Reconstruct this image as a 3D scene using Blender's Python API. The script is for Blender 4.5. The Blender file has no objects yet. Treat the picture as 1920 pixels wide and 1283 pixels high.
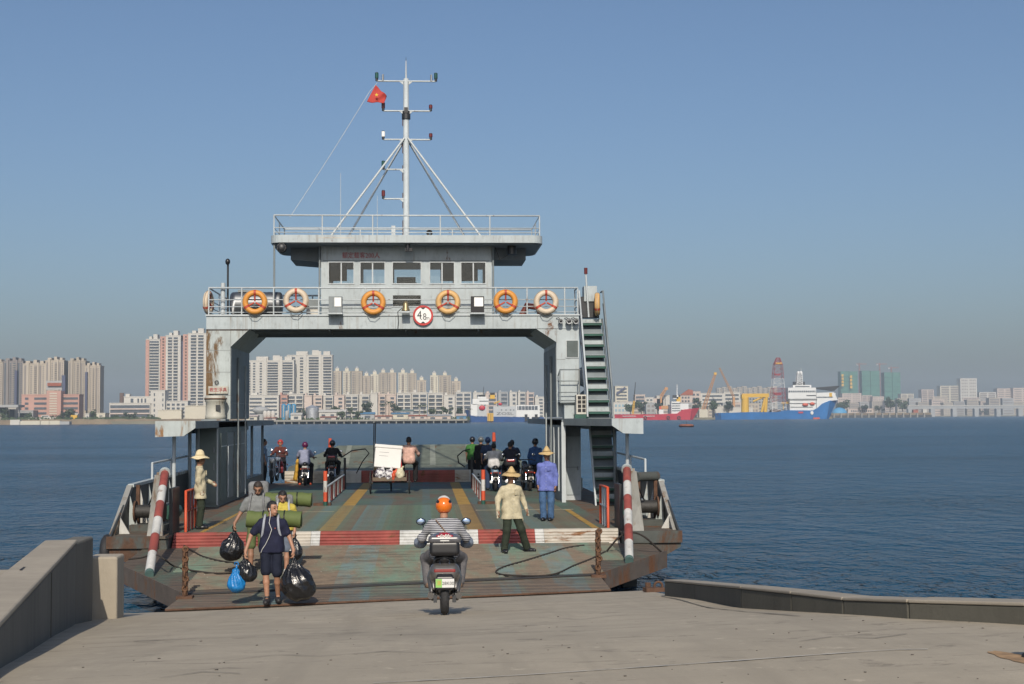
import bpy, bmesh, math, random
import numpy as np
from mathutils import Vector, Matrix
R = math.radians
random.seed(7); rng = np.random.default_rng(7)
scn = bpy.context.scene
col = scn.collection

# ------------------------------------------------------------------ camera
F_PX, CXP, CYP = 2667.0, 960.0, 641.5            # the photograph's own scale (1920 wide)
CAM = Vector((0.6, 0.0, 3.7)); YAW, PITCH, ROLL = R(3.5), math.atan(141.5/2667), R(0.33)
cfwd = Vector((math.sin(YAW)*math.cos(PITCH), math.cos(YAW)*math.cos(PITCH), math.sin(PITCH)))
r0 = Vector((math.cos(YAW), -math.sin(YAW), 0)); u0 = r0.cross(cfwd)
crt = r0*math.cos(ROLL) - u0*math.sin(ROLL); cup = u0*math.cos(ROLL) + r0*math.sin(ROLL)
cam_d = bpy.data.cameras.new('camera'); cam = bpy.data.objects.new('camera', cam_d); col.objects.link(cam)
cam.matrix_world = Matrix(((crt.x, cup.x, -cfwd.x, CAM.x), (crt.y, cup.y, -cfwd.y, CAM.y), (crt.z, cup.z, -cfwd.z, CAM.z), (0, 0, 0, 1)))
cam_d.sensor_width = 36; cam_d.lens = 36*F_PX/1920; cam_d.clip_start = 0.1; cam_d.clip_end = 40000
scn.camera = cam

def ray(px, py): return cfwd + crt*((px-CXP)/F_PX) + cup*((CYP-py)/F_PX)
def at(px, py, Y):                                # point of the photograph that lies at distance Y
    v = ray(px, py); return CAM + v*(Y/v.y)
def atz(px, py, Z):                               # ... that lies at height Z
    v = ray(px, py); return CAM + v*((Z-CAM.z)/v.z)

# ------------------------------------------------------------------ sky, sun, exposure
SUN_EL, SUN_AZ = R(35), R(181.5)                  # sun stands behind the photographer
world = bpy.data.worlds.new('World'); scn.world = world; world.use_nodes = True
wn = world.node_tree; bg = wn.nodes['Background']
sky = wn.nodes.new('ShaderNodeTexSky'); sky.sky_type = 'NISHITA'; sky.sun_disc = False
sky.sun_elevation = SUN_EL; sky.sun_rotation = SUN_AZ
sky.air_density = 1.0; sky.dust_density = 2.7; sky.ozone_density = 4.8; sky.altitude = 0
wn.links.new(sky.outputs[0], bg.inputs[0]); bg.inputs[1].default_value = 0.099
sun_d = bpy.data.lights.new('sun', 'SUN'); sun_d.energy = 3.9; sun_d.angle = R(0.53); sun_d.color = (1, 0.90, 0.76)
sun = bpy.data.objects.new('sun', sun_d); col.objects.link(sun)
sdir = Vector((math.sin(SUN_AZ)*math.cos(SUN_EL), math.cos(SUN_AZ)*math.cos(SUN_EL), math.sin(SUN_EL)))
sun.rotation_euler = (-sdir).to_track_quat('-Z', 'Y').to_euler(); sun.location = sdir*200
vs = scn.view_settings; vs.view_transform = 'Standard'; vs.look = 'None'; vs.exposure = 0; vs.gamma = 1; vs.use_curve_mapping = False
scn.cycles.use_denoising = True
scn.cycles.max_bounces = 6; scn.cycles.diffuse_bounces = 3; scn.cycles.glossy_bounces = 3
scn.cycles.transparent_max_bounces = 12; scn.cycles.volume_bounces = 0
scn.cycles.caustics_reflective = False; scn.cycles.caustics_refractive = False

# ------------------------------------------------------------------ mesh helpers
class MB:
    def __init__(s): s.v = []; s.f = []; s.sm = []
    def add(s, vs, fs, smooth=False):
        b = len(s.v); s.v += [tuple(p) for p in vs]; s.f += [tuple(i+b for i in f) for f in fs]; s.sm += [smooth]*len(fs); return s
    def box(s, x0, y0, z0, x1, y1, z1):
        return s.add([(x0,y0,z0),(x1,y0,z0),(x1,y1,z0),(x0,y1,z0),(x0,y0,z1),(x1,y0,z1),(x1,y1,z1),(x0,y1,z1)],
                     [(0,3,2,1),(4,5,6,7),(0,1,5,4),(1,2,6,5),(2,3,7,6),(3,0,4,7)])
    def cbox(s, c, d, rz=0, rx=0, ry=0):
        M = Matrix.Rotation(rz,3,'Z') @ Matrix.Rotation(ry,3,'Y') @ Matrix.Rotation(rx,3,'X'); c = Vector(c); h = [k/2 for k in d]
        vs = [c + M @ Vector((sx*h[0], sy*h[1], sz*h[2])) for sz in (-1,1) for sx,sy in ((-1,-1),(1,-1),(1,1),(-1,1))]
        return s.add(vs, [(0,3,2,1),(4,5,6,7),(0,1,5,4),(1,2,6,5),(2,3,7,6),(3,0,4,7)])
    def cyl(s, a, b, r, r2=None, n=12, smooth=True, caps=True):
        a, b = Vector(a), Vector(b); r2 = r if r2 is None else r2; d = (b-a).normalized()
        u = d.orthogonal().normalized(); w = d.cross(u); vs = []
        for c, rr in ((a, r), (b, r2)):
            vs += [c + (u*math.cos(2*math.pi*i/n) + w*math.sin(2*math.pi*i/n))*rr for i in range(n)]
        s.add(vs, [(i, (i+1)%n, n+(i+1)%n, n+i) for i in range(n)], smooth)
        if caps:
            s.add(vs[:n], [tuple(range(n-1,-1,-1))]); s.add(vs[n:], [tuple(range(n))])
        return s
    def tube(s, pts, r, n=8, closed=False):
        pts = [Vector(p) for p in pts]; m = len(pts); u = None; vs = []
        for i, p in enumerate(pts):
            if closed: d = (pts[(i+1)%m]-pts[i-1]).normalized()
            else: d = (pts[min(i+1,m-1)]-pts[max(i-1,0)]).normalized()
            u = d.orthogonal().normalized() if u is None else (u - d*u.dot(d)).normalized()
            w = d.cross(u); rr = r[i] if isinstance(r, (list, tuple)) else r
            vs += [p + (u*math.cos(2*math.pi*k/n) + w*math.sin(2*math.pi*k/n))*rr for k in range(n)]
        fs = []
        for i in range(m if closed else m-1):
            j = (i+1) % m; fs += [(i*n+k, i*n+(k+1)%n, j*n+(k+1)%n, j*n+k) for k in range(n)]
        s.add(vs, fs, True)
        if not closed: s.add(vs[:n], [tuple(range(n-1,-1,-1))]); s.add(vs[-n:], [tuple(range(n))])
        return s
    def lathe(s, prof, c=(0,0,0), n=24, axis='z', smooth=True):
        vs = []; m = len(prof); c = Vector(c)
        for (r, z) in prof:
            for k in range(n):
                a = 2*math.pi*k/n; x, y = r*math.cos(a), r*math.sin(a)
                vs.append(c + (Vector((x,y,z)) if axis=='z' else Vector((x,z,y)) if axis=='y' else Vector((z,x,y))))
        return s.add(vs, [(i*n+k, i*n+(k+1)%n, (i+1)*n+(k+1)%n, (i+1)*n+k) for i in range(m-1) for k in range(n)], smooth)
    def ell(s, c, r, n=12, m=8):
        c = Vector(c); r = (r,r,r) if not hasattr(r,'__len__') else r
        prof = [(math.sin(math.pi*i/m), -math.cos(math.pi*i/m)) for i in range(m+1)]
        vs = [c + Vector((p*math.cos(2*math.pi*k/n)*r[0], p*math.sin(2*math.pi*k/n)*r[1], z*r[2])) for p,z in prof for k in range(n)]
        return s.add(vs, [(i*n+k, i*n+(k+1)%n, (i+1)*n+(k+1)%n, (i+1)*n+k) for i in range(m) for k in range(n)], True)
    def torus(s, c, R0, r, n=28, m=10, axis='y'):
        c = Vector(c); vs = []
        for i in range(n):
            a = 2*math.pi*i/n
            for k in range(m):
                b = 2*math.pi*k/m; q = R0 + r*math.cos(b); x, y, z = q*math.cos(a), r*math.sin(b), q*math.sin(a)
                vs.append(c + (Vector((x,y,z)) if axis=='y' else Vector((y,x,z)) if axis=='x' else Vector((x,z,y))))
        return s.add(vs, [(i*m+k, i*m+(k+1)%m, ((i+1)%n)*m+(k+1)%m, ((i+1)%n)*m+k) for i in range(n) for k in range(m)], True)
    def prism(s, poly, a0, a1, axis='y'):          # polygon in the plane across `axis`, extruded from a0 to a1
        def P(p, a): return (p[0],a,p[1]) if axis=='y' else (a,p[0],p[1]) if axis=='x' else (p[0],p[1],a)
        n = len(poly)
        return s.add([P(p,a0) for p in poly]+[P(p,a1) for p in poly],
                     [tuple(range(n-1,-1,-1)), tuple(range(n,2*n))] + [(i,(i+1)%n,n+(i+1)%n,n+i) for i in range(n)])
    def mesh(s, name):
        me = bpy.data.meshes.new(name); me.from_pydata(s.v, [], s.f)
        bm = bmesh.new(); bm.from_mesh(me); bmesh.ops.recalc_face_normals(bm, faces=bm.faces); bm.to_mesh(me); bm.free()
        me.polygons.foreach_set('use_smooth', s.sm); me.update()
        return me
    def build(s, name, mat, parent=None, bevel=0, at=None):
        if at is not None:
            at = Vector(at); s.v = [tuple(Vector(p)-at) for p in s.v]
        return link(name, s.mesh(name), mat, parent, bevel, at)

ROOTLOC = {}
def link(name, me, mat, parent=None, bevel=0, loc=None):
    o = bpy.data.objects.new(name, me); col.objects.link(o)
    if mat is not None and not me.materials: me.materials.append(mat)
    if loc is not None: o.location = loc
    if parent is not None:
        o.parent = parent
        if parent.name in ROOTLOC: o.matrix_parent_inverse = Matrix.Translation(-ROOTLOC[parent.name])
    if bevel:
        m = o.modifiers.new('bevel', 'BEVEL'); m.width = bevel; m.segments = 2; m.limit_method = 'ANGLE'; m.angle_limit = R(40)
    return o
def tag(o, label=None, cat=None, group=None, kind=None):
    if label: o['label'] = label
    if cat: o['category'] = cat
    if group: o['group'] = group
    if kind: o['kind'] = kind
    return o
def thing(name, label, cat, loc=(0,0,0), rz=0, group=None, world=False, scale=1):
    # an Empty at the thing's base; world=True: its parts are modelled in place
    o = bpy.data.objects.new(name, None); col.objects.link(o); o.empty_display_size = 0.2
    o.location = loc; o.rotation_euler = (0,0,rz); o.scale = (scale,)*3
    if world: ROOTLOC[o.name] = Vector(loc)
    return tag(o, label, cat, group)
def copy_tree(o, parent=None):
    c = o.copy(); col.objects.link(c); c.parent = parent
    for ch in list(o.children): copy_tree(ch, c)
    return c
def box(name, mat, parent, *a, bevel=0): return MB().box(*a).build(name, mat, parent, bevel)

# ------------------------------------------------------------------ implicit surfaces (bodies, clothes, bags, fairings)
def sdf_mesh(name, prims, h=0.012, k=0.03, cuts=(), subs=(), fold=0, inflate=0.0, seed=0, dense=18, pleat=None):
    A = []
    for p in prims:
        if p[0]=='c':
            a,b = np.array(p[1],float),np.array(p[2],float); r = max(p[3],p[4]); A.append((np.minimum(a,b)-r, np.maximum(a,b)+r))
        else:
            c = np.array(p[1],float); r = float(max(p[2]))*1.75 if p[0]=='b' else float(max(p[2])); A.append((c-r, c+r))
    pad = inflate + fold + 3*h
    lo = np.min([a[0] for a in A],0)-pad; hi = np.max([a[1] for a in A],0)+pad
    n = np.ceil((hi-lo)/h).astype(int)+1
    f = np.full(n, 0.5, np.float32)
    ax = [lo[i]+h*np.arange(n[i]) for i in range(3)]
    for p, (plo, phi) in zip(prims, A):
        m = k + inflate + 2*h + .03
        i0 = np.maximum(((plo-m-lo)/h).astype(int),0); i1 = np.minimum(((phi+m-lo)/h).astype(int)+2, n)
        X,Y,Z = np.meshgrid(ax[0][i0[0]:i1[0]], ax[1][i0[1]:i1[1]], ax[2][i0[2]:i1[2]], indexing='ij', sparse=True)
        if p[0]=='c':
            a,b = np.array(p[1],float),np.array(p[2],float); ba = b-a; L = max(ba@ba,1e-9)
            t = np.clip(((X-a[0])*ba[0]+(Y-a[1])*ba[1]+(Z-a[2])*ba[2])/L,0,1)
            d = np.sqrt((X-a[0]-ba[0]*t)**2+(Y-a[1]-ba[1]*t)**2+(Z-a[2]-ba[2]*t)**2)-(p[3]+(p[4]-p[3])*t)
        else:
            c = np.array(p[1],float); r = np.array(p[2],float); M = np.array(p[3],float) if len(p)>3 and p[3] is not None else np.eye(3)
            x,y,z = X-c[0],Y-c[1],Z-c[2]
            q = [M[0,i]*x+M[1,i]*y+M[2,i]*z for i in range(3)]      # columns of M are the shape's own axes
            if p[0]=='e':
                k0 = np.sqrt((q[0]/r[0])**2+(q[1]/r[1])**2+(q[2]/r[2])**2)+1e-9
                k1 = np.sqrt((q[0]/r[0]**2)**2+(q[1]/r[1]**2)**2+(q[2]/r[2]**2)**2)+1e-9
                d = k0*(k0-1)/k1
            else:
                rd = p[4]; w = [np.abs(q[i])-(r[i]-rd) for i in range(3)]
                d = np.sqrt(sum(np.maximum(v,0)**2 for v in w))+np.minimum(np.maximum(np.maximum(w[0],w[1]),w[2]),0)-rd
        s = f[i0[0]:i1[0],i0[1]:i1[1],i0[2]:i1[2]]
        hh = np.maximum(k-np.abs(s-d),0)/k
        f[i0[0]:i1[0],i0[1]:i1[1],i0[2]:i1[2]] = np.minimum(s,d)-hh*hh*k*0.25
    f -= inflate
    X,Y,Z = np.meshgrid(*ax, indexing='ij', sparse=True)
    if fold:
        q = dense; e = seed*1.7
        f += fold*(np.sin(q*X+2.1*np.sin(q*.5*Z+e)+e)*np.sin(q*.8*Y+1.6*np.sin(q*.6*Z+e)+.6)+.6*np.sin(q*1.5*Z+2.5*np.sin(q*.5*X+e)+1.5*np.sin(q*.6*Y)+e)).astype(np.float32)
    if pleat:                                         # creases gathered towards the neck
        am, nn, z0, z1 = pleat; an_ = np.arctan2(Y,X); wgt = np.clip((Z-z0)/(z1-z0),0.12,1)
        f += (am*wgt*(np.abs(np.sin(nn*.5*an_+seed+2.2*np.sin(6*Z+seed)))-.5) + am*.8*np.abs(np.sin(14*X+9*Z+seed))*np.abs(np.sin(11*Z-8*Y))).astype(np.float32)
    for fn in subs: f = np.maximum(f, -fn(X,Y,Z))
    for fn in cuts: f = np.maximum(f, fn(X,Y,Z))
    f = f.astype(np.float32); s = f<0
    c8 = [(0,0,0),(1,0,0),(0,1,0),(1,1,0),(0,0,1),(1,0,1),(0,1,1),(1,1,1)]
    cnt = sum(s[a:n[0]-1+a, b:n[1]-1+b, c:n[2]-1+c].astype(np.int8) for a,b,c in c8)
    act = np.argwhere((cnt>0)&(cnt<8)); N = len(act)
    vals = np.stack([f[act[:,0]+a,act[:,1]+b,act[:,2]+c] for a,b,c in c8],1)
    P = np.zeros((N,3)); W = np.zeros(N); cc = np.array(c8,float)
    for i in range(8):
        for j in range(i+1,8):
            if np.abs(cc[i]-cc[j]).sum()==1:
                va,vb = vals[:,i],vals[:,j]; m = (va<0)!=(vb<0)
                t = np.where(m, va/np.where(m,va-vb,1), 0)
                P += np.where(m[:,None], cc[i]+(cc[j]-cc[i])*t[:,None], 0); W += m
    P = lo + h*(act + P/W[:,None])
    idx = np.full(n-1, -1, np.int32); idx[act[:,0],act[:,1],act[:,2]] = np.arange(N)
    Q = []
    for a in range(3):
        b,c = (a+1)%3,(a+2)%3
        s0 = np.take(s, range(n[a]-1), a); s1 = np.take(s, range(1,n[a]), a)
        e = np.argwhere(s0!=s1); e = e[(e[:,b]>0)&(e[:,c]>0)&(e[:,b]<n[b]-1)&(e[:,c]<n[c]-1)]
        db = np.zeros(3,int); db[b]=1; dc = np.zeros(3,int); dc[c]=1
        g = lambda x: idx[x[:,0],x[:,1],x[:,2]]
        q = np.stack([g(e-db-dc),g(e-dc),g(e),g(e-db)],1)
        fl = ~s0[e[:,0],e[:,1],e[:,2]]; q[fl] = q[fl][:,::-1]; Q.append(q)
    Q = np.concatenate(Q); Q = Q[(Q>=0).all(1)]
    me = bpy.data.meshes.new(name); me.vertices.add(N); me.vertices.foreach_set('co', P.astype(np.float32).ravel())
    me.loops.add(len(Q)*4); me.loops.foreach_set('vertex_index', Q.astype(np.int32).ravel())
    me.polygons.add(len(Q)); me.polygons.foreach_set('loop_start', np.arange(0,len(Q)*4,4,dtype=np.int32))
    me.polygons.foreach_set('use_smooth', np.ones(len(Q),bool)); me.update(calc_edges=True)
    return me
def C_(a,b,ra,rb=None): return ('c',tuple(a),tuple(b),ra,ra if rb is None else rb)
def E_(c,r,M=None): return ('e',tuple(c),tuple(r),M)
def B_(c,r,M=None,rd=.02): return ('b',tuple(c),tuple(r),M,rd)

# ------------------------------------------------------------------ materials
MATS = {}
def nodes(name):
    m = bpy.data.materials.new(name); m.use_nodes = True; t = m.node_tree
    return m, t, t.nodes['Principled BSDF'], (lambda k, **kw: _new(t, k, kw)), t.links.new
def _new(t, k, kw):
    n = t.nodes.new(k)
    for a, v in kw.items(): setattr(n, a, v)
    return n
def setin(n, **kw):
    for k, v in kw.items(): n.inputs[k.replace('_',' ')].default_value = v
def ramp(N, L, src, p0, p1, c0=(0,0,0,1), c1=(1,1,1,1)):
    r = N('ShaderNodeValToRGB'); e = r.color_ramp.elements; e[0].position = p0; e[1].position = p1; e[0].color = c0; e[1].color = c1
    L(src, r.inputs[0]); return r.outputs[0]
def mixc(N, L, fac, a, b, mode='MIX'):
    m = N('ShaderNodeMix', data_type='RGBA', blend_type=mode)
    for i, v in ((0, fac), (6, a), (7, b)):
        if isinstance(v, (int, float)): m.inputs[i].default_value = v
        elif isinstance(v, tuple): m.inputs[i].default_value = (*v[:3], 1)
        else: L(v, m.inputs[i])
    return m.outputs[2]
def coords(N, L, scale=(1,1,1), gen='Object'):
    t = N('ShaderNodeTexCoord'); m = N('ShaderNodeMapping'); L(t.outputs[gen], m.inputs[0]); m.inputs['Scale'].default_value = scale
    return m.outputs[0]
def noise(N, L, vec, scale, detail=5, rough=.6, dist=0):
    n = N('ShaderNodeTexNoise'); L(vec, n.inputs['Vector']); setin(n, Scale=scale, Detail=detail, Roughness=rough, Distortion=dist); return n.outputs[0]
def pm(name, c, rough=.6, metal=0, var=.18, vs=2.5, bump=0, bs=30, rust=0, rs=1.3, rc=(.13,.055,.022), dirt=0, coat=0, sub=0, trans=0, spec=.5, stretch=(1,1,.35), edge=None, streak=0):
    if name in MATS: return MATS[name]
    m, t, b, N, L = nodes(name); v = coords(N, L)
    base = mixc(N, L, ramp(N,L,noise(N,L,v,vs),.3,.7), tuple(x*(1-var) for x in c), tuple(min(1,x*(1+var)) for x in c))
    rr = rough
    if dirt:
        d = ramp(N,L,noise(N,L,coords(N,L,stretch),2.2,6,.7),.48,.72)
        base = mixc(N,L, mixc(N,L,dirt,(0,0,0),d), base, tuple(x*.45 for x in c))
    if streak:                                       # thin vertical runs of dirt and rust
        z1 = ramp(N,L,noise(N,L,coords(N,L,(5.5,5.5,.28)),1.6,6,.65,.2),.52,.70); z2 = ramp(N,L,noise(N,L,v,1.1,4,.6),.42,.62)
        zz = mixc(N,L,1.0,z1,z2,'MULTIPLY')
        base = mixc(N,L,mixc(N,L,streak,(0,0,0),zz),base,(.17,.125,.08))
        base = mixc(N,L,mixc(N,L,streak*.8,(0,0,0),ramp(N,L,noise(N,L,coords(N,L,(2.4,2.4,1.2)),2.6,7,.7),.56,.66)),base,tuple(x*.62 for x in c))
    if rust:
        n1 = noise(N,L,coords(N,L,stretch),rs,8,.72,.4)
        if edge:                                     # rust eats in from one edge
            sx = N('ShaderNodeSeparateXYZ'); L(v, sx.inputs[0]); mr = N('ShaderNodeMapRange'); L(sx.outputs[0], mr.inputs[0])
            for q, w in zip((1,2,3,4), (edge[0], edge[1], edge[2], -.12)): mr.inputs[q].default_value = w
            ad = N('ShaderNodeMath', operation='ADD'); L(n1, ad.inputs[0]); L(mr.outputs[0], ad.inputs[1]); n1 = ad.outputs[0]
        k = ramp(N,L,n1,.66-.3*rust,.72-.26*rust)
        n2 = noise(N,L,v,14,4,.6); rcol = mixc(N,L,n2,tuple(x*.55 for x in rc),tuple(x*1.7 for x in rc))
        base = mixc(N,L,k,base,rcol)
        rm = N('ShaderNodeMapRange'); L(k, rm.inputs[0]); rm.inputs[3].default_value = rough; rm.inputs[4].default_value = .9; L(rm.outputs[0], b.inputs['Roughness'])
    else: b.inputs['Roughness'].default_value = rough
    L(base, b.inputs['Base Color']); b.inputs['Metallic'].default_value = metal
    b.inputs['Coat Weight'].default_value = coat; b.inputs['Specular IOR Level'].default_value = spec
    if bump:
        bp = N('ShaderNodeBump'); bp.inputs['Strength'].default_value = bump; bp.inputs['Distance'].default_value = .02
        L(noise(N,L,v,bs,4), bp.inputs['Height']); L(bp.outputs[0], b.inputs['Normal'])
    MATS[name] = m; return m
# colours of the ferry, quay and small things
WHITE = pm('ferry_paint', (.40,.45,.465), .5, var=.08, dirt=.3, rust=.13, rs=2.2, streak=.7)
RUSTW = pm('ferry_paint_rusted', (.40,.445,.44), .55, var=.08, dirt=.4, rust=.34, rs=2.0, streak=.8, rc=(.20,.11,.05))
LEGW = pm('ferry_paint_leg', (.41,.455,.45), .55, var=.08, streak=.9, dirt=.4, rust=.30, rs=2.4, rc=(.13,.08,.04), edge=(-5.96,-5.25,.20), stretch=(1,1,.25))
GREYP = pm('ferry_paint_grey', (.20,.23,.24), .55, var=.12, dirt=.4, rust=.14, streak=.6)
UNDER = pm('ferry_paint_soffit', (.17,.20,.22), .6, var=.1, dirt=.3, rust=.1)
DKGRN = pm('deckhouse_green', (.13,.16,.15), .6, var=.12, dirt=.4, rust=.12)
GREENS = pm('stair_green', (.014,.075,.055), .5, var=.2, dirt=.4)
RAILW = pm('rail_white', (.46,.50,.515), .5, var=.08, dirt=.3, rust=.15, rs=3)
REDP = pm('red_paint', (.27,.062,.048), .65, var=.25, dirt=.6, rust=.22, rs=2.4, streak=.6)
WHT = pm('white_paint', (.54,.54,.51), .6, var=.12, dirt=.5, rust=.20, rs=2.4, streak=.5)
ORED = pm('orange_red_paint', (.55,.08,.03), .5, var=.1, dirt=.2)
RUST = pm('rusty_steel', (.095,.05,.03), .9, var=.35, vs=6, bump=.5, bs=40)
RUSTH = pm('rusted_hull', (.065,.072,.066), .8, var=.25, rust=.45, rs=1.2, rc=(.075,.04,.024), bump=.3, bs=20)
BLACK = pm('black_rubber', (.018,.018,.02), .7, var=.2, bump=.2)
BLKP = pm('black_plastic', (.012,.012,.014), .35, var=.1)
STEEL = pm('stainless', (.26,.27,.28), .5, metal=1, var=.05)
CHROME = pm('chrome', (.75,.75,.77), .12, metal=1, var=.03)
DKST = pm('dark_steel', (.05,.052,.055), .45, metal=.6, var=.2)
CREAM = pm('cream_panel', (.55,.53,.47), .6, var=.08, dirt=.4)
LAMPG = pm('lamp_reflector', (.85,.85,.82), .25, var=.03)
GRNL = pm('green_lens', (.015,.075,.06), .25); REDL = pm('red_lens', (.12,.018,.018), .25)
ROPE = pm('dark_rope', (.03,.024,.02), .9, var=.4, vs=30, bump=.6, bs=60)

def deck_mat(name, wear, gain=1.0):
    m, t, b, N, L = nodes(name); v = coords(N, L); st = coords(N, L, (1,.3,1)); tr = coords(N, L, (.25,2.2,1))
    green = mixc(N,L, noise(N,L,v,1.7,5), (.052,.115,.085), (.10,.175,.135))
    brown = mixc(N,L, noise(N,L,v,5,6), (.088,.066,.048), (.155,.118,.084))
    k = ramp(N,L, noise(N,L,st,.9,8,.68,.5), .40-wear*.22, .60-wear*.22)
    c = mixc(N,L,k,green,brown)
    blue = mixc(N,L, noise(N,L,v,9,5), (.065,.115,.12), (.105,.15,.15))       # worn wheel-track paint bands
    sx = N('ShaderNodeSeparateXYZ'); L(v, sx.inputs[0]); tot = None
    for x0, w in ((-2.05,.17),(-.72,.34),(2.12,.17),(.62,.12),(3.25,.3)):
        a = N('ShaderNodeMath', operation='SUBTRACT'); L(sx.outputs[0], a.inputs[0]); a.inputs[1].default_value = x0
        ab = N('ShaderNodeMath', operation='ABSOLUTE'); L(a.outputs[0], ab.inputs[0])
        lt = N('ShaderNodeMath', operation='LESS_THAN'); L(ab.outputs[0], lt.inputs[0]); lt.inputs[1].default_value = w
        if tot is None: tot = lt.outputs[0]
        else:
            s = N('ShaderNodeMath', operation='MAXIMUM'); L(tot, s.inputs[0]); L(lt.outputs[0], s.inputs[1]); tot = s.outputs[0]
    wk = ramp(N,L,noise(N,L,st,2.3,7,.7),.36+wear*.08,.60+wear*.08)
    mm = N('ShaderNodeMath', operation='MULTIPLY'); L(tot, mm.inputs[0]); L(wk, mm.inputs[1])
    c = mixc(N,L,mm.outputs[0],c,blue)
    c = mixc(N,L, ramp(N,L,noise(N,L,tr,3.0,6,.7),.5,.75), c, (.04,.035,.03))
    c = mixc(N,L, ramp(N,L,noise(N,L,v,22,3),.66,.72), c, (.19,.17,.14))
    L(mixc(N,L,1.0,c,(gain,gain,gain),'MULTIPLY'), b.inputs['Base Color']); b.inputs['Roughness'].default_value = .75
    w = N('ShaderNodeTexWave', wave_type='BANDS', bands_direction='Y'); L(v, w.inputs['Vector']); setin(w, Scale=1.15, Distortion=.4, Detail=1)
    bp = N('ShaderNodeBump'); setin(bp, Strength=.5, Distance=.03); L(w.outputs[0], bp.inputs['Height'])
    b2 = N('ShaderNodeBump'); setin(b2, Strength=.35, Distance=.01); L(noise(N,L,v,35,4), b2.inputs['Height']); L(bp.outputs[0], b2.inputs['Normal']); L(b2.outputs[0], b.inputs['Normal'])
    MATS[name] = m; return m
DECK = deck_mat('worn_green_deck', .02); RAMPM = deck_mat('worn_ramp_steel', .32, .85); RIBM = deck_mat('worn_sunlit_steel', .32, 1.25)  # rib steel is a lighter copy: sun on the ribs put into the colour

def concrete(name, c, dark=0, streak=(1,1,1)):
    m, t, b, N, L = nodes(name); v = coords(N, L)
    a = mixc(N,L, ramp(N,L,noise(N,L,v,.55,7,.65,.3),.3,.7), tuple(x*.76 for x in c), tuple(x*1.16 for x in c))
    a = mixc(N,L, ramp(N,L,noise(N,L,coords(N,L,streak),1.6,8,.7),.45,.72), a, tuple(x*(.74-dark*.35) for x in c))
    a = mixc(N,L, ramp(N,L,noise(N,L,coords(N,L,(.25,1.3,1)),1.1,7,.7,.6),.52,.68), a, tuple(x*.80 for x in c))
    a = mixc(N,L, ramp(N,L,noise(N,L,v,60,2),.3,.75), a, tuple(x*.88 for x in c), 'MIX')
    a = mixc(N,L, ramp(N,L,noise(N,L,v,8,4,.6),.70,.74), a, tuple(x*.55 for x in c))
    if name == 'slip_concrete':
        a = mixc(N,L, ramp(N,L,noise(N,L,coords(N,L,(1.6,.10,1)),1.0,6,.65,.3),.50,.70), a, tuple(x*.76 for x in c))
        a = mixc(N,L, ramp(N,L,noise(N,L,coords(N,L,(.5,1,1)),2.7,6,.75,.8),.57,.63), a, tuple(x*.60 for x in c))
        a = mixc(N,L, ramp(N,L,noise(N,L,v,3.3,6,.7),.62,.72), a, tuple(x*1.22 for x in c))
    L(a, b.inputs['Base Color']); b.inputs['Roughness'].default_value = .88
    bp = N('ShaderNodeBump'); setin(bp, Strength=.45, Distance=.012); L(noise(N,L,v,18,8,.7), bp.inputs['Height']); L(bp.outputs[0], b.inputs['Normal'])
    MATS[name] = m; return m
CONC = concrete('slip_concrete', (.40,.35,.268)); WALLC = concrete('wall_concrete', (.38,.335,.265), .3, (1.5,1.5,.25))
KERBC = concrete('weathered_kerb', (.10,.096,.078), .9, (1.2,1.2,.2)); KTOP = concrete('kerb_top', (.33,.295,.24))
PATCH = pm('pale_grout', (.42,.40,.35), .9, var=.25, vs=9)
STAINO = pm('rust_stain', (.33,.21,.11), .9, var=.4, vs=8)

# ------------------------------------------------------------------ water
def water_mat():
    m, t, b, N, L = nodes('harbour_water')
    v1 = coords(N,L,(1.3,1,1)); v2 = coords(N,L,(1.5,1,1)); v3 = coords(N,L,(.22,.8,1))
    big = noise(N,L,v3,.03,5,.6,.3)
    L(mixc(N,L,big,(.006,.046,.094),(.013,.062,.114)), b.inputs['Base Color'])
    b.inputs['Roughness'].default_value = .24; b.inputs['IOR'].default_value = 1.33; b.inputs['Specular IOR Level'].default_value = .26
    h1 = noise(N,L,v1,.30,2,.5,.4); h2 = noise(N,L,v2,.95,3,.55,.5); h3 = noise(N,L,v2,3.2,3,.5,.3)
    cur = None
    mod = ramp(N,L,noise(N,L,v3,.06,4),.32,.68,(.30,.30,.30,1),(1,1,1,1))
    for h, st, ds in ((h1,1,1.5),(h2,1,1.35),(h3,1,.34)):
        bp = N('ShaderNodeBump'); setin(bp, Distance=ds)
        mu = N('ShaderNodeMath', operation='MULTIPLY'); L(mod, mu.inputs[0]); mu.inputs[1].default_value = st; L(mu.outputs[0], bp.inputs['Strength'])
        L(h, bp.inputs['Height'])
        if cur is not None: L(cur, bp.inputs['Normal'])
        cur = bp.outputs[0]
    L(cur, b.inputs['Normal']); return m
WATER = water_mat()
wb = MB()
ys = [-300,-40,0,15,30,50,80,150,400,1000,3000,9000,20000]
for i in range(len(ys)-1):
    xs = 20000
    wb.add([(-xs,ys[i],0),(xs,ys[i],0),(xs,ys[i+1],0),(-xs,ys[i+1],0)], [(0,1,2,3)])
tag(wb.build('harbour_water', WATER), kind='structure')

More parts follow.
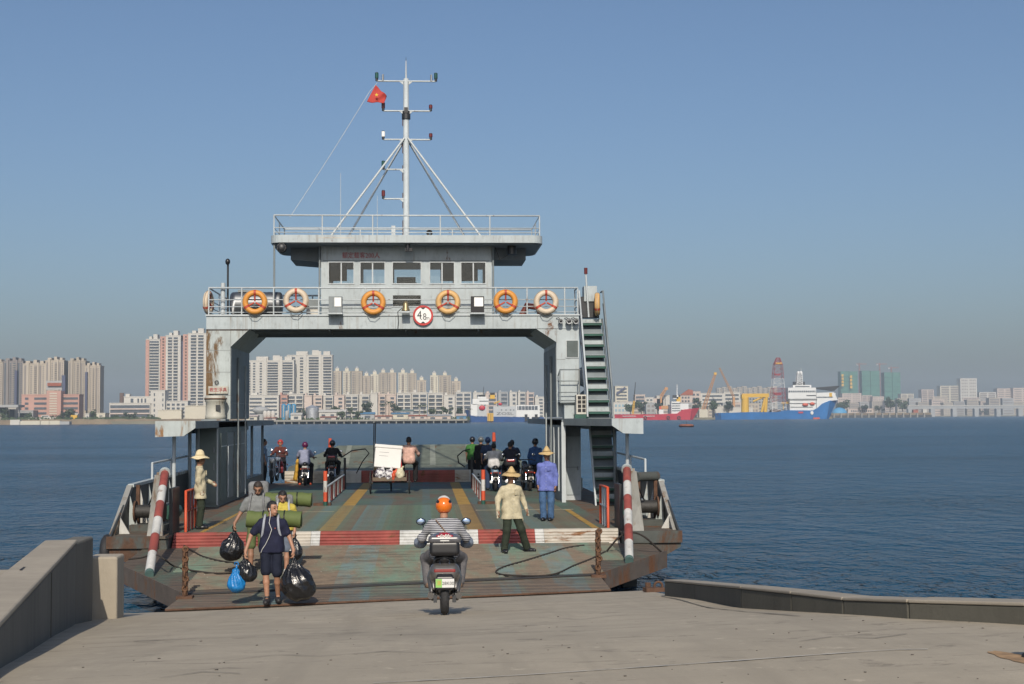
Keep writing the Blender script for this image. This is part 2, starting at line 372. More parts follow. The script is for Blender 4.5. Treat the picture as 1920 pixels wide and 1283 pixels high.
# ------------------------------------------------------------------ quay slip
def qz(x, y):
    lin = .62+.1*(24-y)+.026*x; flat = 2.14; k = .35
    h = max(k-abs(lin-flat),0)/k; return min(lin,flat)-h*h*k*.25
def qs(x, y): return qz(x,y)+.012*math.sin(x*1.1+y*.7)*math.sin(y*.45+1)
def qhit(px, py):
    v = ray(px,py); t0, t1 = 5.0, 60.0
    for i in range(4000):
        t = 5+i*.0125; p = CAM+v*t
        if p.z <= qz(p.x,p.y): return p
    return p
def edge_y(x): return 24.05 + (x+4.2)*(25.75-24.05)/9.2        # the slip ends obliquely at the water
KP = [(1246,1116,1087),(1303,1124,1092),(1390,1140,1099.5),(1484,1147.5,1109),(1581,1153.5,1120),(1703,1161.5,1124),(1925,1172,1130),(2400,1190,1143)]
foot = [qhit(a,b) for a,b,c in KP]; tops = [at(a,c,foot[i].y+.02) for i,(a,b,c) in enumerate(KP)]
def xright(y):                                                    # the slip stops under the kerb
    f = sorted([(p.y,p.x) for p in foot]); ys_=[q[0] for q in f]; xs_=[q[1] for q in f]
    return float(np.interp(y, ys_, xs_)) + .15 if y > ys_[0] else xs_[0]+.15+(ys_[0]-y)*.6
gm = MB(); nx, ny = 80, 320
us = np.linspace(0,1,ny)**.8
for u in us:
    for w in np.linspace(0,1,nx):
        y = -45+(24.9+45)*u; xr = xright(y); xl_ = -4.6-max(0,14-y)*.2; xx = xl_+(xr-xl_)*w
        if u > .9: y = y + (edge_y(xx)-24.9)*(u-.9)/.1
        gm.v.append((xx, y, qz(xx,y)+.012*math.sin(xx*1.1+y*.7)*math.sin(y*.45+1)))
for j in range(ny-1):
    for i in range(nx-1): gm.f.append((j*nx+i, j*nx+i+1, (j+1)*nx+i+1, (j+1)*nx+i)); gm.sm.append(True)
b0 = len(gm.v)
for i in range(nx):
    x,y,z = gm.v[(ny-1)*nx+i]; gm.v.append((x,y,-2))
for i in range(nx-1): gm.f.append(((ny-1)*nx+i, (ny-1)*nx+i+1, b0+i+1, b0+i)); gm.sm.append(False)
slip = tag(gm.build('slipway_ground', CONC), kind='structure')
def strip(name, mat, pts, w, parent=None, lift=.007):             # a thin seam or stain lying on the slip
    mb = MB()
    for i in range(len(pts)-1):
        a, b = Vector(pts[i]), Vector(pts[i+1]); d = (b-a); nrm = Vector((-d.y,d.x,0)).normalized()
        n = max(2,int(d.length/.25))
        for k in range(n):
            p, q = a+d*(k/n), a+d*((k+1)/n); w0 = w*(.4+1.1*random.random()); w1 = w*(.4+1.1*random.random())
            mb.add([(s.x,s.y,qs(s.x,s.y)+lift) for s in (p-nrm*w0,p+nrm*w0,q+nrm*w1,q-nrm*w1)], [(0,1,2,3)])
    return mb.build(name, mat, parent)
strip('joint_seam', PATCH, [qhit(700,1281),qhit(1100,1257),qhit(1400,1240),qhit(1680,1222),qhit(1740,1221)], .014, slip)
strip('joint_seam', PATCH, [qhit(1000,1131),qhit(1130,1125),qhit(1232,1117)], .02, slip)
strip('joint_seam', pm('dark_joint',(.12,.115,.10),.95), [qhit(1240,1117),qhit(1330,1140),qhit(1400,1150),qhit(1500,1158)], .015, slip)
strip('joint_seam', MATS['dark_joint'], [qhit(250,1205),qhit(480,1196),qhit(800,1190),qhit(1100,1182)], .012, slip)
for cr in ([(420,1240),(520,1228),(600,1231),(720,1222),(800,1224)],[(1500,1205),(1560,1196),(1640,1199),(1700,1190)],[(900,1165),(1010,1160),(1090,1163),(1180,1155)],[(300,1275),(380,1262),(450,1265)]):
    strip('crack', MATS['dark_joint'], [qhit(*c) for c in cr], .006, slip)
mb = MB()
for _ in range(75):                                               # scraps of grit and litter on the slip
    p = qhit(random.uniform(150,1900), random.uniform(1150,1280)); s = random.uniform(.003,.009)
    mb.cbox((p.x,p.y,qs(p.x,p.y)+s*.3), (s*random.uniform(1,2.6),s*2,s), random.uniform(0,3))
tag(mb.build('slip_grit', pm('grit',(.10,.09,.075),.9,var=.5,vs=20), slip), kind='stuff')

# left retaining wall of the slip, with the quay platform behind it
wl = thing('retaining_wall', 'tall concrete retaining wall sloping down beside the slip at the left edge', 'wall', (-3.2,15,1.4), world=True)
def wall_seg(name, mat, A, B, th, zt0, zt1, zb0, zb1, parent, bev=.03):
    A, B = Vector((*A,0)), Vector((*B,0)); d = (B-A).normalized(); n = Vector((-d.y,d.x,0))*th
    return MB().add([(A.x,A.y,zb0),(B.x,B.y,zb1),((B+n).x,(B+n).y,zb1),((A+n).x,(A+n).y,zb0),(A.x,A.y,zt0),(B.x,B.y,zt1),((B+n).x,(B+n).y,zt1),((A+n).x,(A+n).y,zt0)],
        [(0,3,2,1),(4,5,6,7),(0,1,5,4),(1,2,6,5),(2,3,7,6),(3,0,4,7)]).build(name, mat, parent, bev)
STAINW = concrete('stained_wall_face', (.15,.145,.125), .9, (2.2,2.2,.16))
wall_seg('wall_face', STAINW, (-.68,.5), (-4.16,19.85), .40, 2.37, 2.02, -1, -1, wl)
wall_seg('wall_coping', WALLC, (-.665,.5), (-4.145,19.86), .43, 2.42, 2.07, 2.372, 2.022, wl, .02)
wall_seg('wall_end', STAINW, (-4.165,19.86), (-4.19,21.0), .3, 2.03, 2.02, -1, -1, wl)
MB().box(-4.33,21.25,-1,-3.90,21.75,1.70).build('pillar', WALLC, wl, .03)
for k in (4,7):                                              # formwork joints on the wall face
    u_ = k/9; x_, y_ = -.68+(-4.16+.68)*u_, .5+19.35*u_; MB().cbox((x_+.004,y_,.6+.9*(1-u_)),(.008,.016,2.9-.05*k),math.atan2(3.48,19.35)).build('form_joint', KERBC, wl)
plat = MB().add([(-25,-10,2.16),(-1.3,-10,2.16),(-1.55,4,2.16),(-3.8,16.35,2.03),(-25,16.9,2.03),(-25,-10,-2),(-1.3,-10,-2),(-1.55,4,-2),(-3.8,16.35,-2),(-25,16.9,-2)],
     [(0,1,2,3,4),(5,9,8,7,6),(0,5,6,1),(1,6,7,2),(2,7,8,3),(3,8,9,4),(4,9,5,0)])
pl = tag(plat.build('quay_platform', WALLC), kind='structure')
mb = MB(); pts = [at(2,1093,13.6),at(20,1075,14.2),at(38,1062,15),at(55,1045,16)]
for a,b in zip(pts,pts[1:]): mb.add([(a.x-.012,a.y,2.165-.0*a.y),(a.x+.015,a.y,2.165),(b.x+.015,b.y,2.13),(b.x-.012,b.y,2.13)],[(0,1,2,3)])
mb.build('platform_crack', BLACK, pl)

# right kerb, block by block
kb = thing('concrete_kerb', 'low dark weathered concrete kerb wall curving along the right side of the slip', 'kerb', qhit(1578,1153), world=True)
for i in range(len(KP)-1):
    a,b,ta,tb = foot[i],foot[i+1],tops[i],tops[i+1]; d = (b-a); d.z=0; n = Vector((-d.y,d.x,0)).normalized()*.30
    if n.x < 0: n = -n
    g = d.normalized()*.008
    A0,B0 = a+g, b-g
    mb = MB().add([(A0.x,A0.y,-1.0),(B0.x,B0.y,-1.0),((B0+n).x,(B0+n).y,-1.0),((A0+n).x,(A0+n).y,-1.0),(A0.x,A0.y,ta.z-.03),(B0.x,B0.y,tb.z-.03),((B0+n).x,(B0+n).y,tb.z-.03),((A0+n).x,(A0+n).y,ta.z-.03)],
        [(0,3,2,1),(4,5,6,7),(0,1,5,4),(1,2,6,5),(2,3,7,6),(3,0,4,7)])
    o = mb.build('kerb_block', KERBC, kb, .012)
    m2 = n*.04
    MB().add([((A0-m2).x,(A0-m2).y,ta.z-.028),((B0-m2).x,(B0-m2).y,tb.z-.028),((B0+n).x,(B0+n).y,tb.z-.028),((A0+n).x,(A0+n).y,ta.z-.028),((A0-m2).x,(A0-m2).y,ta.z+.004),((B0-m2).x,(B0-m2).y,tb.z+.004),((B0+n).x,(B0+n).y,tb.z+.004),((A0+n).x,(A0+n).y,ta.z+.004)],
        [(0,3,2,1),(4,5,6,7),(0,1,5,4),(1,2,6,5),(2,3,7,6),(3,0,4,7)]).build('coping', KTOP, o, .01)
# rusty mooring ring by the kerb end and the rusted bollard at the right edge
p = qhit(1226,1110)
mb = MB().cbox((0,0,.04),(.34,.2,.07),.2); mb.torus((.08,0,.10),.07,.022,axis='y',n=16,m=6); mb.cyl((-.1,0,.05),(-.1,0,.16),.05)
tag(mb.build('mooring_ring', RUST, at=None), 'rusty mooring ring on the slip by the end of the kerb', 'mooring ring').location = p
p = qhit(1944,1236); bo = thing('mooring_bollard', 'black mooring bollard in an orange rust stain at the right edge', 'bollard', p)
MB().lathe([(0,0),(.10,0),(.09,.03),(.06,.05),(.055,.11),(.08,.14),(.07,.17),(0,.18)]).build('post', BLACK, bo)
mb = MB(); n=24
sv = [(0,0,.016)]+[(1*.085*math.cos(2*math.pi*i/n)*(1+.15*math.sin(i*2.3))-.15, .38*math.sin(2*math.pi*i/n)*(1+.1*math.sin(i*1.7)), 0) for i in range(n)]
sv = [(x,y,qs(p.x+x,p.y+y)-p.z+.004) for x,y,z in sv]
mb.add(sv, [(0,1+i,1+(i+1)%n) for i in range(n)]); mb.build('rust_stain', STAINO, bo)
# ------------------------------------------------------------------ text
def text(name, body, size, mat, M, parent=None, ext=.004, align='CENTER', bold=0):
    cu = bpy.data.curves.new(name, 'FONT'); cu.body = body; cu.size = size; cu.extrude = ext; cu.align_x = align; cu.align_y = 'CENTER'; cu.offset = bold
    cu.resolution_u = 2
    tmp = bpy.data.objects.new('tmp', cu); col.objects.link(tmp); dg = bpy.context.evaluated_depsgraph_get()
    me = bpy.data.meshes.new_from_object(tmp.evaluated_get(dg)); bpy.data.objects.remove(tmp)
    me.transform(M); me.materials.clear(); me.name = name
    return link(name, me, mat, parent)
def facing(loc, rz=0, sx=1): return Matrix.Translation(loc) @ Matrix.Rotation(rz,4,'Z') @ Matrix.Rotation(R(90),4,'X') @ Matrix.Diagonal((sx,1,1,1))

# ------------------------------------------------------------------ the ferry
fe = thing('car_ferry', 'pale grey double-ended car ferry with portal bridge, bow ramp lowered onto the slip', 'ferry', (0,43,0), world=True)
# hull and decks
hb = MB()
for s in (-1,1):
    hb.prism([(s*4.9,1.14),(s*6.18,1.14),(s*6.18,.86),(s*5.75,.62),(s*5.2,.45),(s*5.2,-.8),(s*4.9,-.8)], 31.05, 56.2)
hb.box(-4.9,31.75,-.8,4.9,56.2,1.14)
hb.build('hull', RUSTH, fe)
mb = MB().box(-4.88,31.6,1.15,4.88,56.1,1.2); dk = mb.build('main_deck', DECK, fe)
SIDED = pm('side_deck', (.10,.085,.065), .85, var=.3, rust=.5, rs=1.5, bump=.3)
for s in (-1,1): MB().box(min(s*4.885,s*6.2),31.0,1.15,max(s*4.885,s*6.2),56.1,1.195).build('side_deck', SIDED, fe)
YEL = pm('yellow_marking', (.36,.22,.045), .8, var=.2, dirt=.5, rust=.1, rs=3)
WLN = pm('worn_white_marking', (.33,.30,.20), .8, var=.3, dirt=.6)
for x0,x1 in ((-1.78,-1.42),(1.54,1.9)): MB().box(x0,31.75,1.2,x1,55.3,1.205).build('lane_marking', YEL, dk)
MB().box(4.35,31.9,1.2,4.5,38.5,1.205).build('lane_marking', YEL, dk)
MB().box(-4.4,31.9,1.2,-4.28,38.5,1.205).build('lane_marking', YEL, dk)
MB().box(-4.4,38.55,1.2,-1.85,38.68,1.206).build('lane_marking', WLN, dk); MB().box(1.95,38.55,1.2,4.6,38.68,1.206).build('lane_marking', WLN, dk)
# deck anti-slip bars, each its own strip
bar = MB().box(-4.3,-.025,0,4.3,.025,.014).mesh('tread_bar'); bar.materials.append(DECK)
for i in range(28): link('tread_bar', bar, None, dk, loc=(0,32.1+i*.33,1.2))
# bow ramp: two hinged leaves with chamfered corners
def rz_(x, y): return .94 - .0475*(31.2-y) + (.012*(x)*(31.2-y)/7)
tipL, tipR = 24.0, 25.5
def tip(x): return tipL + (x+3.7)*(tipR-tipL)/7.6
rp = [(-5.45,31.15),(-5.45,28.9),(-3.66,tip(-3.66)+1.5),(3.86,tip(3.86)+1.25),(5.62,29.7),(5.45,31.15)]
def slab(poly, zf, th):
    n = len(poly); top = [(x,y,zf(x,y)) for x,y in poly]
    return MB().add(top+[(x,y,z-th) for x,y,z in top], [tuple(range(n)), tuple(range(2*n-1,n-1,-1))]+[(i,n+i,n+(i+1)%n,(i+1)%n) for i in range(n)])
rm = slab(rp, rz_, .30).build('bow_ramp', RAMPM, fe, .012)
for a,b in ((1,2),(3,4)):                                              # rusted side plates on the chamfers
    (x0,y0),(x1,y1) = rp[a],rp[b]; d = Vector((x1-x0,y1-y0,0)); n = Vector((d.y,-d.x,0)).normalized()*.02
    if n.y > 0: n = -n
    q = [(x0,y0,rz_(x0,y0)+.02),(x1,y1,rz_(x1,y1)+.02),(x1,y1,rz_(x1,y1)-.33),(x0,y0,rz_(x0,y0)-.33)]
    MB().add(q+[(x+n.x,y+n.y,z) for x,y,z in q], [(0,1,2,3),(7,6,5,4),(0,4,5,1),(1,5,6,2),(2,6,7,3),(3,7,4,0)]).build('side_plate', pm('ramp_edge',(.105,.085,.07),.85,var=.25,rust=.55,rs=1.8,bump=.4), rm)
lp = [(-3.66,tip(-3.66)+1.47),(-3.70,tip(-3.70)),(3.90,tip(3.9)),(3.86,tip(3.86)+1.22)]
def lz(x, y):                                                         # the lip bends down onto the concrete
    yt = tip(x); zt = qz(x,yt)+.05; yh = yt+1.36; return zt + (rz_(x,yh)-.02-zt)*(y-yt)/1.36
lip = slab(lp, lz, .05).build('ramp_lip', RIBM, rm)  # the lighter rib steel again, sun on the tilted lip painted in
MB().tube([(-3.68,tip(-3.68)+1.48,rz_(-3.68,tip(-3.68)+1.48)-.01),(3.86,tip(3.86)+1.23,rz_(3.86,tip(3.86)+1.23)-.01)],.022,8).build('lip_hinge', BLACK, rm)
MB().tube([(-3.70,tip(-3.70)-.01,qz(-3.70,tip(-3.70))+.03),(3.9,tip(3.9)-.01,qz(3.9,tip(3.9))+.03)],.02,6).build('lip_edge', RUST, rm)
for i in range(34):
    y = 26.4+i*.142; xl, xr = -3.75, 3.95
    if y > 28.2: xl, xr = -4.25, 4.6
    yl = y+ (tip(xl)-24.75)*max(0,(30.5-y)/6); yr = y+(tip(xr)-24.75)*max(0,(30.5-y)/6)
    MB().add([(xl,yl-.022,rz_(xl,yl)),(xr,yr-.022,rz_(xr,yr)),(xr,yr+.022,rz_(xr,yr)),(xl,yl+.022,rz_(xl,yl)),(xl,yl-.014,rz_(xl,yl)+.03),(xr,yr-.014,rz_(xr,yr)+.03),(xr,yr+.014,rz_(xr,yr)+.03),(xl,yl+.014,rz_(xl,yl)+.03)],
        [(0,3,2,1),(4,5,6,7),(0,1,5,4),(1,2,6,5),(2,3,7,6),(3,0,4,7)]).build('tread_bar', RIBM, rm)
RW = pm('rusted_white', (.48,.44,.37), .7, var=.15, dirt=.3, rust=.48, rs=1.8, rc=(.18,.08,.03), stretch=(.5,1,2.5))
def hinge(x0, x1, mat, y, z0, z1, dy):
    n = 5; pr = []
    for i in range(n):
        a, b = i/n, (i+.72)/n
        pr += [(y+dy*a, z0+(z1-z0)*a), (y+dy*b, z0+(z1-z0)*b), (y+dy*b+.03*(1 if dy>0 else -1), z0+(z1-z0)*b+.006)]
    pr += [(y+dy+.05,z1),(y+dy+.05,z0-.1),(y,z0-.1)]
    return MB().prism(pr, x0, x1, 'x').build('hinge_cover', mat, fe)
for x0,x1,m in ((-4.86,-2.4,REDP),(-2.395,-1.9,RW),(-1.895,-1.7,WHT),(-1.695,.03,REDP),(.035,1.75,WHT),(1.755,3.0,REDP),(3.005,3.2,WHT),(3.205,4.86,RW)):
    hinge(x0,x1,m,31.2,.93,1.235,.33)
# stern ramp, raised
for x0,x1,m in ((-4.86,-3.0,RW),(-2.995,-1.9,WHT),(-1.895,1.75,REDP),(1.755,2.3,RW),(2.305,4.86,WHT)):
    MB().box(x0,55.9,1.2,x1,56.2,1.66).build('stern_hinge_cover', m, fe)
    for k in range(3): MB().box(x0,55.87,1.3+k*.11,x1,55.9,1.34+k*.11).build('stern_rib', m, fe)
sr = MB().add([(-4.85,56.25,1.55),(4.85,56.25,1.55),(4.85,57.5,1.78),(3.2,60.8,2.58),(-3.1,60.8,2.55),(-4.85,57.5,1.78)]+[(-4.85,56.25,1.35),(4.85,56.25,1.35),(4.85,57.5,1.55),(3.2,60.8,2.4),(-3.1,60.8,2.36),(-4.85,57.5,1.55)],
    [(0,1,2,5),(5,2,3,4),(6,11,8,7),(11,10,9,8),(0,6,7,1),(1,7,8,2),(2,8,9,3),(3,9,10,4),(4,10,11,5),(5,11,6,0)]).build('stern_ramp', pm('stern_ramp_paint',(.13,.15,.12),.8,var=.2,dirt=.5,rust=.28,rs=1.4), fe)
for x in (-2.6,-.9,.9,2.4): MB().add([(x-.12,57.6,1.81),(x+.12,57.6,1.81),(x+.10,60.7,2.565),(x-.10,60.7,2.56)],[(0,1,2,3)]).build('wheel_track', pm('pale_track',(.22,.24,.20),.8,dirt=.4), sr)

RUSTB = pm('rust_eaten_paint',(.27,.27,.25),.7,var=.15,dirt=.5,rust=.45,rs=2.2,rc=(.14,.085,.045),streak=.6)
# bow lifting struts, striped red and white
def striped(a, b, r, n, mats, name, parent, first=0):
    a, b = Vector(a), Vector(b)
    for i in range(n): MB().cyl(a+(b-a)*(i/n), a+(b-a)*((i+1)/n), r, n=16).build(name, mats[(i+first)%2], parent)
for s in (-1,1):
    yb = 27.5 if s<0 else 28.15
    A, B_2 = Vector((s*5.06,31.45,2.52)), Vector((s*4.62,yb,rz_(s*4.62,yb)+.08))
    st = MB().cyl(A+(A-B_2).normalized()*.08, A, .12, n=16).build('lift_strut', RUSTW, fe)
    striped(A, B_2, .088, 6, (REDP, WHT), 'stripe', st)
    MB().cyl(B_2, B_2-(A-B_2).normalized()*.09, .085, n=16).build('strut_foot', pm('foot_teal',(.07,.13,.12),.8), st)
    # gusset bracket and cheek plates of the hinge tower
    g = MB().prism([(31.2,1.0),(31.55,2.55),(31.75,2.55),(32.1,1.0)], s*5.22-.03, s*5.22+.03, 'x')
    g.add([(s*5.05,31.18,1.0),(s*5.42,31.12,.98),(s*5.30,31.36,1.75),(s*5.2,31.45,2.5),(s*5.12,31.45,2.5),(s*5.05,31.2,1.05)],[(0,1,2,3,4,5)])
    g.prism([(s*5.06,1.0),(s*5.44,1.0),(s*5.26,2.5),(s*5.14,2.5)], 31.35, 31.42).build('hinge_bracket', RUSTB, fe)
    MB().box(s*4.94-.04,31.55,1.195,s*4.94+.04,32.4,2.2).build('bracket_post', DKST, fe)
    # ramp winch: drum, cheeks, motor and cable
    w = MB().cyl((s*5.35,32.9,1.62),(s*5.95,32.9,1.62),.15,n=20).build('winch_drum', pm('greased_cable',(.03,.028,.025),.5,var=.4,vs=30,bump=.5,bs=80), fe)
    for x in (5.33,5.97): MB().cyl((s*x-.02,32.9,1.62),(s*x+.02,32.9,1.62),.24,n=20).build('drum_flange', RUST, w)
    MB().box(min(s*5.2,s*6.05),32.6,1.195,max(s*5.2,s*6.05),33.3,1.33).build('winch_bed', RUSTH, w)
    MB().cyl((s*5.3,33.5,1.55),(s*5.3,34.2,1.55),.17,n=16).build('winch_motor', GREENS, w)
    MB().box(s*5.6-.2,33.5,1.195,s*5.6+.2,34.0,1.75).build('gear_case', GREYP, w)
    for k in range(4): MB().tube([(s*(5.4+k*.08),32.75,1.78),(s*(5.2+k*.03),31.9,2.3),(s*5.06,31.5,2.5)],.018,6).build('winch_cable', BLACK, w)
    if s>0: MB().cyl((s*5.5,33.0,2.3),(s*6.05,33.4,2.3),.11,n=14).build('fairlead_roller', RUSTH, fe)
    MB().box(s*5.55-.04,33.0,1.195,s*5.55+.04,33.1,2.2).build('fairlead_post', RUST, fe)
    MB().box(s*6.0-.04,33.3,1.195,s*6.0+.04,33.4,2.2).build('fairlead_post', RUST, fe)
    # bulwark on the ship's side, sloping bow edge, ribs inside
    X = s*6.15
    bw = MB().prism([(31.1,1.195),(33.3,2.14),(41.0,2.2),(41.0,1.195)], X-.02, X+.02, 'x').build('bulwark', pm('bulwark_shaded',(.035,.042,.046),.6,var=.15,dirt=.4,rust=.25), fe)  # shade inside the bulwark put into its near-black colour
    MB().prism([(31.02,1.0),(33.25,2.2),(33.45,2.16),(31.35,1.1)], X-.09, X+.03, 'x').build('bow_edge', RUSTB, bw)
    MB().prism([(33.3,2.15),(33.3,2.22),(41.0,2.27),(41.0,2.2)], X-.08, X+.06, 'x').build('top_rail', RUSTW, bw)
    for i, y in enumerate((31.9,32.9,34.0,35.1,36.4,37.8)):
        zt = min(2.14, 1.2+(y-31.1)*.43)
        MB().prism([(X-s*.02,1.195),(X-s*.26,1.195),(X-s*.06,zt)], y-.02, y+.02).build('rib', RUSTW if i%2 else WHT, bw)
    for y in (35.8,38.4): MB().cyl((X,y,2.2),(X,y,2.62),.028).build('stanchion', RAILW, bw)
    MB().tube([(X,35.8,2.62),(X,41,2.66)],.028).build('hand_rail', RAILW, bw)
    # tyre fender and nose of the sponson
    if s<0: MB().torus((-6.25,31.35,.85),.28,.11,axis='x',n=24,m=10).build('tyre_fender', BLACK, fe)
    MB().box(min(s*5.1,s*6.2),30.98,.95,max(s*5.1,s*6.2),31.05,1.21).build('nose_plate', RUSTH, fe)
    # rails beside the bow gate
    rl = MB().tube([(s*4.72,32.15,1.2),(s*4.72,32.15,2.1),(s*4.72,33.5,2.1),(s*4.72,33.5,1.2)],.032).build('gate_rail', ORED, fe)
    for y in (32.6,33.05): MB().cyl((s*4.72,y,1.2),(s*4.72,y,2.1),.028).build('baluster', REDP if s<0 else RAILW, rl)
    MB().tube([(s*4.72,32.15,1.65),(s*4.72,33.5,1.65)],.025).build('mid_rail', RAILW if s>0 else ORED, rl)
    # rusty guide post with chain wound on it, at the ramp tip
    x = -3.57 if s<0 else 3.82; y = tip(x)+1.15; z = lz(x,y)
    ch = MB().cyl((x,y,z-.02),(x,y,z+.86),.05).build('ramp_post', RUST, rm)
    for k in range(10):
        MB().torus((x+random.uniform(-.02,.02),y-.045,z+.08+k*.085),.042,.02,n=12,m=5,axis='y' if k%2 else 'x').build('chain_link', pm('rust_orange',(.12,.06,.03),.9,var=.4,vs=12,bump=.5), ch)
    MB().box(x-.14,y-.1,z-.02,x+.14,y+.12,z+.04).build('post_foot', RUST, ch)
# deck barriers with alternating balusters
for s in (-1,1):
    X = s*2.26
    b0_ = MB().tube([(X,41.3,1.72),(X,50.5,1.72)],.03).build('lane_barrier', RAILW, fe)
    for i in range(9):
        y = 41.9+i*1.05; MB().cyl((X,y,1.2),(X,y,1.72),.035).build('baluster', (REDP,WHT)[i%2], b0_)
    for k,(z0,z1,m) in enumerate(((1.2,1.33,GREENS),(1.33,1.6,ORED),(1.6,1.92,WHT),(1.92,2.2,ORED))): MB().cyl((X,41.1,z0),(X,41.1,z1),.058,n=14).build('barrier_post', m, b0_)
    MB().cbox((X+s*.1,41.35,1.24),(.5,.4,.07)).build('post_foot', RUST, b0_)
    MB().cyl((X,51.0,1.2),(X,51.0,2.3),.045).build('far_post', DKST, b0_)

# ---- portal
PF, PB, PD = 43.0, 47.5, 45.85
WL = MB().prism([(-5.94,3.7),(-5.94,6.79),(-5.22,6.79),(-5.22,3.7)], PF, PB)
WL.prism([(-5.22,5.86),(-5.22,6.385),(-4.67,6.385)], PF+.002, PB)
pl_ = WL.build('portal_leg', LEGW, fe)
WR = MB().prism([(4.58,3.7),(4.58,6.79),(5.27,6.79),(5.27,3.7)], PF, PB); WR.prism([(4.58,5.98),(4.58,6.385),(3.97,6.385)], PF+.002, PB)
pr_ = WR.build('portal_leg', WHITE, fe)
beam = MB().prism([(-5.94,6.79),(5.27,6.79),(5.27,6.392),(-5.94,6.392)], PF-.02, PF+.06).build('portal_beam', WHITE, fe)
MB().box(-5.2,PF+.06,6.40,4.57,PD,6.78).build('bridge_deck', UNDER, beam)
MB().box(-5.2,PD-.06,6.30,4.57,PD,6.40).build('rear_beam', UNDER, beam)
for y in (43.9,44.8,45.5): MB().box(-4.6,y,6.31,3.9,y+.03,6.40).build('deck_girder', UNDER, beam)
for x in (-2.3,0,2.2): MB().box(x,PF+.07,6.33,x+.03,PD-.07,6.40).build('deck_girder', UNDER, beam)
MB().box(-5.96,PF-.06,6.785,5.29,PF+.02,6.83).build('deck_edge', RAILW, beam)
# inner linings of the legs (grey, in two plates) and welded seam lines
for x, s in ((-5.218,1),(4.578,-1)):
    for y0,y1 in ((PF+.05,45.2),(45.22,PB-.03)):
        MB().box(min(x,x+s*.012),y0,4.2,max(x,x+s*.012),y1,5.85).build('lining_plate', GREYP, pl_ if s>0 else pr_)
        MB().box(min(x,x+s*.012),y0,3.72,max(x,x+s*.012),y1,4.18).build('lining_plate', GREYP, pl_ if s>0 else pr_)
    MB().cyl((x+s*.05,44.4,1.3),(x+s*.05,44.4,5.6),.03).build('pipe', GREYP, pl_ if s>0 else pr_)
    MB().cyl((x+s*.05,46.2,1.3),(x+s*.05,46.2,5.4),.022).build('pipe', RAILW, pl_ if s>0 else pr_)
MB().box(-5.945,PF-.012,6.36,-4.7,PF-.021+.002,6.375).build('weld_seam', RUST, pl_)
SEAM = pm('weld_seam',(.22,.235,.235),.7,var=.2)
for x in (-4.6,-3.2,-1.75,-.3,1.2,2.65,4.0): MB().box(x,PF-.026,6.40,x+.012,PF-.0205,6.78).build('weld_seam', SEAM, beam)
for z in (4.4,5.1,5.75): MB().box(-5.935,PF-.006,z,-5.225,PF-.0005,z+.012).build('weld_seam', SEAM, pl_); MB().box(4.585,PF-.006,z-.3,4.85,PF-.0005,z-.288).build('weld_seam', SEAM, pr_)
MB().box(-5.23,PF-.006,5.85,-5.218,PF-.0005,6.39).build('weld_seam', SEAM, pl_); MB().box(4.575,PF-.006,5.98,4.587,PF-.0005,6.39).build('weld_seam', SEAM, pr_)
# left: raft canister on its shelf, plate with red characters
ca = MB().lathe([(0,0),(.30,0),(.30,.10),(.285,.12),(.285,.50),(.31,.52),(.32,.60),(.31,.66),(.27,.70),(0,.70)], (-5.60,42.62,3.70), 28).build('raft_canister', pm('canister_paint',(.44,.43,.37),.6,var=.1,dirt=.5,rust=.38,rs=3,rc=(.17,.10,.05)), fe)
MB().torus((-5.60,42.62,4.30),.315,.025,axis='z',n=28,m=6).build('strap', RUST, ca)
MB().box(-5.55,42.30,3.95,-5.42,42.335,4.12).build('valve_plate', DKST, ca)
MB().box(-5.86,42.93,4.46,-5.28,42.98,4.68).build('name_board', MATS['canister_paint'], fe)
text('red_lettering','救生浮具',.13,pm('red_letter',(.35,.02,.03),.6),facing((-5.57,42.925,4.57)),fe)
MB().torus((-5.62,42.95,4.80),.05,.012,axis='y',n=14,m=5).build('eye_ring', DKST, fe)
MB().box(-5.95,42.2,3.655,-5.25,43.0,3.70).build('canister_shelf', GREYP, fe)
# lower deckhouses
MB().box(-5.95,41.2,1.2,-5.30,47.7,3.62).build('left_deckhouse', DKGRN, fe)
ld = MB().box(-5.90,41.165,1.32,-5.36,41.197,3.35).build('house_door', DKGRN, fe)
MB().box(-5.352,41.16,1.25,-5.31,41.199,3.45).build('door_jamb', RAILW, ld)
MB().cyl((-5.42,41.13,2.25),(-5.42,41.13,2.45),.018).build('handle', STEEL, ld); MB().cyl((-5.42,41.13,2.75),(-5.42,41.13,2.9),.018).build('handle', STEEL, ld)
for i,(y0,y1) in enumerate(((41.5,42.7),(42.9,44.2),(44.4,45.7),(45.9,47.3))):
    d = MB().box(-5.298,y0,1.35,-5.272,y1,3.3).build('locker_door', GREYP if i%2 else DKGRN, fe)
    MB().cyl((-5.25,y1-.12,2.1),(-5.25,y1-.12,2.5),.018).build('handle', STEEL, d)
    MB().box(-5.27,y0+.1,2.9,-5.26,y1-.1,2.93).build('bar', RAILW, d)
MB().cyl((-5.25,42.8,1.4),(-5.25,42.8,2.9),.02).build('grab_bar', RAILW, fe)
MB().box(4.62,41.85,1.2,4.70,47.7,3.62).build('right_deckhouse', GREYP, fe)
MB().box(4.70,43.0,1.2,5.30,47.7,3.62).build('right_bulkhead', WHITE, fe)
rd = MB().box(4.86,42.95,1.36,5.24,42.997,3.1).build('house_door', WHITE, fe)
MB().box(4.72,42.93,1.2,4.84,43.0,3.4).build('door_jamb', RAILW, rd); MB().box(4.84,42.93,1.2,5.28,42.99,1.34).build('door_sill', RAILW, rd)
MB().cyl((5.2,42.9,2.1),(5.2,42.9,2.22),.02).build('handle', STEEL, rd)
MB().box(4.86,42.94,2.18,5.24,42.949,2.2).build('panel_seam', GREYP, rd)
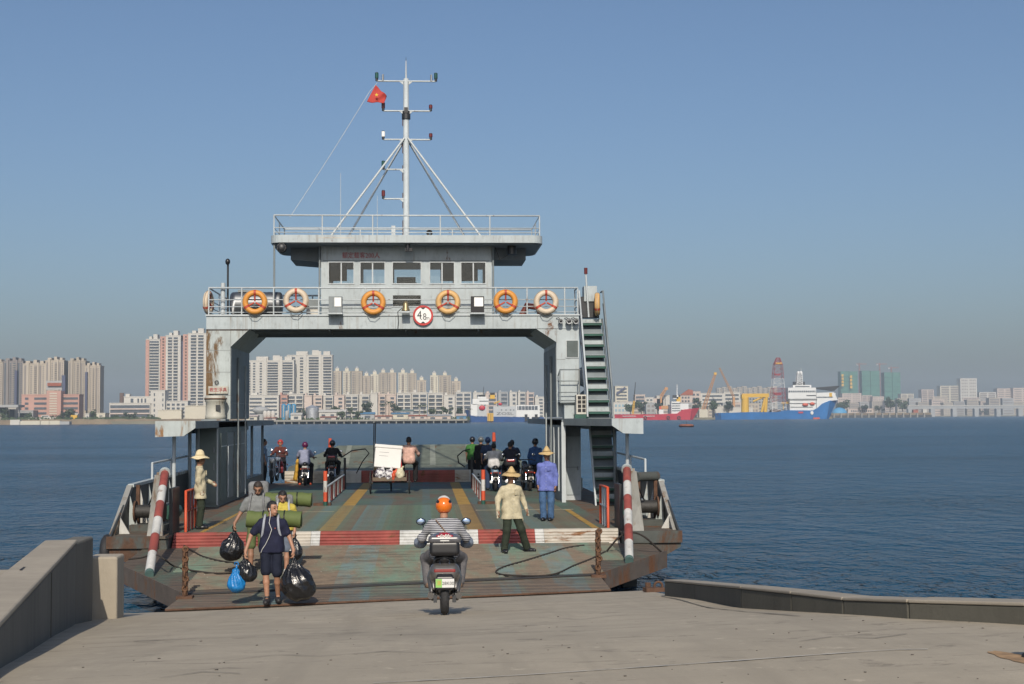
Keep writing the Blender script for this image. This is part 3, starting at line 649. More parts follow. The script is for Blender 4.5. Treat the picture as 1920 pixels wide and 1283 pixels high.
MB().box(4.84,42.9,3.12,5.28,42.99,3.4).build('door_header', GREYP, rd)
MB().box(4.60,41.80,1.2,4.72,41.86,3.55).build('corner_post', RAILW, fe)
for y in (42.5,44,45.5): MB().cyl((4.58,y,1.5),(4.58,y,3.4),.022).build('wall_pipe', RAILW, fe)
# side canopies and their posts
def canopy(poly, z0, z1, name='side_canopy'):
    mb = MB(); mb.prism(poly, z0, z1, 'z'); return mb.build(name, GREYP, fe)
cl = canopy([(-6.28,37.2),(-5.3,37.2),(-5.3,56),(-6.28,56)],3.46,3.65); cr_ = canopy([(6.28,37.2),(5.47,37.2),(4.62,42),(4.62,56),(6.28,56)][::-1],3.46,3.65)
for s, x0, x1 in ((-1,-6.32,-5.3),(1,5.47,6.30)):
    xi, xo = (x1,x0) if s<0 else (x0,x1)
    MB().prism([(xo,3.66),(xi,3.66),(xi,3.48),(xi-s*-.3,3.27),(xo,3.25)], 37.05, 37.2).build('canopy_fascia', RUSTW if s<0 else WHITE, cl if s<0 else cr_)
    MB().box(min(xo,xo+s*-.05),37.2,3.28,max(xo,xo+s*-.05),56,3.46).build('canopy_side', GREYP, cl if s<0 else cr_)
    for y in (38.1,40.6,48.6,51.5,54.8):
        X = s*6.02 if y<45 else s*5.6
        MB().cyl((X,y,1.2),(X,y,3.46),.05,n=10).build('canopy_post', RAILW if y<39 else GREYP, cl if s<0 else cr_)
    if s<0: MB().cyl((-5.62,39.5,1.2),(-5.62,39.5,3.46),.045,n=10).build('canopy_post', GREYP, cl)
    MB().box(s*5.75-.2,48.5,1.2,s*5.75+.2,54.5,1.62).build('side_bench', DKGRN, fe)
# ---- right: window, balcony rail, air conditioner, wall lamps
MB().box(4.86,PF-.03,5.50,5.26,PF-.002,6.05).build('window_frame', RAILW, pr_)
MB().box(4.89,PF-.045,5.53,5.235,PF-.031,6.02).build('window_pane', pm('dark_glass',(.09,.115,.12),.08,var=.15,vs=4), pr_)
rb = MB().tube([(4.62,42.95,4.95),(4.62,42.35,5.12),(5.2,42.35,5.12),(5.3,42.8,5.12)],.02).build('balcony_rail', GREYP, fe)
for z in (4.78,4.44,4.2): MB().tube([(4.62,42.95,z),(4.62,42.35,z),(5.2,42.35,z)],.015).build('rail_bar', GREYP, rb)
for x in (4.62,5.2): MB().cyl((x,42.35,4.15),(x,42.35,5.12),.02).build('rail_post', GREYP, rb)
MB().box(4.62,42.3,4.12,5.3,43,4.16).build('balcony_floor', GREYP, rb)
MB().box(4.75,42.4,3.66,5.15,43,4.12).build('vent_box', WHITE, fe)
ac = MB().box(5.04,41.75,3.78,5.36,42.15,4.36).build('air_conditioner', CREAM, fe, .015)
for i in range(2):
    for j in range(4): MB().box(5.085+i*.13,41.735,3.85+j*.125,5.085+i*.13+.10,41.752,3.85+j*.125+.095).build('grille_opening', BLKP, ac)
MB().box(5.0,41.75,3.66,5.4,42.15,3.78).build('unit_stand', GREENS, ac)
for x,r in ((4.70,.075),(4.95,.10),(5.16,.10)):
    l = MB().lathe([(0,-.08),(r*.6,-.08),(r,-.02),(r,.03),(r*.9,.05)],(x,42.82,6.6),16,'y').build('wall_lamp', DKST, fe)
    MB().lathe([(0,.0),(r*.8,.0),(r*.9,-.01)],(x,42.74,6.6),16,'y').build('lens', pm('lamp_glass',(.35,.36,.36),.15), l)
    MB().tube([(x,42.85,6.6),(x-.05,42.9,6.72),(x-.12,42.95,6.7)],.012).build('bracket', DKST, l)
# stair on the right, upper and lower flight
def stair(x0, x1, yb, zb, yt, zt, n, rail=True):
    root = MB().prism([(yb-.12,zb),(yb+.05,zb),(yt+.05,zt),(yt-.12,zt)], x0-.03, x0+.01, 'x').build('stair', RAILW, fe)
    MB().prism([(yb-.12,zb),(yb+.05,zb),(yt+.05,zt),(yt-.12,zt)], x1-.01, x1+.03, 'x').build('stringer', GREYP, root)
    for i in range(n):
        t = (i+.6)/n; y = yb+(yt-yb)*t; z = zb+(zt-zb)*t
        MB().box(x0+.012,y-.13,z-.075,x1-.012,y+.12,z).build('tread', GREENS, root)
        MB().box(x0+.014,y-.145,z-.005,x1-.014,y-.131,z+.006).build('nosing', WHITE, root)
        if i%2==0: MB().box(x0+.014,y+.08,z+.005,x1-.014,y+.095,z+.12).build('riser_plate', WHITE, root)
    MB().prism([(yb+.16,zb),(yb+.19,zb),(yt+.19,zt),(yt+.16,zt)], x0+.015, x1-.015, 'x').build('back_plate', UNDER, root)  # plate coloured dark to give the shade seen between the treads
    if rail:
        for x in (x0-.02,x1+.02):
            MB().tube([(x,yb-.25,zb+.05),(x,yb-.25,zb+.8),(x,yt-.25,zt+.85),(x,yt+.3,zt+.85)],.028).build('hand_rail', RAILW if x<x1 else GREYP, root)
            MB().tube([(x,yb-.25,zb+.4),(x,yt-.25,zt+.45)],.02).build('hand_rail', GREYP, root)
    return root
stair(5.38,6.08,41.9,3.66,43.9,6.75,9); stair(5.42,6.08,40.3,1.2,41.75,3.6,8,False)
MB().lathe([(0,-.35),(.30,-.35),(.33,-.2),(.33,.2),(.30,.35),(0,.35)],(5.75,44.6,4.25),24,'y').build('raft_drum', WHT, fe)
MB().lathe([(0,-.3),(.30,-.3),(.33,-.15),(.33,.15),(.30,.3),(0,.3)],(5.75,45.6,5.0),24,'y').build('raft_drum', WHT, fe)
MB().box(5.6,44.1,3.66,5.9,45.9,3.93).build('raft_cradle', GREENS, fe)
sb = MB().box(5.42,44.0,6.8,6.02,44.6,7.45).build('stair_locker', DKST, fe); MB().box(5.55,43.95,7.3,5.95,44.5,7.78).build('locker_top', WHITE, sb)
lm = MB().cyl((5.68,43.9,6.8),(5.6,43.9,8.15),.03).build('lamp_pole', RAILW, fe); MB().cyl((5.6,43.9,8.15),(5.6,43.9,8.34),.055).build('lamp_head', REDL, lm)
lm = MB().cyl((-5.35,43.3,6.8),(-5.35,43.3,8.4),.03).build('lamp_pole', DKST, fe); MB().ell((-5.35,43.25,8.45),(.075,.075,.1)).build('lamp_head', BLKP, lm)
MB().cyl((-5.48,43.2,6.8),(-5.48,43.2,7.8),.07).build('vent_post', RAILW, fe)
# ---- upper deck rails
def rail(pts, posts, zs, z0, r=.022, name='upper_rail', mat=RAILW):
    root = MB().tube([(x,y,zs[0]) for x,y in pts], r*1.25).build(name, mat, fe)
    for z in zs[1:]: MB().tube([(x,y,z) for x,y in pts], r*.75).build('rail_bar', mat, root)
    for x,y in posts: MB().cyl((x,y,z0),(x,y,zs[0]),r).build('rail_post', mat, root)
    return root
rail([(-5.88,47.3),(-5.88,43.05),(5.25,43.05),(5.25,43.9)], [(-5.88,47.3),(-5.88,45.2),(-5.88,43.05),(-4.9,43.05),(-3.95,43.05),(-2.6,43.05),(-1.2,43.05),(1.13,43.05),(2.75,43.05),(3.7,43.05),(4.85,43.05),(5.25,43.05),(5.25,43.9)], (7.64,7.28,7.07,6.90), 6.8)
rail([(-5.2,45.8),(-2.7,45.8)], [(-4.5,45.8),(-3,45.8)], (7.64,7.28), 6.8)
tk = MB().lathe([(0,-.78),(.30,-.78),(.35,-.74),(.36,-.7)]+[(.36+.008*(i%2),-.7+.1*i) for i in range(15)]+[(.35,.74),(.30,.78),(0,.78)],(-4.55,43.85,7.22),28,'x').build('steel_tank', STEEL, fe)
for x in (-5.0,-4.1): MB().box(x-.05,43.6,6.8,x+.05,44.1,6.95).build('tank_saddle', DKST, tk)
MB().box(-5.1,43.7,7.57,-4.6,44.0,7.64).build('tank_cover', GREYP, tk)
MB().box(-3.0,43.4,6.8,-2.65,43.8,7.05).build('vent_box', CREAM, fe); MB().box(-3.05,44.2,6.8,-2.7,44.5,7.4).build('vent_box', GREYP, fe)
MB().tube([(4.2,43.8,6.8),(4.1,43.8,7.1),(3.75,43.8,7.15),(3.6,43.8,6.85)],.11,12).build('vent_cowl', pm('brown_red',(.14,.03,.02),.6), fe)
# floodlights, bell, height sign on the beam
for x, m in ((-2.08,GREYP),(2.18,BLKP)):
    z=7.0
    f = MB().box(x-.2,42.75,z-.12,x+.2,42.98,z+.36).build('flood_light', m, fe, .01)
    MB().box(x-.03 if x<0 else x-.1,42.73,z+.05,x+.17,42.748,z+.32).build('reflector', LAMPG, f)
    MB().box(x-.22,42.55,z-.19,x+.22,42.98,z-.15).build('shelf', RAILW, f)
    MB().box(x-.19,42.60,z-.145,x+.19,42.98,z-.125).build('base', m, f)
bl = MB().lathe([(.13,0),(.12,.04),(.09,.10),(.085,.2),(.05,.27),(0,.29)],(.02,42.72,6.92),18).build('ship_bell', pm('brass',(.22,.18,.10),.4,metal=.6,var=.3), fe)
MB().box(-.10,42.55,6.85,.14,42.98,6.89).build('shelf', RAILW, bl); MB().tube([(-.1,42.8,7.0),(-.22,42.9,6.9),(-.2,42.95,6.6),(-.22,42.96,6.4)],.012).build('cord', BLKP, bl)
sg = MB().lathe([(0,-.012),(.305,-.012),(.305,.012),(0,.012)],(.54,42.90,6.79),40,'y',False).build('height_sign', pm('sign_white',(.75,.75,.73),.4,var=.04), fe)
MB().lathe([(.245,-.016),(.305,-.016),(.305,-.0125),(.245,-.0125),(.245,-.016)],(.54,42.90,6.79),40,'y',False).build('red_ring', pm('sign_red',(.45,.03,.025),.45), sg)
text('figure','4',.36,BLKP,facing((.43,42.884,6.79),0,.8),sg); text('figure','.8',.29,pm('figure_grey',(.12,.12,.12),.6),facing((.56,42.884,6.745),0,.85),sg); text('figure','m',.16,MATS['figure_grey'],facing((.68,42.884,6.71)),sg)
MB().prism([(.46,7.03),(.62,7.03),(.54,6.97)],42.882,42.886).build('mark', BLKP, sg); MB().prism([(.46,6.55),(.62,6.55),(.54,6.61)],42.882,42.886).build('mark', BLKP, sg)
# ---- wheelhouse with real openings
WF, WBk = 43.72, 45.8
wh = MB()
wins = [(-2.34,-1.59),(-1.375,-.64),(-.385,.47),(.76,1.49),(1.72,2.46)]
zs0, zs1 = 7.84, 8.48
for y0,y1 in ((WF,WF+.06),(WBk-.06,WBk)):
    front = y0==WF
    wh.box(-2.58,y0,6.79,2.66,y1,7.12 if front else zs0); 
    if front:
        wh.box(-2.58,y0,7.12,-.385,y1,7.47); wh.box(.47,y0,7.12,2.66,y1,7.47); wh.box(-2.58,y0,7.47,2.66,y1,zs0)
    wh.box(-2.58,y0,zs1,2.66,y1,9.02)
    e = [-2.58]+[v for w in wins for v in w]+[2.66]
    for i in range(0,len(e),2): wh.box(e[i],y0,zs0,e[i+1],y1,zs1)
for x0,x1 in ((-2.58,-2.52),(2.60,2.66)):
    wh.box(x0,WF+.06,6.79,x1,WBk-.06,zs0); wh.box(x0,WF+.06,zs1,x1,WBk-.06,9.02)
    for y in (43.78,44.7,45.5): wh.box(x0,y,zs0,x1,y+.24,zs1)
whh = wh.build('wheelhouse', WHITE, fe)
MB().box(-2.5,43.8,6.8,2.58,45.7,6.86).build('floor', DKST, whh); MB().box(-2.5,43.8,8.9,2.58,45.7,8.98).build('ceiling', pm('dark_wood',(.05,.04,.03),.7), whh)
def glass():
    m, t, b, N, L = nodes('window_glass'); t.nodes.remove(b)
    tr = N('ShaderNodeBsdfTransparent'); tr.inputs[0].default_value = (.93,.95,.95,1); gl = N('ShaderNodeBsdfGlossy'); gl.inputs['Roughness'].default_value = .02
    lw = N('ShaderNodeFresnel'); lw.inputs[0].default_value = 1.5; mx = N('ShaderNodeMixShader'); L(lw.outputs[0],mx.inputs[0]); L(tr.outputs[0],mx.inputs[1]); L(gl.outputs[0],mx.inputs[2]); L(mx.outputs[0], t.nodes['Material Output'].inputs[0]); return m
GLASS = glass()
for i,(a,b) in enumerate(wins):
    o = MB().box(a,WF+.025,zs0,b,WF+.033,zs1).build('window', GLASS, whh)
    fr = MB()
    for q in ((a-.025,zs0-.03,b+.025,zs0),(a-.025,zs1,b+.025,zs1+.025),(a-.025,zs0,a,zs1),(b,zs0,b+.025,zs1)): fr.box(q[0],WF-.02,q[1],q[2],WF-.001,q[3])
    if i!=2: fr.box((a+b)/2-.02,WF+.0,zs0,(a+b)/2+.02,WF+.02,zs1)
    fr.build('frame', RAILW, o)
    MB().box(a,WBk-.035,zs0,b,WBk-.027,zs1).build('rear_window', GLASS, whh)
MB().box(-.385,WF+.03,7.12,.47,WF+.04,7.47).build('lower_window', GLASS, whh)
MB().box(-.43,WF-.012,7.10,.52,WF-.001,7.12).build('lower_sill', RAILW, whh)
MB().box(-1.0,45.3,6.86,1.1,45.5,7.6).build('console', DKST, whh); MB().box(-.25,44.6,6.86,.35,45.0,7.95).build('helm_console', BLKP, whh); MB().box(-.3,45.4,7.3,.3,45.5,8.2).build('chair_back', BLKP, whh)
MB().box(-2.45,45.0,6.86,-1.2,45.7,7.6).build('console', DKST, whh)
for x0,x1 in ((-2.45,-1.9),(1.1,2.3)): MB().box(x0,45.68,8.1,x1,45.72,8.9).build('curtain', pm('curtain',(.12,.09,.07),.9,var=.3,vs=8), whh)
MB().box(-2.52,WF-.02,8.535,2.6,WF-.001,8.55).build('drip_strip', GREYP, whh)
for z in (7.06,7.13): MB().box(-2.57,WF-.014,z,-.43,WF-.001,z+.016).build('moulding', GREYP, whh); MB().box(.53,WF-.014,z,2.65,WF-.001,z+.016).build('moulding', GREYP, whh)
text('red_lettering','额定载客200人',.205,MATS['red_letter'],facing((-1.36,WF-.008,8.69),0,.87),whh)
for x in (-2.62,2.70): MB().cyl((x,WF-.05,6.8),(x,WF-.05,9.0),.03).build('corner_pipe', GREYP, whh)
# roof
def rr(x0,y0,x1,y1,r,n=6):
    o=[]
    for cx,cy,a in ((x1-r,y0+r,-90),(x1-r,y1-r,0),(x0+r,y1-r,90),(x0+r,y0+r,180)): o += [(cx+r*math.cos(R(a+90*i/n)),cy+r*math.sin(R(a+90*i/n))) for i in range(n+1)]
    return o
rf = MB().prism(rr(-4.06,42.98,4.20,46.45,.35),9.01,9.24,'z').build('roof', RUSTW if 0 else WHITE, whh)
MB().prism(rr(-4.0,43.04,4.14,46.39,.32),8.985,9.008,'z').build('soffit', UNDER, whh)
for s,x0,x1 in ((-1,-3.55,-2.66),(1,2.74,3.75)):
    MB().prism([(x0,8.99),(x1,8.99),(x1,8.55 if s<0 else 8.62),(x0,8.62)],44.2,46.0).build('wing_duct', UNDER, whh)
MB().box(-2.62,43.03,9.14,-1.55,42.977,9.16).build('rust_patch', RW, whh)
l = MB().lathe([(0,-.1),(.12,-.1),(.16,0),(.16,.05),(.14,.06)],(-3.72,43.1,8.86),18,'y').build('search_light', DKST, whh); MB().lathe([(0,.0),(.13,.0)],(-3.72,43.02,8.86),18,'y').build('lens', pm('light_glass',(.5,.5,.48),.1), l)
MB().cyl((3.28,43.6,8.98),(3.28,43.6,8.72),.14,n=14).build('loud_hailer', BLKP, whh); MB().cyl((.08,43.15,8.98),(.08,43.15,8.78),.07).build('bell_push', BLKP, whh); MB().box(.0,43.1,8.76,.22,43.3,8.86).build('speaker', BLKP, whh)
MB().tube([(2.75,43.5,8.95),(2.9,43.5,8.55),(3.15,43.55,8.7)],.01).build('cable', BLKP, whh)
MB().cyl((-3.95,43.2,6.8),(-3.95,43.2,9.0),.03).build('roof_pillar', GREYP, whh)
for p in ((-3.97,43.1),): pass
rail([(-3.95,46.3),(-3.95,43.1),(4.1,43.1),(4.1,46.3),(-3.95,46.3)], [(-3.95,46.3),(-3.95,43.1),(-2.5,43.1),(-.98,43.1),(1.07,43.1),(2.58,43.1),(4.1,43.1),(4.1,46.3),(4.1,44.7),(-3.95,44.7),(-1.5,46.3),(1.5,46.3)], (9.85,9.47,9.33), 9.24, .021, 'roof_rail')
MB().box(-.42,43.4,9.24,-.3,43.5,9.58).build('antenna_box', RAILW, whh); MB().box(.12,45.0,9.24,.5,45.4,9.36).build('roof_box', WHT, whh)
l = MB().cyl((.72,44.0,9.24),(.72,44.0,9.42),.03).build('roof_horn', DKST, whh); MB().lathe([(.03,.2),(.05,.05),(.10,-.08)],(.74,43.95,9.42),16,'y').build('bell_mouth', STEEL, l)
for x,z in ((-2.0,11.3),(-.87,10.6)): MB().cyl((x,44,9.24),(x,44,z),.012,.006,n=6).build('whip_antenna', RAILW, whh)
# mast
ms = MB().cyl((0,46,9.24),(0,46,14.75),.105,.09,n=18).build('mast', pm('mast_paint',(.50,.55,.57),.5,var=.08,dirt=.4,rust=.12), fe)
MB().cyl((0,46,14.75),(0,46,15.35),.032,.014,n=8).build('top_spike', RAILW, ms); MB().cyl((0,46,15.35),(0,46,15.47),.01,.004,n=6).build('tip', DKST, ms)
MB().cyl((0,46,13.42),(0,46,13.68),.14,n=16).build('collar', DKST, ms); MB().box(-.06,45.84,13.6,.06,45.9,13.78).build('junction_box', BLKP, ms)
for k in range(5): MB().box(-.125,45.97,9.6+k*.9,-.10,46.03,9.6+k*.9+.5).build('cable_tray', RUST, ms)
for z,xl,xr in ((14.66,-.95,.97),(13.68,-.74,.80),(12.74,-.74,.80),(11.76,-.74,0),(10.80,-.74,0)):
    yard = MB().cyl((xl,45.95,z),(xr,45.95,z),.028,n=8).build('yard', RAILW, ms)
    MB().prism([(-.09,z),(-.24,z),(-.09,z-.12)],45.93,45.97).build('gusset', RAILW, yard)
    if xr>0: MB().prism([(.09,z),(.24,z),(.09,z-.12)],45.93,45.97).build('gusset', RAILW, yard)
    for x in (xl,xr):
        if x==0: continue
        lens = GRNL if z in (14.66,11.76) else REDL if z in (13.68,10.80) else (LAMPG if x<0 else REDL)
        k = 1.0 if (x<0 or z>14) else .6
        MB().cyl((x,45.95,z),(x,45.95,z+.09),.045,n=10).build('lamp_base', DKST, yard); MB().cyl((x,45.95,z+.09),(x,45.95,z+.09+.17*k),.06,n=12).build('lantern', lens, yard)
        MB().ell((x,45.95,z+.09+.17*k),(.055,.055,.03)).build('lantern_cap', DKST, yard)
    if z>14:
        for x in (xl+.2,xr-.15): MB().cyl((x,45.95,z),(x,45.95,z+.22),.04,.03,n=10).build('sensor', STEEL, yard)
for a,b in (((-.06,45.9,12.78),(-2.58,45.3,9.24)),((-.06,46.1,12.74),(-2.1,46.3,9.24)),((.06,45.9,12.78),(2.58,45.3,9.24)),((.06,46.1,12.74),(2.12,46.3,9.24))): MB().cyl(a,b,.035,n=8).build('mast_stay', RAILW, ms)
# halyard and flag
f0, f1 = Vector((-3.55,43.9,9.9)), Vector(at(693,172,45.9))
MB().tube([f0+(f1-f0)*(i/8)-Vector((0,0,.05*math.sin(math.pi*i/8))) for i in range(9)]+[Vector((-.93,45.95,14.6))],.009,5).build('flag_halyard', RAILW, ms)
fl = MB(); n=14; A, Bq, Cq, D = at(704,160,45.9),at(688,192,45.9),at(720,193,45.75),at(725,180,45.95)
for i in range(n+1):
    for j in range(n+1):
        u,v = i/n,j/n; p = (A*(1-v)+Bq*v)*(1-u)+(D*(1-v)+Cq*v)*u
        fl.v.append((p.x, p.y+.07*math.sin(u*7+v*3)*u, p.z+.02*math.sin(u*9+v*2)))
fl.f = [(i*(n+1)+j,i*(n+1)+j+1,(i+1)*(n+1)+j+1,(i+1)*(n+1)+j) for i in range(n) for j in range(n)]; fl.sm=[True]*len(fl.f)
flo = thing('national_flag','small red flag with a yellow star flying from the mast halyard','flag',f1,world=True)
cloth = fl.build('flag_cloth', pm('flag_red',(.42,.045,.035),.8,var=.08), flo); sm_ = cloth.modifiers.new('solid','SOLIDIFY'); sm_.thickness=.006
c = at(706,178,45.68); star=[(c.x+(.065 if k%2==0 else .027)*math.sin(k*math.pi/5), c.z+(.065 if k%2==0 else .027)*math.cos(k*math.pi/5)) for k in range(10)]
MB().prism(star, c.y, c.y+.006).build('star', pm('flag_yellow',(.65,.45,.05),.8), flo)

# ---- lifebuoys on the upper rail
def lifebuoy(px, py, colr, label, Y=42.88, rz=0):
    p = at(px,py,Y); t = thing('lifebuoy', label, 'lifebuoy', p, rz, 'lifebuoys hung on the upper rails')
    MB().torus((0,0,0),.285,.083,n=36,m=12).build('ring', colr, t)
    for a in (90,210,330):
        c, s_ = math.cos(R(a)), math.sin(R(a)); M = Matrix.Rotation(R(a),4,'Y')
        mb = MB()
        for k in (-1,1):
            pts=[]
        n=12; vs=[]
        for w in (-.035,.035):
            for k in range(n):
                b = 2*math.pi*k/n; q = .285+.089*math.cos(b); vs.append((q*c - w*s_*1, .089*math.sin(b), q*s_ + w*c))
        mb.add(vs,[(k,(k+1)%n,n+(k+1)%n,n+k) for k in range(n)],True).build('band', STRAP, t)
        MB().cyl((c*.03,-.02,s_*.03),(c*.21,-.05,s_*.21),.026,n=8).build('spoke', STRAP, t)
    MB().torus((0,0,0),.375,.010,n=30,m=5).build('grab_line', ROPE2, t)
    MB().tube([(-.18,-.02,-.34),(-.1,-.05,-.45),(.05,-.05,-.47),(.2,-.02,-.36)],.012,6).build('loose_line', DKST, t)
    return t
STRAP = pm('buoy_red',(.40,.055,.03),.6,var=.15); ROPE2 = pm('pale_rope',(.35,.30,.24),.9)
BO = pm('buoy_orange',(.62,.27,.05),.55,var=.12,dirt=.2); BC = pm('buoy_cream',(.60,.50,.38),.6,var=.1,dirt=.3); BY = pm('buoy_faded',(.62,.38,.15),.55,var=.15,dirt=.2)
for a in ((478,567,BO,'orange lifebuoy in front of the steel tank, leftmost facing one'),(555,564,BC,'faded cream lifebuoy between the steel tank and the wheelhouse'),
          (700,568,BO,'orange lifebuoy left of the bell below the wheelhouse windows'),(840,567,BY,'pale yellow lifebuoy right beside the round 4.8 m sign'),
          (948,566,BO,'orange lifebuoy right of the black floodlight'),(1024,567,BC,'faded cream lifebuoy nearest the right end of the upper rail')): lifebuoy(*a)
lifebuoy(402,568,BC,'cream lifebuoy seen edge-on at the left end of the upper rail',43.6,R(80)).location.x = -5.97
lifebuoy(1120,571,BY,'yellow lifebuoy seen edge-on at the top of the right stair',43.75,R(82))
# ------------------------------------------------------------------ far shore
def bx(px, Y, py=783): return at(px,py,Y).x
def bz(px, py, Y): return at(px,py,Y).z
LAND = pm('far_ground',(.16,.15,.11),.9,var=.2,vs=.05); SAND = pm('sandy_bank',(.22,.17,.11),.95,var=.3,vs=.05)
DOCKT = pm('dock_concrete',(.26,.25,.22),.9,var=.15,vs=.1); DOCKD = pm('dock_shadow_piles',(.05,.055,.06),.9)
WIN = pm('far_window',(.075,.09,.11),.3,var=.25,vs=.2); WINB = pm('far_window_blue',(.10,.13,.19),.25,var=.2,vs=.2); WIND = pm('far_recess',(.06,.07,.13),.6,var=.1,vs=.1)
BEI = pm('beige_wall',(.42,.37,.30),.8,var=.06,vs=.03); BEI2 = pm('tan_wall',(.36,.32,.26),.8,var=.06,vs=.03); TAUP = pm('taupe_wall',(.22,.20,.19),.8,var=.08,vs=.03)
FWH = pm('far_white_wall',(.50,.485,.445),.8,var=.06,vs=.05); FCR = pm('far_cream_wall',(.52,.49,.40),.8,var=.06,vs=.05); FPK = pm('far_pink_wall',(.44,.26,.21),.8,var=.06,vs=.05); FPW = pm('pale_pink_wall',(.50,.42,.37),.8,var=.06,vs=.05)
FGR = pm('far_grey_wall',(.33,.34,.34),.8,var=.08,vs=.05); ROOFR = pm('red_roof',(.30,.09,.05),.85,var=.15,vs=.3); ROOFB = pm('blue_roof',(.08,.20,.33),.7,var=.1,vs=.3)
NET = pm('green_net',(.07,.19,.15),.85,var=.15,vs=.08); BRN = pm('brown_stack',(.14,.10,.085),.9); YELT = pm('crane_yellow',(.60,.36,.03),.6,var=.08); ORC = pm('crane_orange',(.48,.25,.10),.7,var=.08)
land = MB()
def lp_(px, Y): return (bx(px,Y), Y)
shore = [(-2600,1230),lp_(0,1215),lp_(200,1205),lp_(300,1195),lp_(465,1015),lp_(875,1000),lp_(890,1592),lp_(1150,1592),lp_(1340,1592),lp_(1560,1600),lp_(1562,2300),lp_(1742,2320),lp_(1745,3300),(5200,3400)]
n = len(shore); far = 5200
land.add([(x,y,2.4) for x,y in shore]+[(5200,far,2.4),(-2600,far,2.4)], [tuple(range(n+2))])
land.add([(x,y,2.4) for x,y in shore]+[(x,y-2,-1) for x,y in shore], [(i,i+1,n+i+1,n+i) for i in range(n-1)])
tag(land.build('far_shore_land', LAND), kind='structure')
bk = MB(); sp = [(-2600,1226,4.4)]+[(bx(px,1200),1200+random.uniform(-3,3),random.uniform(3.6,4.6)) for px in range(-100,472,12)]
for (a,b) in zip(sp,sp[1:]): bk.add([(a[0],a[1],-.5),(b[0],b[1],-.5),(b[0],b[1]+9,b[2]),(a[0],a[1]+9,a[2]),(a[0],a[1]+60,a[2]),(b[0],b[1]+60,b[2])],[(0,1,2,3),(3,2,5,4)])
tag(bk.build('sandy_bank', SAND), kind='structure')

def facade(mb_win, mb_slab, x0, x1, y, z0, z1, floors, cols):
    W = x1-x0; fh = (z1-z0)/floors
    for (u0,u1,k) in cols:
        a,b = x0+u0*W, x0+u1*W
        for f in range(floors):
            z = z0+f*fh
            if k=='w':
                m = max(1,int((b-a)/3.6)); s = (b-a)/m
                for i in range(m): mb_win.box(a+i*s+s*.2,y-.25,z+fh*.3,a+(i+1)*s-s*.2,y+.1,z+fh*.82)
            elif k=='b':
                mb_win.box(a,y-.2,z+fh*.28,b,y+.1,z+fh*.95); mb_slab.box(a-.1,y-1.1,z,b+.1,y,z+fh*.28)
            elif k=='r': mb_win.box(a,y-.25,z+fh*.35,b,y+.1,z+fh*.8)
        if k=='d': mb_win.box(a,y-.3,z0,b,y+.1,z1)
def bldg(name, label, px0, px1, pt, Y, wall, cols, floors, depth=16, zb=2.4, slab=None, win=None, top=(), group=None, cat='building', wings=()):
    x0,x1 = bx(px0,Y),bx(px1,Y); zt = bz((px0+px1)/2,pt,Y); xc=(x0+x1)/2
    t = thing(name,label,cat,(xc,Y,zb),group=group,world=True)
    w = MB().box(x0,Y,zb,x1,Y+depth,zt)
    for (u0,u1,dy,dz) in wings: w.box(x0+u0*(x1-x0),Y-dy,zb,x0+u1*(x1-x0),Y+1,zt+dz)
    w.build('wall', wall, t)
    a,b = MB(),MB(); facade(a,b,x0,x1,Y-.01,zb+.5,zt-1.2,floors,cols)
    if a.v: tag(a.build('windows', win or WIN, t), kind='stuff')
    if b.v: tag(b.build('balconies', slab or wall, t), kind='stuff')
    r = MB().box(x0-.3,Y-.3,zt,x1+.3,Y+depth,zt+.7)
    for (u0,u1,h) in top: r.box(x0+u0*(x1-x0),Y+1,zt+.5,x0+u1*(x1-x0),Y+depth*.7,zt+h)
    r.build('roof', wall, t)
    return t, x0, x1, zt
# left: beige tower estate
st_ = [(.06,.16,'d'),(.30,.44,'w'),(.50,.62,'b'),(.74,.82,'d'),(.86,.96,'w')]
for i,(a,b,tp,c,lab) in enumerate(((-30,4,680,BEI2,'tan apartment tower cut off by the left edge of the picture'),(5,42,678,TAUP,'dark taupe apartment tower with blue recess behind the grey canopy at far left'),
      (42,84,683,BEI,'beige apartment tower behind the left wing of the pink office block'),(84,119,677,BEI,'beige apartment tower directly behind the rooftop sign of the pink office'),
      (127,159,678,BEI2,'tan apartment tower behind the right wing of the pink office block'),(159,187,687,BEI,'rightmost tower of the beige estate, beside the open sky'))):
    bldg('apartment_tower',lab,a,b,tp,1330,c,st_,27,win=TAUP if i!=1 else WIN,slab=BEI,top=((.1,.3,3),(.45,.6,4),(.75,.9,3)),group='beige tower estate on the left shore',wings=((.16,.28,1.5,1.5),(.64,.72,1.5,1.5)))
for px,y0,y1,w in ((29.5,695,762,2.2),(119,704,738,3.5),(161.5,698,770,2)):
    MB().box(bx(px-w,1327),1325,bz(px,y1,1327),bx(px+w,1327),1329,bz(px,y0,1327)).build('dark_recess', WIND, [o for o in col.objects if o.name.startswith('apartment_tower')][2])
t,x0,x1,zt = bldg('office_block','pink office block with ribbon windows in front of the beige towers',40,148,741,1270,FPK,[(.06,.12,'r'),(.22,.44,'r'),(.68,.98,'r')],5)
MB().box(bx(87,1262),1262,2.4,bx(114,1262),1275,bz(100,733,1262)).build('centre_bay', FPK, t)
mbw = MB(); facade(mbw,MB(),bx(92,1261),bx(106,1261),1261.9,8,bz(100,736,1262),9,[(0,1,'r')]); tag(mbw.build('windows', FCR, t), kind='stuff')
MB().box(bx(85,1265),1266,bz(100,731,1265),bx(115,1265),1268,bz(100,714,1265)).build('sign_frame', FGR, t)
MB().box(bx(88,1264),1264,bz(100,724,1264),bx(114,1264),1265.5,bz(100,718,1264)).build('sign_board', ROOFR, t)
t = thing('grey_canopy','flat grey terminal canopy on columns at the far left shore','canopy',(bx(20,1235),1235,3),world=True)
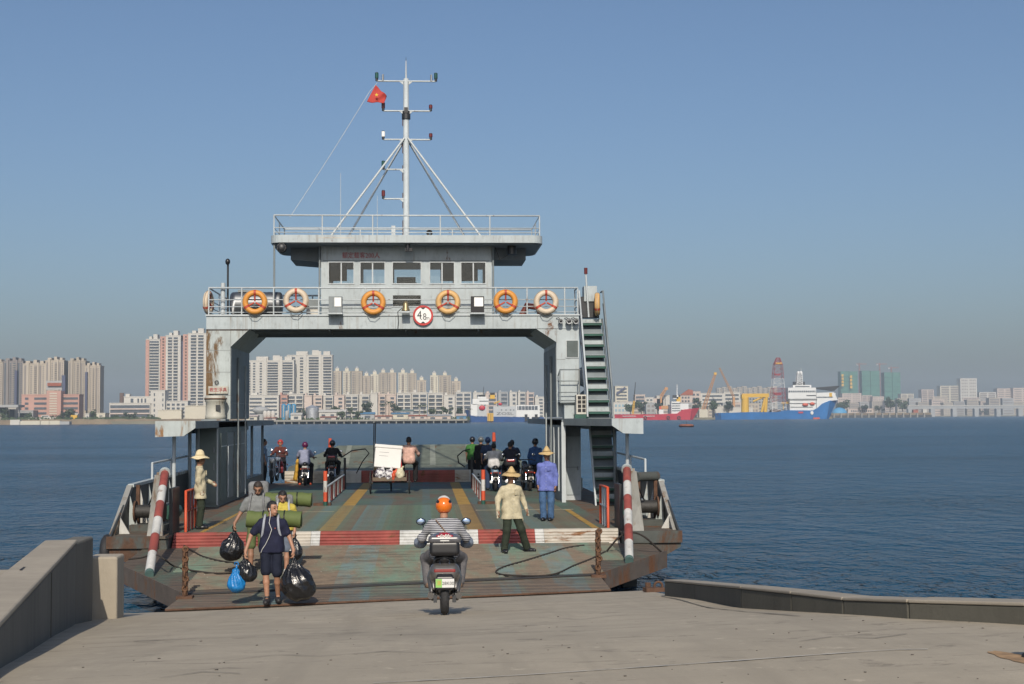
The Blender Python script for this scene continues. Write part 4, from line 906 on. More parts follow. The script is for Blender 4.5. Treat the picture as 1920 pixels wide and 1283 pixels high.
MB().box(bx(-25,1235),1225,bz(20,764,1235),bx(40,1235),1245,bz(20,759.5,1235)).build('roof', FGR, t)
for px in (-10,14,38): MB().box(bx(px,1235),1230,2.4,bx(px+1.2,1235),1232,bz(20,764,1235)).build('column', FGR, t)
bldg('terminal_hall','white terminal hall under the flat grey canopy',15,30,765,1250,FWH,[(.2,.8,'d')],2); bldg('terminal_annex','grey terminal annex beside the white hall',30,62,771,1255,FGR,[(.1,.9,'r')],3)
bldg('gate_house','small cream gate house near the water by the beige towers',181,197,776,1225,FCR,[(.2,.8,'w')],2,zb=4)
bldg('white_kiosk','narrow white kiosk tower left of the cream gate house',160,167,777,1225,FWH,[(.2,.8,'w')],3,zb=4,depth=6)
bldg('white_hut','narrow white hut beside the yellow container',141,146,777,1226,FWH,[],1,zb=4,depth=5)
tag(MB().box(-2.6,-2,0,2.6,2,3.6).build('yellow_container',YELT,bevel=.1),'small yellow container on the left shore','container').location=(bx(139.5,1222),1222,4.2)
t = thing('pontoon_wall','long pale pontoon wall moored along the left shore','pontoon',(bx(66,1190),1190,0),world=True)
for i,(a,b) in enumerate(((19,37),(38,75),(76,92),(92.6,112))): MB().box(bx(a,1190),1190,-.5,bx(b,1190),1196,3.2 if i else 4.2).build('wall_panel', FCR if i else FWH, t)
tag(MB().box(bx(112,1188),1188,-.5,bx(130,1188),1196,2.6).build('dark_barge',FGR),'short dark barge at the right end of the pale pontoon','barge')
def yacht(px, Y, L, lab):
    t = thing('motor_yacht',lab,'yacht',(bx(px,Y),Y,3.9)); h=L/12
    MB().add([(-L/2,-1.5,0),(L/2-2,-1.5,0),(L/2+1,0,1.8*h),(L/2-2,1.5,0),(-L/2,1.5,0),(-L/2,-1.8,1.4*h),(L/2-1.5,-1.8,1.7*h),(-L/2,1.8,1.4*h),(L/2-1.5,1.8,1.7*h)],[(0,1,6,5),(1,2,6),(2,3,8),(3,4,7,8),(5,6,2,8,7),(0,5,7,4),(0,4,3,2,1)]).build('hull',FWH,t)
    MB().prism([(-L*.25,1.4*h),(L*.25,1.4*h),(L*.12,3*h),(-L*.2,3*h)],-1.3,1.3).build('cabin',FWH,t); MB().box(-L*.18,-1.35,2*h,L*.14,-1.29,2.6*h).build('window',WIN,t)
yacht(59,1222,10,'small white motor yacht hauled out on the left shore'); yacht(86,1224,16,'long low white motor yacht hauled out right of the smaller one')
# pink and white towers
for i,(a,b,tp,lab) in enumerate(((273,299,637,'leftmost of the three pink and white apartment towers'),(310,338,630,'middle one of the three pink and white apartment towers'),(352,388,626,'pink and white apartment tower half hidden by the rusty ferry leg'))):
    t,x0,x1,zt = bldg('apartment_tower',lab,a,b,tp,1330,FWH,[(.26,.92,'b')] if i==0 else [(.14,.42,'b'),(.52,.80,'b')],27,slab=FWH,top=((.2,.4,3),(.5,.8,5)),group='pink and white towers')
    a2,b2 = ((273,279.5) if i==0 else (299,310) if i==1 else (342,352))
    sp_ = MB().box(bx(a2,1331),1331.5 if i else 1328.5,2.4,bx(b2,1331),1345,bz(a2,tp+1,1331)).build('pink_wing',FPK,t)
    if i: 
        m_ = MB(); facade(m_,MB(),bx(a2,1331),bx(b2,1331),1331.4,4,bz(a2,tp+1,1331)-1,27,[(.3,.8,'w')]); tag(m_.build('wing_windows',BRN,t),kind='stuff')
MB().box(bx(338.5,1332),1334,2.4,bx(342,1332),1345,bz(340,640,1332)).build('dark_recess',WIND,t)
bldg('school_block','white long low block with pink balconies behind the shore trees',205,282,757,1260,FWH,[(.02,.98,'b')],3,slab=FPW,depth=12,zb=4)
bldg('white_hall','white hall with tall windows on the long low block',232,283,745,1276,FWH,[(.25,.35,'d'),(.5,.56,'d'),(.63,.69,'d'),(.76,.82,'d')],2,depth=12,zb=4,top=((.05,.2,3),))
bldg('white_block','plain white four storey block with a square window column',282,309,733,1262,FWH,[(.2,.34,'w'),(.8,.92,'w')],5,depth=18,zb=4)
bldg('low_white_range','low white range under the middle pink towers',309,352,753,1268,FWH,[(.05,.9,'w')],4,depth=14,zb=4); bldg('white_warehouse','blank white warehouse beside the ferry leg',347,392,762,1245,FCR,[],1,depth=20,zb=4); bldg('cream_shed','long cream shed on the sandy bank',296,340,770,1240,FCR,[],1,depth=10,zb=4)
tag(MB().cyl((0,0,0),(0,0,bz(228,737,1290)-4),4.2*.5,1.9,n=14).build('brick_chimney',BRN),'brown brick chimney rising behind the white hall','chimney').location=(bx(228,1290),1290,4)
# middle: white slab towers and spired estate
for a,b,tp,lab,cols_ in ((462,551,677,'broad white apartment slab at the left inside the ferry portal',[(.02,.08,'b'),(.12,.20,'w'),(.26,.34,'w'),(.44,.66,'b'),(.76,.97,'b')]),(538,623,667,'tallest broad white apartment slab inside the ferry portal',[(.08,.18,'b'),(.26,.38,'w'),(.48,.70,'b'),(.80,.98,'b')])):
    bldg('apartment_slab',lab,a,b,tp,1290 if a<500 else 1310,FWH,cols_,22,slab=FWH,win=WIN,top=((.2,.45,4),(.55,.7,5),(.8,.95,4)),group='white apartment slabs',wings=((.36,.42,1.2,3),(.70,.755,1.2,4)))
spx = [(624,640,697),(643,657,697),(659,679,697),(680,694,706),(695,710,703),(711,726,700),(727,743,700),(747,764,700),(765,781,701),(782,799,714),(807,822,705),(823,846,705),(847,864,716)]
ordn = ['first','second','third','fourth','fifth','sixth','seventh','eighth','ninth','tenth','eleventh','twelfth','thirteenth']
for i,(a,b,tp) in enumerate(spx):
    t,x0,x1,zt = bldg('spired_tower',f'{ordn[i]} beige tower with roof turret, counting from the tall white slab',a,b,tp,1700,(BEI,FCR,BEI2)[i%3],[(.05,.25,'w'),(.36,.62,'b'),(.75,.95,'w')] if i%2 else [(.1,.4,'b'),(.55,.9,'w')],20,win=TAUP,slab=BEI,group='beige turreted towers',wings=((.30,.36,1,1),(.64,.7,1,1)))
    xc=(x0+x1)/2; MB().box(xc-2.2,1703,zt+.5,xc+2.2,1708,zt+4).build('turret',FCR,t); MB().lathe([(2.4,0),(1.6,1.2),(.2,2.4),(0,3.4)],(xc,1705,zt+4),8).build('turret_cap',FGR,t)
mid = [(464,523,742,FWH,'r','white four storey block with grey window bands, left in the portal'),(523,539,742,FPK,'r','narrow pink brick block between white blocks in the portal'),(539,569,740,FWH,'b','white balconied block right of the pink brick one'),(570,585,743,FPW,'','blank pale gabled block above the steel silo'),
 (586,604,743,FPW,'r','pale pink block with red shutters right of the silo'),(604,625,743,FWH,'b','white block with brown shutters behind the low white villa'),(626,646,742,FPW,'w','pale block with a dark window column above the trees'),(647,672,741,FWH,'b','white balconied block left of the dark round tree'),(673,693,741,FWH,'b','white balconied block behind the dark round tree'),
 (694,708,738,FWH,'','blank white gable end, tallest in the row of blocks'),(708,723,741,FPW,'b','pale balconied block right of the blank white gable'),(724,743,741,FPW,'w','pale pink block behind the palm trees'),(744,771,738,FWH,'b','white block with dark balconies below the eighth turreted tower'),(772,801,737,FWH,'b','white block with balconies below the tenth turreted tower'),(802,831,738,FWH,'b','white block below the eleventh turreted tower'),(832,853,742,FWH,'w','low white block left of the blue ship bow'),
 (854,884,736,FWH,'b','white block directly behind the blue ship bow'),(887,908,737,FWH,'w','white block behind the wheelhouse of the blue ship'),(910,932,738,FPW,'b','pale block behind the yellow crane of the blue ship'),(934,953,736,FGR,'b','grey block behind the middle of the blue ship'),(955,970,736,FWH,'w','white block behind the grey lettered house of the blue ship'),(971,986,736,FWH,'b','white block with rounded balconies behind the blue ship stern'),(987,1002,737,FPW,'b','last balconied block before the right ferry leg'),(1003,1022,745,FWH,'w','low white block half hidden by the right ferry leg')]
for i,(a,b,tp,w,k,lab) in enumerate(mid):
    cols_ = [] if not k else [(.06,.45,k),(.55,.94,k)] if (b-a)>22 else [(.3,.92,k)]
    bldg('mid_rise_block',lab,a+.4,b-.4,tp,1130+ (i%3)*9 if i<16 else 1640,w,cols_,6,depth=14,group='row of white blocks on the middle shore',top=((.1,.3,2.5),))
# dock with piles
dkk = thing('concrete_dock','long concrete dock on dark piles inside the ferry portal','dock',(bx(660,1000),995,0),world=True)
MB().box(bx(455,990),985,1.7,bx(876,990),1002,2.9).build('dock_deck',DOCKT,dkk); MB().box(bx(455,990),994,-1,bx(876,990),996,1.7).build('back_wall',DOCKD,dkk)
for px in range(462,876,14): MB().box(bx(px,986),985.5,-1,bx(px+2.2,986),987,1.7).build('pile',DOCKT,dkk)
# harbour sheds, tanks
def shed(lab,a,b,pt,pb,Y,wall,roof,depth=14):
    x0,x1=bx(a,Y),bx(b,Y); z0=bz(a,pb,Y); z1=bz(a,pt,Y); zm=z1-(z1-z0)*.35
    t=thing('harbour_shed',lab,'shed',((x0+x1)/2,Y,z0),world=True); MB().box(x0,Y,z0-1.5,x1,Y+depth,zm).build('wall',wall,t)
    MB().add([(x0-.4,Y-.6,zm),(x1+.4,Y-.6,zm),(x1+.4,Y+depth/2,z1),(x0-.4,Y+depth/2,z1),(x0-.4,Y+depth+.6,zm),(x1+.4,Y+depth+.6,zm)],[(0,1,2,3),(3,2,5,4),(0,3,4),(1,5,2)]).build('roof',roof,t)
    m_=max(1,int((x1-x0)/6))
    for i in range(m_): MB().box(x0+(i+.3)*(x1-x0)/m_,Y-.1,z0,x0+(i+.7)*(x1-x0)/m_,Y-.02,z0+(zm-z0)*.6).build('door',WIN,t)
for a in (('cream gabled shed at the left end of the dock',462,482,778,787,1012,FCR,FPW),('low red roofed store behind the dock left end',495,517,783,787,1010,FPW,ROOFR),('low white villa behind orange roofs right of the silo',598,648,768,783,1040,FWH,FWH),('long low orange roof right of the steel silo',600,630,781,786.5,1008,FPW,ROOFR),
          ('white pump house below the blue cylinders',545,565,774,786,1020,FWH,FWH),('blue roofed shed among dock trees',676,702,773,784,1030,FGR,ROOFB),('bright blue roofed long shed on the dock',735,766,774,782,1020,FCR,ROOFB),('orange red roofed stores on the dock middle',703,735,779,785,1012,FPW,ROOFR),('long low reddish stores at the dock right part',766,800,778,785,1014,FPW,ROOFR),('white roofed long store near the blue ship bow',800,845,777,786,1016,FPW,FGR),('green grey roof among palms behind the dock',738,775,768,776,1060,FGR,pm('greenish_roof',(.14,.2,.18),.8)),('small blue and brown hut at the dock right end',856,874,776,787,1006,ROOFB,FPW)): shed(*a)
t=thing('steel_silo','round steel silo with conical roof behind the dock','silo',(bx(585.5,1050),1050,2.4)); r=(bx(598,1050)-bx(573,1050))/2; h=bz(585,765,1050)-2.4
MB().cyl((0,0,0),(0,0,h),r,n=24,caps=False).build('drum',pm('silo_steel',(.45,.47,.50),.4,metal=.5,var=.08,vs=.3),t); MB().lathe([(r*1.05,h),(0,h+2.3)],n=24).build('roof',MATS['silo_steel'],t); 
for k in range(5): MB().torus((0,0,h*(k+.5)/5),r,.12,axis='z',n=24,m=5).build('hoop',MATS['silo_steel'],t)
t=thing('water_tower','shallow dish shaped concrete water tank left behind the dock','water tank',(bx(489,1050),1050,2.4)); h=bz(489,775,1050)-2.4
MB().cyl((0,0,0),(0,0,h),3.5,n=16).build('stem',FGR,t); MB().lathe([(3,h-1),(6.2,h+1.5),(6.3,h+3),(3,h+4.6),(0,h+5)],n=20).build('dish',FGR,t)
for px,lab in ((532,'leftmost of three blue cylinder tanks behind the dock'),(541.5,'middle one of three blue cylinder tanks behind the dock'),(551,'rightmost of three blue cylinder tanks behind the dock')):
    t=thing('blue_tank',lab,'tank',(bx(px,1040),1040,2.4),group='blue cylinder tanks'); h=bz(px,760,1040)-2.4; MB().cyl((0,0,0),(0,0,h),1.75,n=16).build('drum',pm('tank_blue',(.05,.22,.38),.5,var=.1,vs=.5),t); MB().lathe([(1.75,h),(1.2,h+.8),(0,h+1.2)],n=16).build('dome',MATS['tank_blue'],t); MB().box(-.4,-1.9,h*.2,.4,-1.7,h).build('ladder',FGR,t)
for px,w in ((538,1.3),(497,1.5),(504,1.5),(512,1.5)):
    tag(MB().lathe([(0,0),(w,0),(w,6.2),(w*.6,7),(0,7.2)],n=14).build('small_tank',FWH if w>1.4 else FGR),{538:'small grey tank under the blue cylinders',497:'first white upright tank beside the dish water tank',504:'second white upright tank beside the dish water tank',512:'third white upright tank beside the dish water tank'}[px],'tank').location=(bx(px,1020),1020,2.4)
# trees: trunk, limbs and leaf clumps
LEAFS=[pm(f'leaf_{i}',c,.7,var=.5,vs=.5) for i,c in enumerate(((.035,.06,.025),(.045,.075,.03),(.03,.05,.028)))]
BARK=pm('bark',(.09,.07,.05),.9)
def tree(lab,px,py0,py1,w,Y,kind='round',mat=0,name='broadleaf_tree'):
    zb=bz(px,py1,Y); H=bz(px,py0,Y)-zb; W=w*Y/F_PX; t=thing(name,lab,'tree',(bx(px,Y),Y,zb))
    if kind=='palm':
        MB().tube([(0,0,-1),(.15,0,H*.5),(0,0,H*.8)],[.28,.2,.16],6).build('trunk',BARK,t); mb=MB()
        for k in range(14):
            a=k*2.4; L_=W*.55; dz=.25*math.sin(k*1.7); p0=Vector((0,0,H*.8)); d=Vector((math.cos(a),math.sin(a),0)); s_=Vector((-d.y,d.x,0))*.35
            for q in range(4):
                u0_,u1_=q/4,(q+1)/4; A=p0+d*L_*u0_+Vector((0,0,H*(.2+dz*.2)*math.sin(u0_*2.4)-H*.25*u0_*u0_)); B=p0+d*L_*u1_+Vector((0,0,H*(.2+dz*.2)*math.sin(u1_*2.4)-H*.25*u1_*u1_))
                mb.add([A-s_*(1-u0_*.5),A+s_*(1-u0_*.5),B+s_*(1-u1_*.8),B-s_*(1-u1_*.8)],[(0,1,2,3)])
        mb.build('crown',LEAFS[mat],t); return
    mb=MB().tube([(0,0,-1.5),(.05*W,0,H*.3),(0,0,H*.7)],[W*.05,W*.035,W*.015],6)
    for k in range(5): a=k*1.3; mb.tube([(0,0,H*.35),(W*.3*math.cos(a),W*.3*math.sin(a),H*.62)],[W*.02,W*.008],5)
    mb.build('trunk',BARK,t); mb=MB()
    cl_=[(random.gauss(0,.22)*W,random.gauss(0,.22)*W,H*random.uniform(.3,.86),random.uniform(.16,.27)*min(W,H)) for _ in range(13)]
    for (cx,cy,cz,cr) in cl_:
        for _ in range(42):
            d=Vector((random.gauss(0,1),random.gauss(0,1),random.gauss(0,1))).normalized(); p=Vector((cx,cy,cz))+d*cr*random.uniform(.55,1.08); u=d.orthogonal().normalized(); u.rotate(Matrix.Rotation(random.uniform(0,6.28),3,d)); v=d.cross(u); s_=random.uniform(.18,.34)*cr
            u=(u+d*random.uniform(-.6,.6)).normalized()
            mb.add([p-u*s_-v*s_*.7,p+u*s_-v*s_*.5,p+u*s_*.8+v*s_*.7,p-u*s_*.6+v*s_],[(0,1,2,3)])
    mb.build('crown',LEAFS[mat],t)
trs=[('dark tree at the far left edge below the grey canopy',4,764,794,26,1232),('bushy tree by the grey terminal annex',52,772,790,26,1240),('broad tree before the right wing of the pink office',112,771,790,34,1240),('tree between the pink office wing and white kiosk',131,768,790,26,1244),('tree left of the cream gate house',175,767,792,20,1240),('wide bushy tree before the long low white block',238,772,792,40,1228),('small bush at the left foot of the low white block',215,778,792,22,1230),('dark bush right of the wide shore tree',284,777,792,16,1228),
 ('dark tree right of the blue cylinders',566,764,786,15,1045),('tree behind the low white villa',627,761,778,16,1060),('slender tree left of the blank white gable',657,762,782,10,1060),('large dark round tree before the white gable',688,753,780,22,1065),('round bush below the large dark tree',672,770,786,16,1035),('bushy tree before the villa right end',640,770,786,20,1030),('dark tree beside the palms',745,757,778,22,1065),('low tree between palms and blue ship',836,763,780,22,1065),('tree under the eleventh turreted tower block',812,766,779,20,1065),('tree at the bow of the blue ship',862,763,782,18,1060),
 ('dark tree behind the mast stub of the red ship',1202,752,778,24,1610),('second dark tree behind the red ship',1182,758,775,18,1612),('tree behind the middle of the red ship',1237,755,772,22,1615),('dark tree left of the lattice crane',1307,746,774,18,1618),('tree right of the lattice crane',1338,752,772,22,1618),('tree behind the stern of the big blue ship',1366,752,772,18,1625),
 ('tall dark tree on the right pier',1669,744,771,22,2330),('tall dark tree right of the first pier tree',1692,749,771,22,2330),('low bush on the right pier by the blue tarpaulin',1617,758,771,26,2340),('dark bush at the pier building',1648,761,773,22,2340),('grey green tree behind the blue ship bow',1580,750,772,26,2360),('shrub under the bridge at the right',1765,768,778,30,3330),('shrub under the bridge near the right edge',1850,768,778,40,3330)]
for i,a in enumerate(trs): tree(*a,mat=i%3)
for i,(px,py) in enumerate(((718,755),(729,751),(738,755),(786,758),(795,757),(879,765))): tree(f'{("first","second","third","fourth","fifth","last")[i]} palm tree from the left behind the dock',px,py,778,16,1050,'palm',i%3,'palm_tree')
gs=MB()
for _ in range(900):
    px=random.choice((random.uniform(0,300),random.uniform(500,880))); Y=1218 if px<310 else 1030; p=Vector((bx(px,Y),Y+random.uniform(-4,10),(4.2 if px<310 else 2.5)+random.uniform(0,1.6))); s_=random.uniform(.3,.9)
    gs.add([p+Vector((-s_,0,-s_)),p+Vector((s_,.2,-s_)),p+Vector((s_*.5,0,s_)),p+Vector((-s_*.6,-.2,s_*.8))],[(0,1,2,3)])
tag(gs.build('shore_scrub',LEAFS[1]),'low green scrub along the far shore','scrub',kind='stuff')
# right of the ferry
bldg('striped_tower','white office tower with a dark diagonal stripe right of the stair',1154,1178,725,1800,FCR,[(.1,.9,'r')],9); 
MB().prism([(bx(1156,1798),bz(1156,737,1798)),(bx(1173,1798),bz(1173,725,1798)),(bx(1173,1798),bz(1173,729,1798)),(bx(1156,1798),bz(1156,741,1798))],1798,1799.5).build('diagonal_stripe',WIND,[o for o in col.objects if o.name.startswith('striped_tower')][0])
bldg('glass_hall','white and pale blue glass hall behind the red ship stern',1150,1187,755,1640,FWH,[(.05,.95,'w')],3,win=pm('pale_blue_glass',(.25,.38,.45),.2))
for a in ((1191,1210,741,FPW,'b','pale pink block right of the red ship boom'),(1210,1226,746,FWH,'w','white block stepping down behind the red ship'),(1226,1244,748,FPW,'','blank pale block left of the slim white towers'),(1232,1247,743,FWH,'','first slim white tower behind the red ship crane'),(1248,1256,742,FWH,'','second slim white tower behind the red ship crane'),(1276,1296,741,FPW,'w','brownish block under scaffold behind the red ship bridge'),(1296,1314,735,FPW,'w','brownish block left of the lattice crane'),(1314,1358,738,FWH,'r','long white hall behind the lattice crane'),(1358,1388,736,FWH,'r','long white hall behind the big ship stern'),(1388,1450,744,FGR,'w','low grey hall behind the yellow deck crane')):
    bldg('harbour_block',a[5],a[0],a[1],a[2],1750,a[3],[(.08,.92,a[4])] if a[4] else [],6,depth=14,group='blocks behind the shipyard')
MB().prism([(bx(1276,1749),bz(1276,741,1749)),(bx(1292,1749),bz(1290,730,1749)),(bx(1300,1749),bz(1300,732,1749)),(bx(1300,1749),bz(1300,741,1749))],1749.2,1752).build('scaffold_gable',ROOFR,[o for o in col.objects if o.name.startswith('harbour_block')][5])
for i in range(12): bldg('distant_slab',f'distant hazy slab number {i+1} from the left beyond the shipyard',1345+i*9.5,1353.5+i*9.5,728-(i%3)*1.5,3400,BEI,[(.1,.45,'b'),(.6,.9,'w')],18,group='distant row of hazy slabs')
for a,b,t_,c_,lab in ((1340,1376,762,FWH,'white low shed at the shipyard left of the big ship'),(1376,1412,764,FWH,'white low shed behind the yellow crane foot'),(1256,1278,760,FWH,'white store behind the red ship foredeck'),(1305,1322,762,FWH,'small white store right of the red ship bow')): bldg('yard_shed',lab,a,b,t_,1630,c_,[],1,depth=14)
def lattice(a,b,w0,w1,n,r,mats,name,parent,k=3):
    a,b=Vector(a),Vector(b); d=(b-a).normalized(); u=d.cross(Vector((0,1,0))).normalized(); v=d.cross(u)
    def cor(t,i): w=w0+(w1-w0)*t; return a+(b-a)*t+(u*(1,-1,-1,1)[i]+v*(1,1,-1,-1)[i])*w/2
    per=max(1,n//len(mats))
    for s0 in range(len(mats)):
        mb=MB()
        for q in range(s0*per,(s0+1)*per):
            t0,t1=q/n,(q+1)/n
            for i in range(4):
                mb.cyl(cor(t0,i),cor(t1,i),r,n=5); mb.cyl(cor(t0,i),cor(t1,(i+1)%4),r*.6,n=4); mb.cyl(cor(t0,(i+1)%4),cor(t1,i),r*.6,n=4); mb.cyl(cor(t1,i),cor(t1,(i+1)%4),r*.6,n=4)
        mb.build(name,mats[s0],parent)
t=thing('lattice_crane','tall yellow lattice boom crane leaning right behind the red ship','crane',at(1316,772,1610),world=True)
lattice(at(1318,770,1610),at(1341,702,1610),3.6,2,10,.25,[ORC],'boom',t); MB().box(bx(1310,1610),1606,2.4,bx(1326,1610),1614,bz(1318,768,1610)).build('cab',FCR,t); MB().cbox(at(1341,701,1610),(3,2,3)).build('boom_head',YELT,t)
t=thing('lattice_crane','thin orange crane boom leaning left beside the taller one','crane',at(1375,740,1700),world=True); lattice(at(1376,745,1700),at(1349,690,1700),2.4,1.2,10,.18,[ORC],'boom',t); MB().box(bx(1374,1700),1698,2.4,bx(1378,1700),1702,bz(1376,745,1700)).build('tower',ORC,t)
t=thing('lattice_crane','short orange crane boom above the slim white towers','crane',at(1240,745,1740),world=True); lattice(at(1239,744,1740),at(1250,727,1740),3,2,5,.4,[ORC],'boom',t); MB().cbox(at(1249,729,1740),(4,3,3)).build('boom_head',ORC,t); MB().box(bx(1238,1740),1738,2.4,bx(1241,1740),1742,bz(1239,744,1740)).build('tower',ORC,t)
# green netted towers
gl=['green netted tower with yellow lettering, leftmost','middle green netted tower behind the tower crane','rightmost green netted tower']
for i,(a,b,tp) in enumerate(((1577,1609,697),(1617,1650,696),(1659,1689,699))):
    t,x0,x1,zt=bldg('netted_tower',gl[i],a,b,tp,3700,NET,[],1,depth=24,group='green netted towers under construction',wings=((0,.42,2,1),(.5,1,3,.5)))
    m_=MB()
    for k in range(9): m_.box(x0-.2,3696.6,4+(zt-4)*k/9,x1+.2,3696.9,4+(zt-4)*k/9+.5)
    m_.build('scaffold_lines',pm('net_dark',(.03,.11,.09),.9),t)
    if i==0:
        for px,y0,y1 in ((1581,702,726),(1597,704,730)):
            for k in range(4):
                yy=y0+(y1-y0)*k/4; MB().box(bx(px-2,3690),3689,bz(px,yy+(y1-y0)/4-1.5,3690),bx(px+2,3690),3690,bz(px,yy,3690)).build('yellow_lettering',YELT,t)
for i,(px,tp,lab) in enumerate(((1613,682,'tower crane between the left and middle green netted towers'),(1651,682,'tower crane between the middle and right green netted towers'),(1673,689,'short tower crane above the right green netted tower'))):
    t=thing('tower_crane',lab,'crane',(bx(px,3720),3720,2.4),world=True,group='tower cranes over the netted towers'); x=bx(px,3720); zt=bz(px,tp,3720)
    lattice((x,3720,2.4),(x,3720,zt),2.4,2.4,14,.35,[pm('crane_red',(.36,.16,.12),.7)],'tower',t); lattice((x-9,3720,zt-1),(x+20,3720,zt-1),1.8,1.2,6,.3,[MATS['crane_red']],'jib',t); MB().cyl((x,3720,zt),(x,3720,zt+5),.4,n=5).build('apex',MATS['crane_red'],t); MB().box(x-9,3718,zt-5,x-5,3722,zt-1).build('counterweight',FGR,t)
rt=[(1580,1616,738,FPW,'w','pinkish block below the left green netted tower'),(1617,1636,742,FPW,'b','pinkish block below the middle green tower'),(1637,1658,744,FPW,'w','pale pinkish block left of the pier trees'),(1690,1714,739,FCR,'b','cream block right of the pier trees'),(1714,1729,748,FWH,'w','low white block before the bridge start'),(1729,1752,731,FPW,'b','stepped pinkish block above the bridge start'),(1752,1777,744,BEI,'r','beige low block behind the bridge'),(1764,1800,724,FCR,'b','cream block left of the tall square tower'),(1802,1833,710,FWH,'w','tall square white tower behind the bridge'),(1776,1806,747,FGR,'b','grey block in front of the cream one at the bridge'),(1806,1836,746,FPW,'b','pinkish block below the tall square tower'),(1837,1869,736,FWH,'b','white block right of the tall square tower'),(1871,1899,729,FPW,'r','pinkish slab with balcony bands near the right edge'),(1901,1935,728,FPW,'r','pinkish slab cut by the right edge')]
for a in rt: bldg('city_block',a[5],a[0],a[1],a[2],3480+random.uniform(0,60),a[3],[(.06,.46,a[4]),(.54,.94,a[4])],12,win=TAUP,depth=24,group='city blocks behind the bridge')
for i in range(16):
    a0=1572+i*22+random.uniform(-4,4); bldg('low_block',f'{["first","second","third","fourth","fifth","sixth","seventh","eighth","ninth","tenth","eleventh","twelfth","thirteenth","fourteenth","fifteenth","last"][i]} low block from the left in the front row behind pier and bridge',a0,a0+random.uniform(15,24),random.uniform(746,756),3300+random.uniform(0,50),(FPW,BEI,FGR,BEI2)[i%4],[(.06,.9,'wbr'[i%3])],6,win=TAUP,depth=20,group='low front row behind pier and bridge')
for i in range(11):
    a0=1160+i*24+random.uniform(-4,4); bldg('yard_block',f'{["first","second","third","fourth","fifth","sixth","seventh","eighth","ninth","tenth","last"][i]} low pale yard building from the left behind the moored ships',a0,a0+random.uniform(14,24),random.uniform(752,762),1690+random.uniform(0,30),(FPW,BEI,FGR)[i%3],[(.06,.9,'wr'[i%2])],3,win=TAUP,depth=12,group='low yard buildings behind the ships')
t=thing('road_bridge','low concrete road bridge on pale piers at the right','bridge',(bx(1810,3000),3000,0),world=True)
MB().box(bx(1700,3000),2994,bz(1810,766.5,3000),bx(2150,3000),3006,bz(1810,761.5,3000)).build('bridge_deck',FGR,t); MB().box(bx(1700,3000),2993,bz(1810,761.5,3000),bx(2150,3000),2993.6,bz(1810,760,3000)).build('parapet',FWH,t)
for px in (1705,1747,1788,1829,1870,1911,1952): MB().box(bx(px-4,3000),2992,-1,bx(px+4,3000),3004,bz(px,766.5,3000)).build('pier',FGR,t); 
t=thing('stone_pier','long stone pier with a brown wall at the right shore','pier',(bx(1650,2300),2300,0),world=True)
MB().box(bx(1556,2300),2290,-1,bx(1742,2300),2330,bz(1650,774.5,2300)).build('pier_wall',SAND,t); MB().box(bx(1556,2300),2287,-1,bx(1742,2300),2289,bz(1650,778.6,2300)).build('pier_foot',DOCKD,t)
for px in range(1562,1742,13): MB().box(bx(px,2289),2286,-1,bx(px+2.5,2289),2289.5,bz(px,775,2289)).build('buttress',DOCKT,t)
t=thing('blue_tarpaulin','rounded bright blue tarpaulin cover beside the big ship bow','tarpaulin',at(1574,776,2310)); MB().ell((0,0,0),(13,10,10.5),16,8).build('cover',pm('tarp_blue',(.06,.27,.50),.6,var=.1,vs=.2),t)
bldg('pier_store','reddish store at the end of the right pier',1713,1722,769,2310,ROOFR,[],1,depth=8); bldg('pier_hut','white hut at the very end of the right pier',1731,1738,768,2310,FWH,[],1,depth=8); bldg('pier_house','low pinkish house on the right pier by the tarpaulin',1590,1640,767,2345,FPW,[(.1,.9,'w')],2,depth=8)
# ------------------------------------------------------------------ ships
SBLU=pm('ship_blue',(.018,.075,.24),.5,var=.15,vs=.2,dirt=.5,rust=.16,rs=.25); SBR=pm('ship_bright_blue',(.012,.14,.40),.5,var=.15,vs=.1,dirt=.5,rust=.12,rs=.18); SRED=pm('ship_red',(.46,.02,.04),.5,var=.1,vs=.2,dirt=.3,rust=.06,rs=.2); SWH=pm('ship_white',(.66,.67,.66),.45,var=.04,vs=.2); SGR=pm('ship_grey',(.42,.44,.45),.5,var=.05,vs=.2); BOOT=pm('boot_top',(.10,.07,.07),.6)
def hull(name, prof, Y, half, mat, parent, boot=None):        # side profile in photograph points (top line, then waterline), given a beam
    top,bot = prof; mb=MB(); m=len(top); T=[at(px,py,Y) for px,py in top]; B=[at(px,py,Y) for px,py in bot]
    for side in (-1,1):
        for k in range(m):
            f=min(1,min(k,m-1-k)/1.0+.15) if k in (0,m-1) else 1
            mb.v.append((T[k].x,Y+side*half*f,T[k].z)); mb.v.append((B[k].x,Y+side*half*f*.85,min(B[k].z,-.6)))
    o=2*m
    for k in range(m-1): mb.f += [(2*k,2*k+2,2*k+3,2*k+1),(o+2*k,o+2*k+1,o+2*k+3,o+2*k+2),(2*k,o+2*k,o+2*k+2,2*k+2),(2*k+1,2*k+3,o+2*k+3,o+2*k+1)]
    mb.f += [(0,1,o+1,o),(2*m-2,o+2*m-2,o+2*m-1,2*m-1)]; mb.sm=[False]*len(mb.f); return mb.build(name,mat,parent)
def sbox(name,mat,parent,px0,py0,px1,py1,Y,d0=-4,d1=4): 
    a,b=at(px0,py1,Y+d0),at(px1,py0,Y+d0); return MB().box(a.x,Y+d0,a.z,b.x,Y+d1,b.z).build(name,mat,parent)
Y=1150; t=thing('cargo_ferry','blue and white vessel lettered ZOSL seen through the ferry portal','ship',at(945,792,Y),world=True)
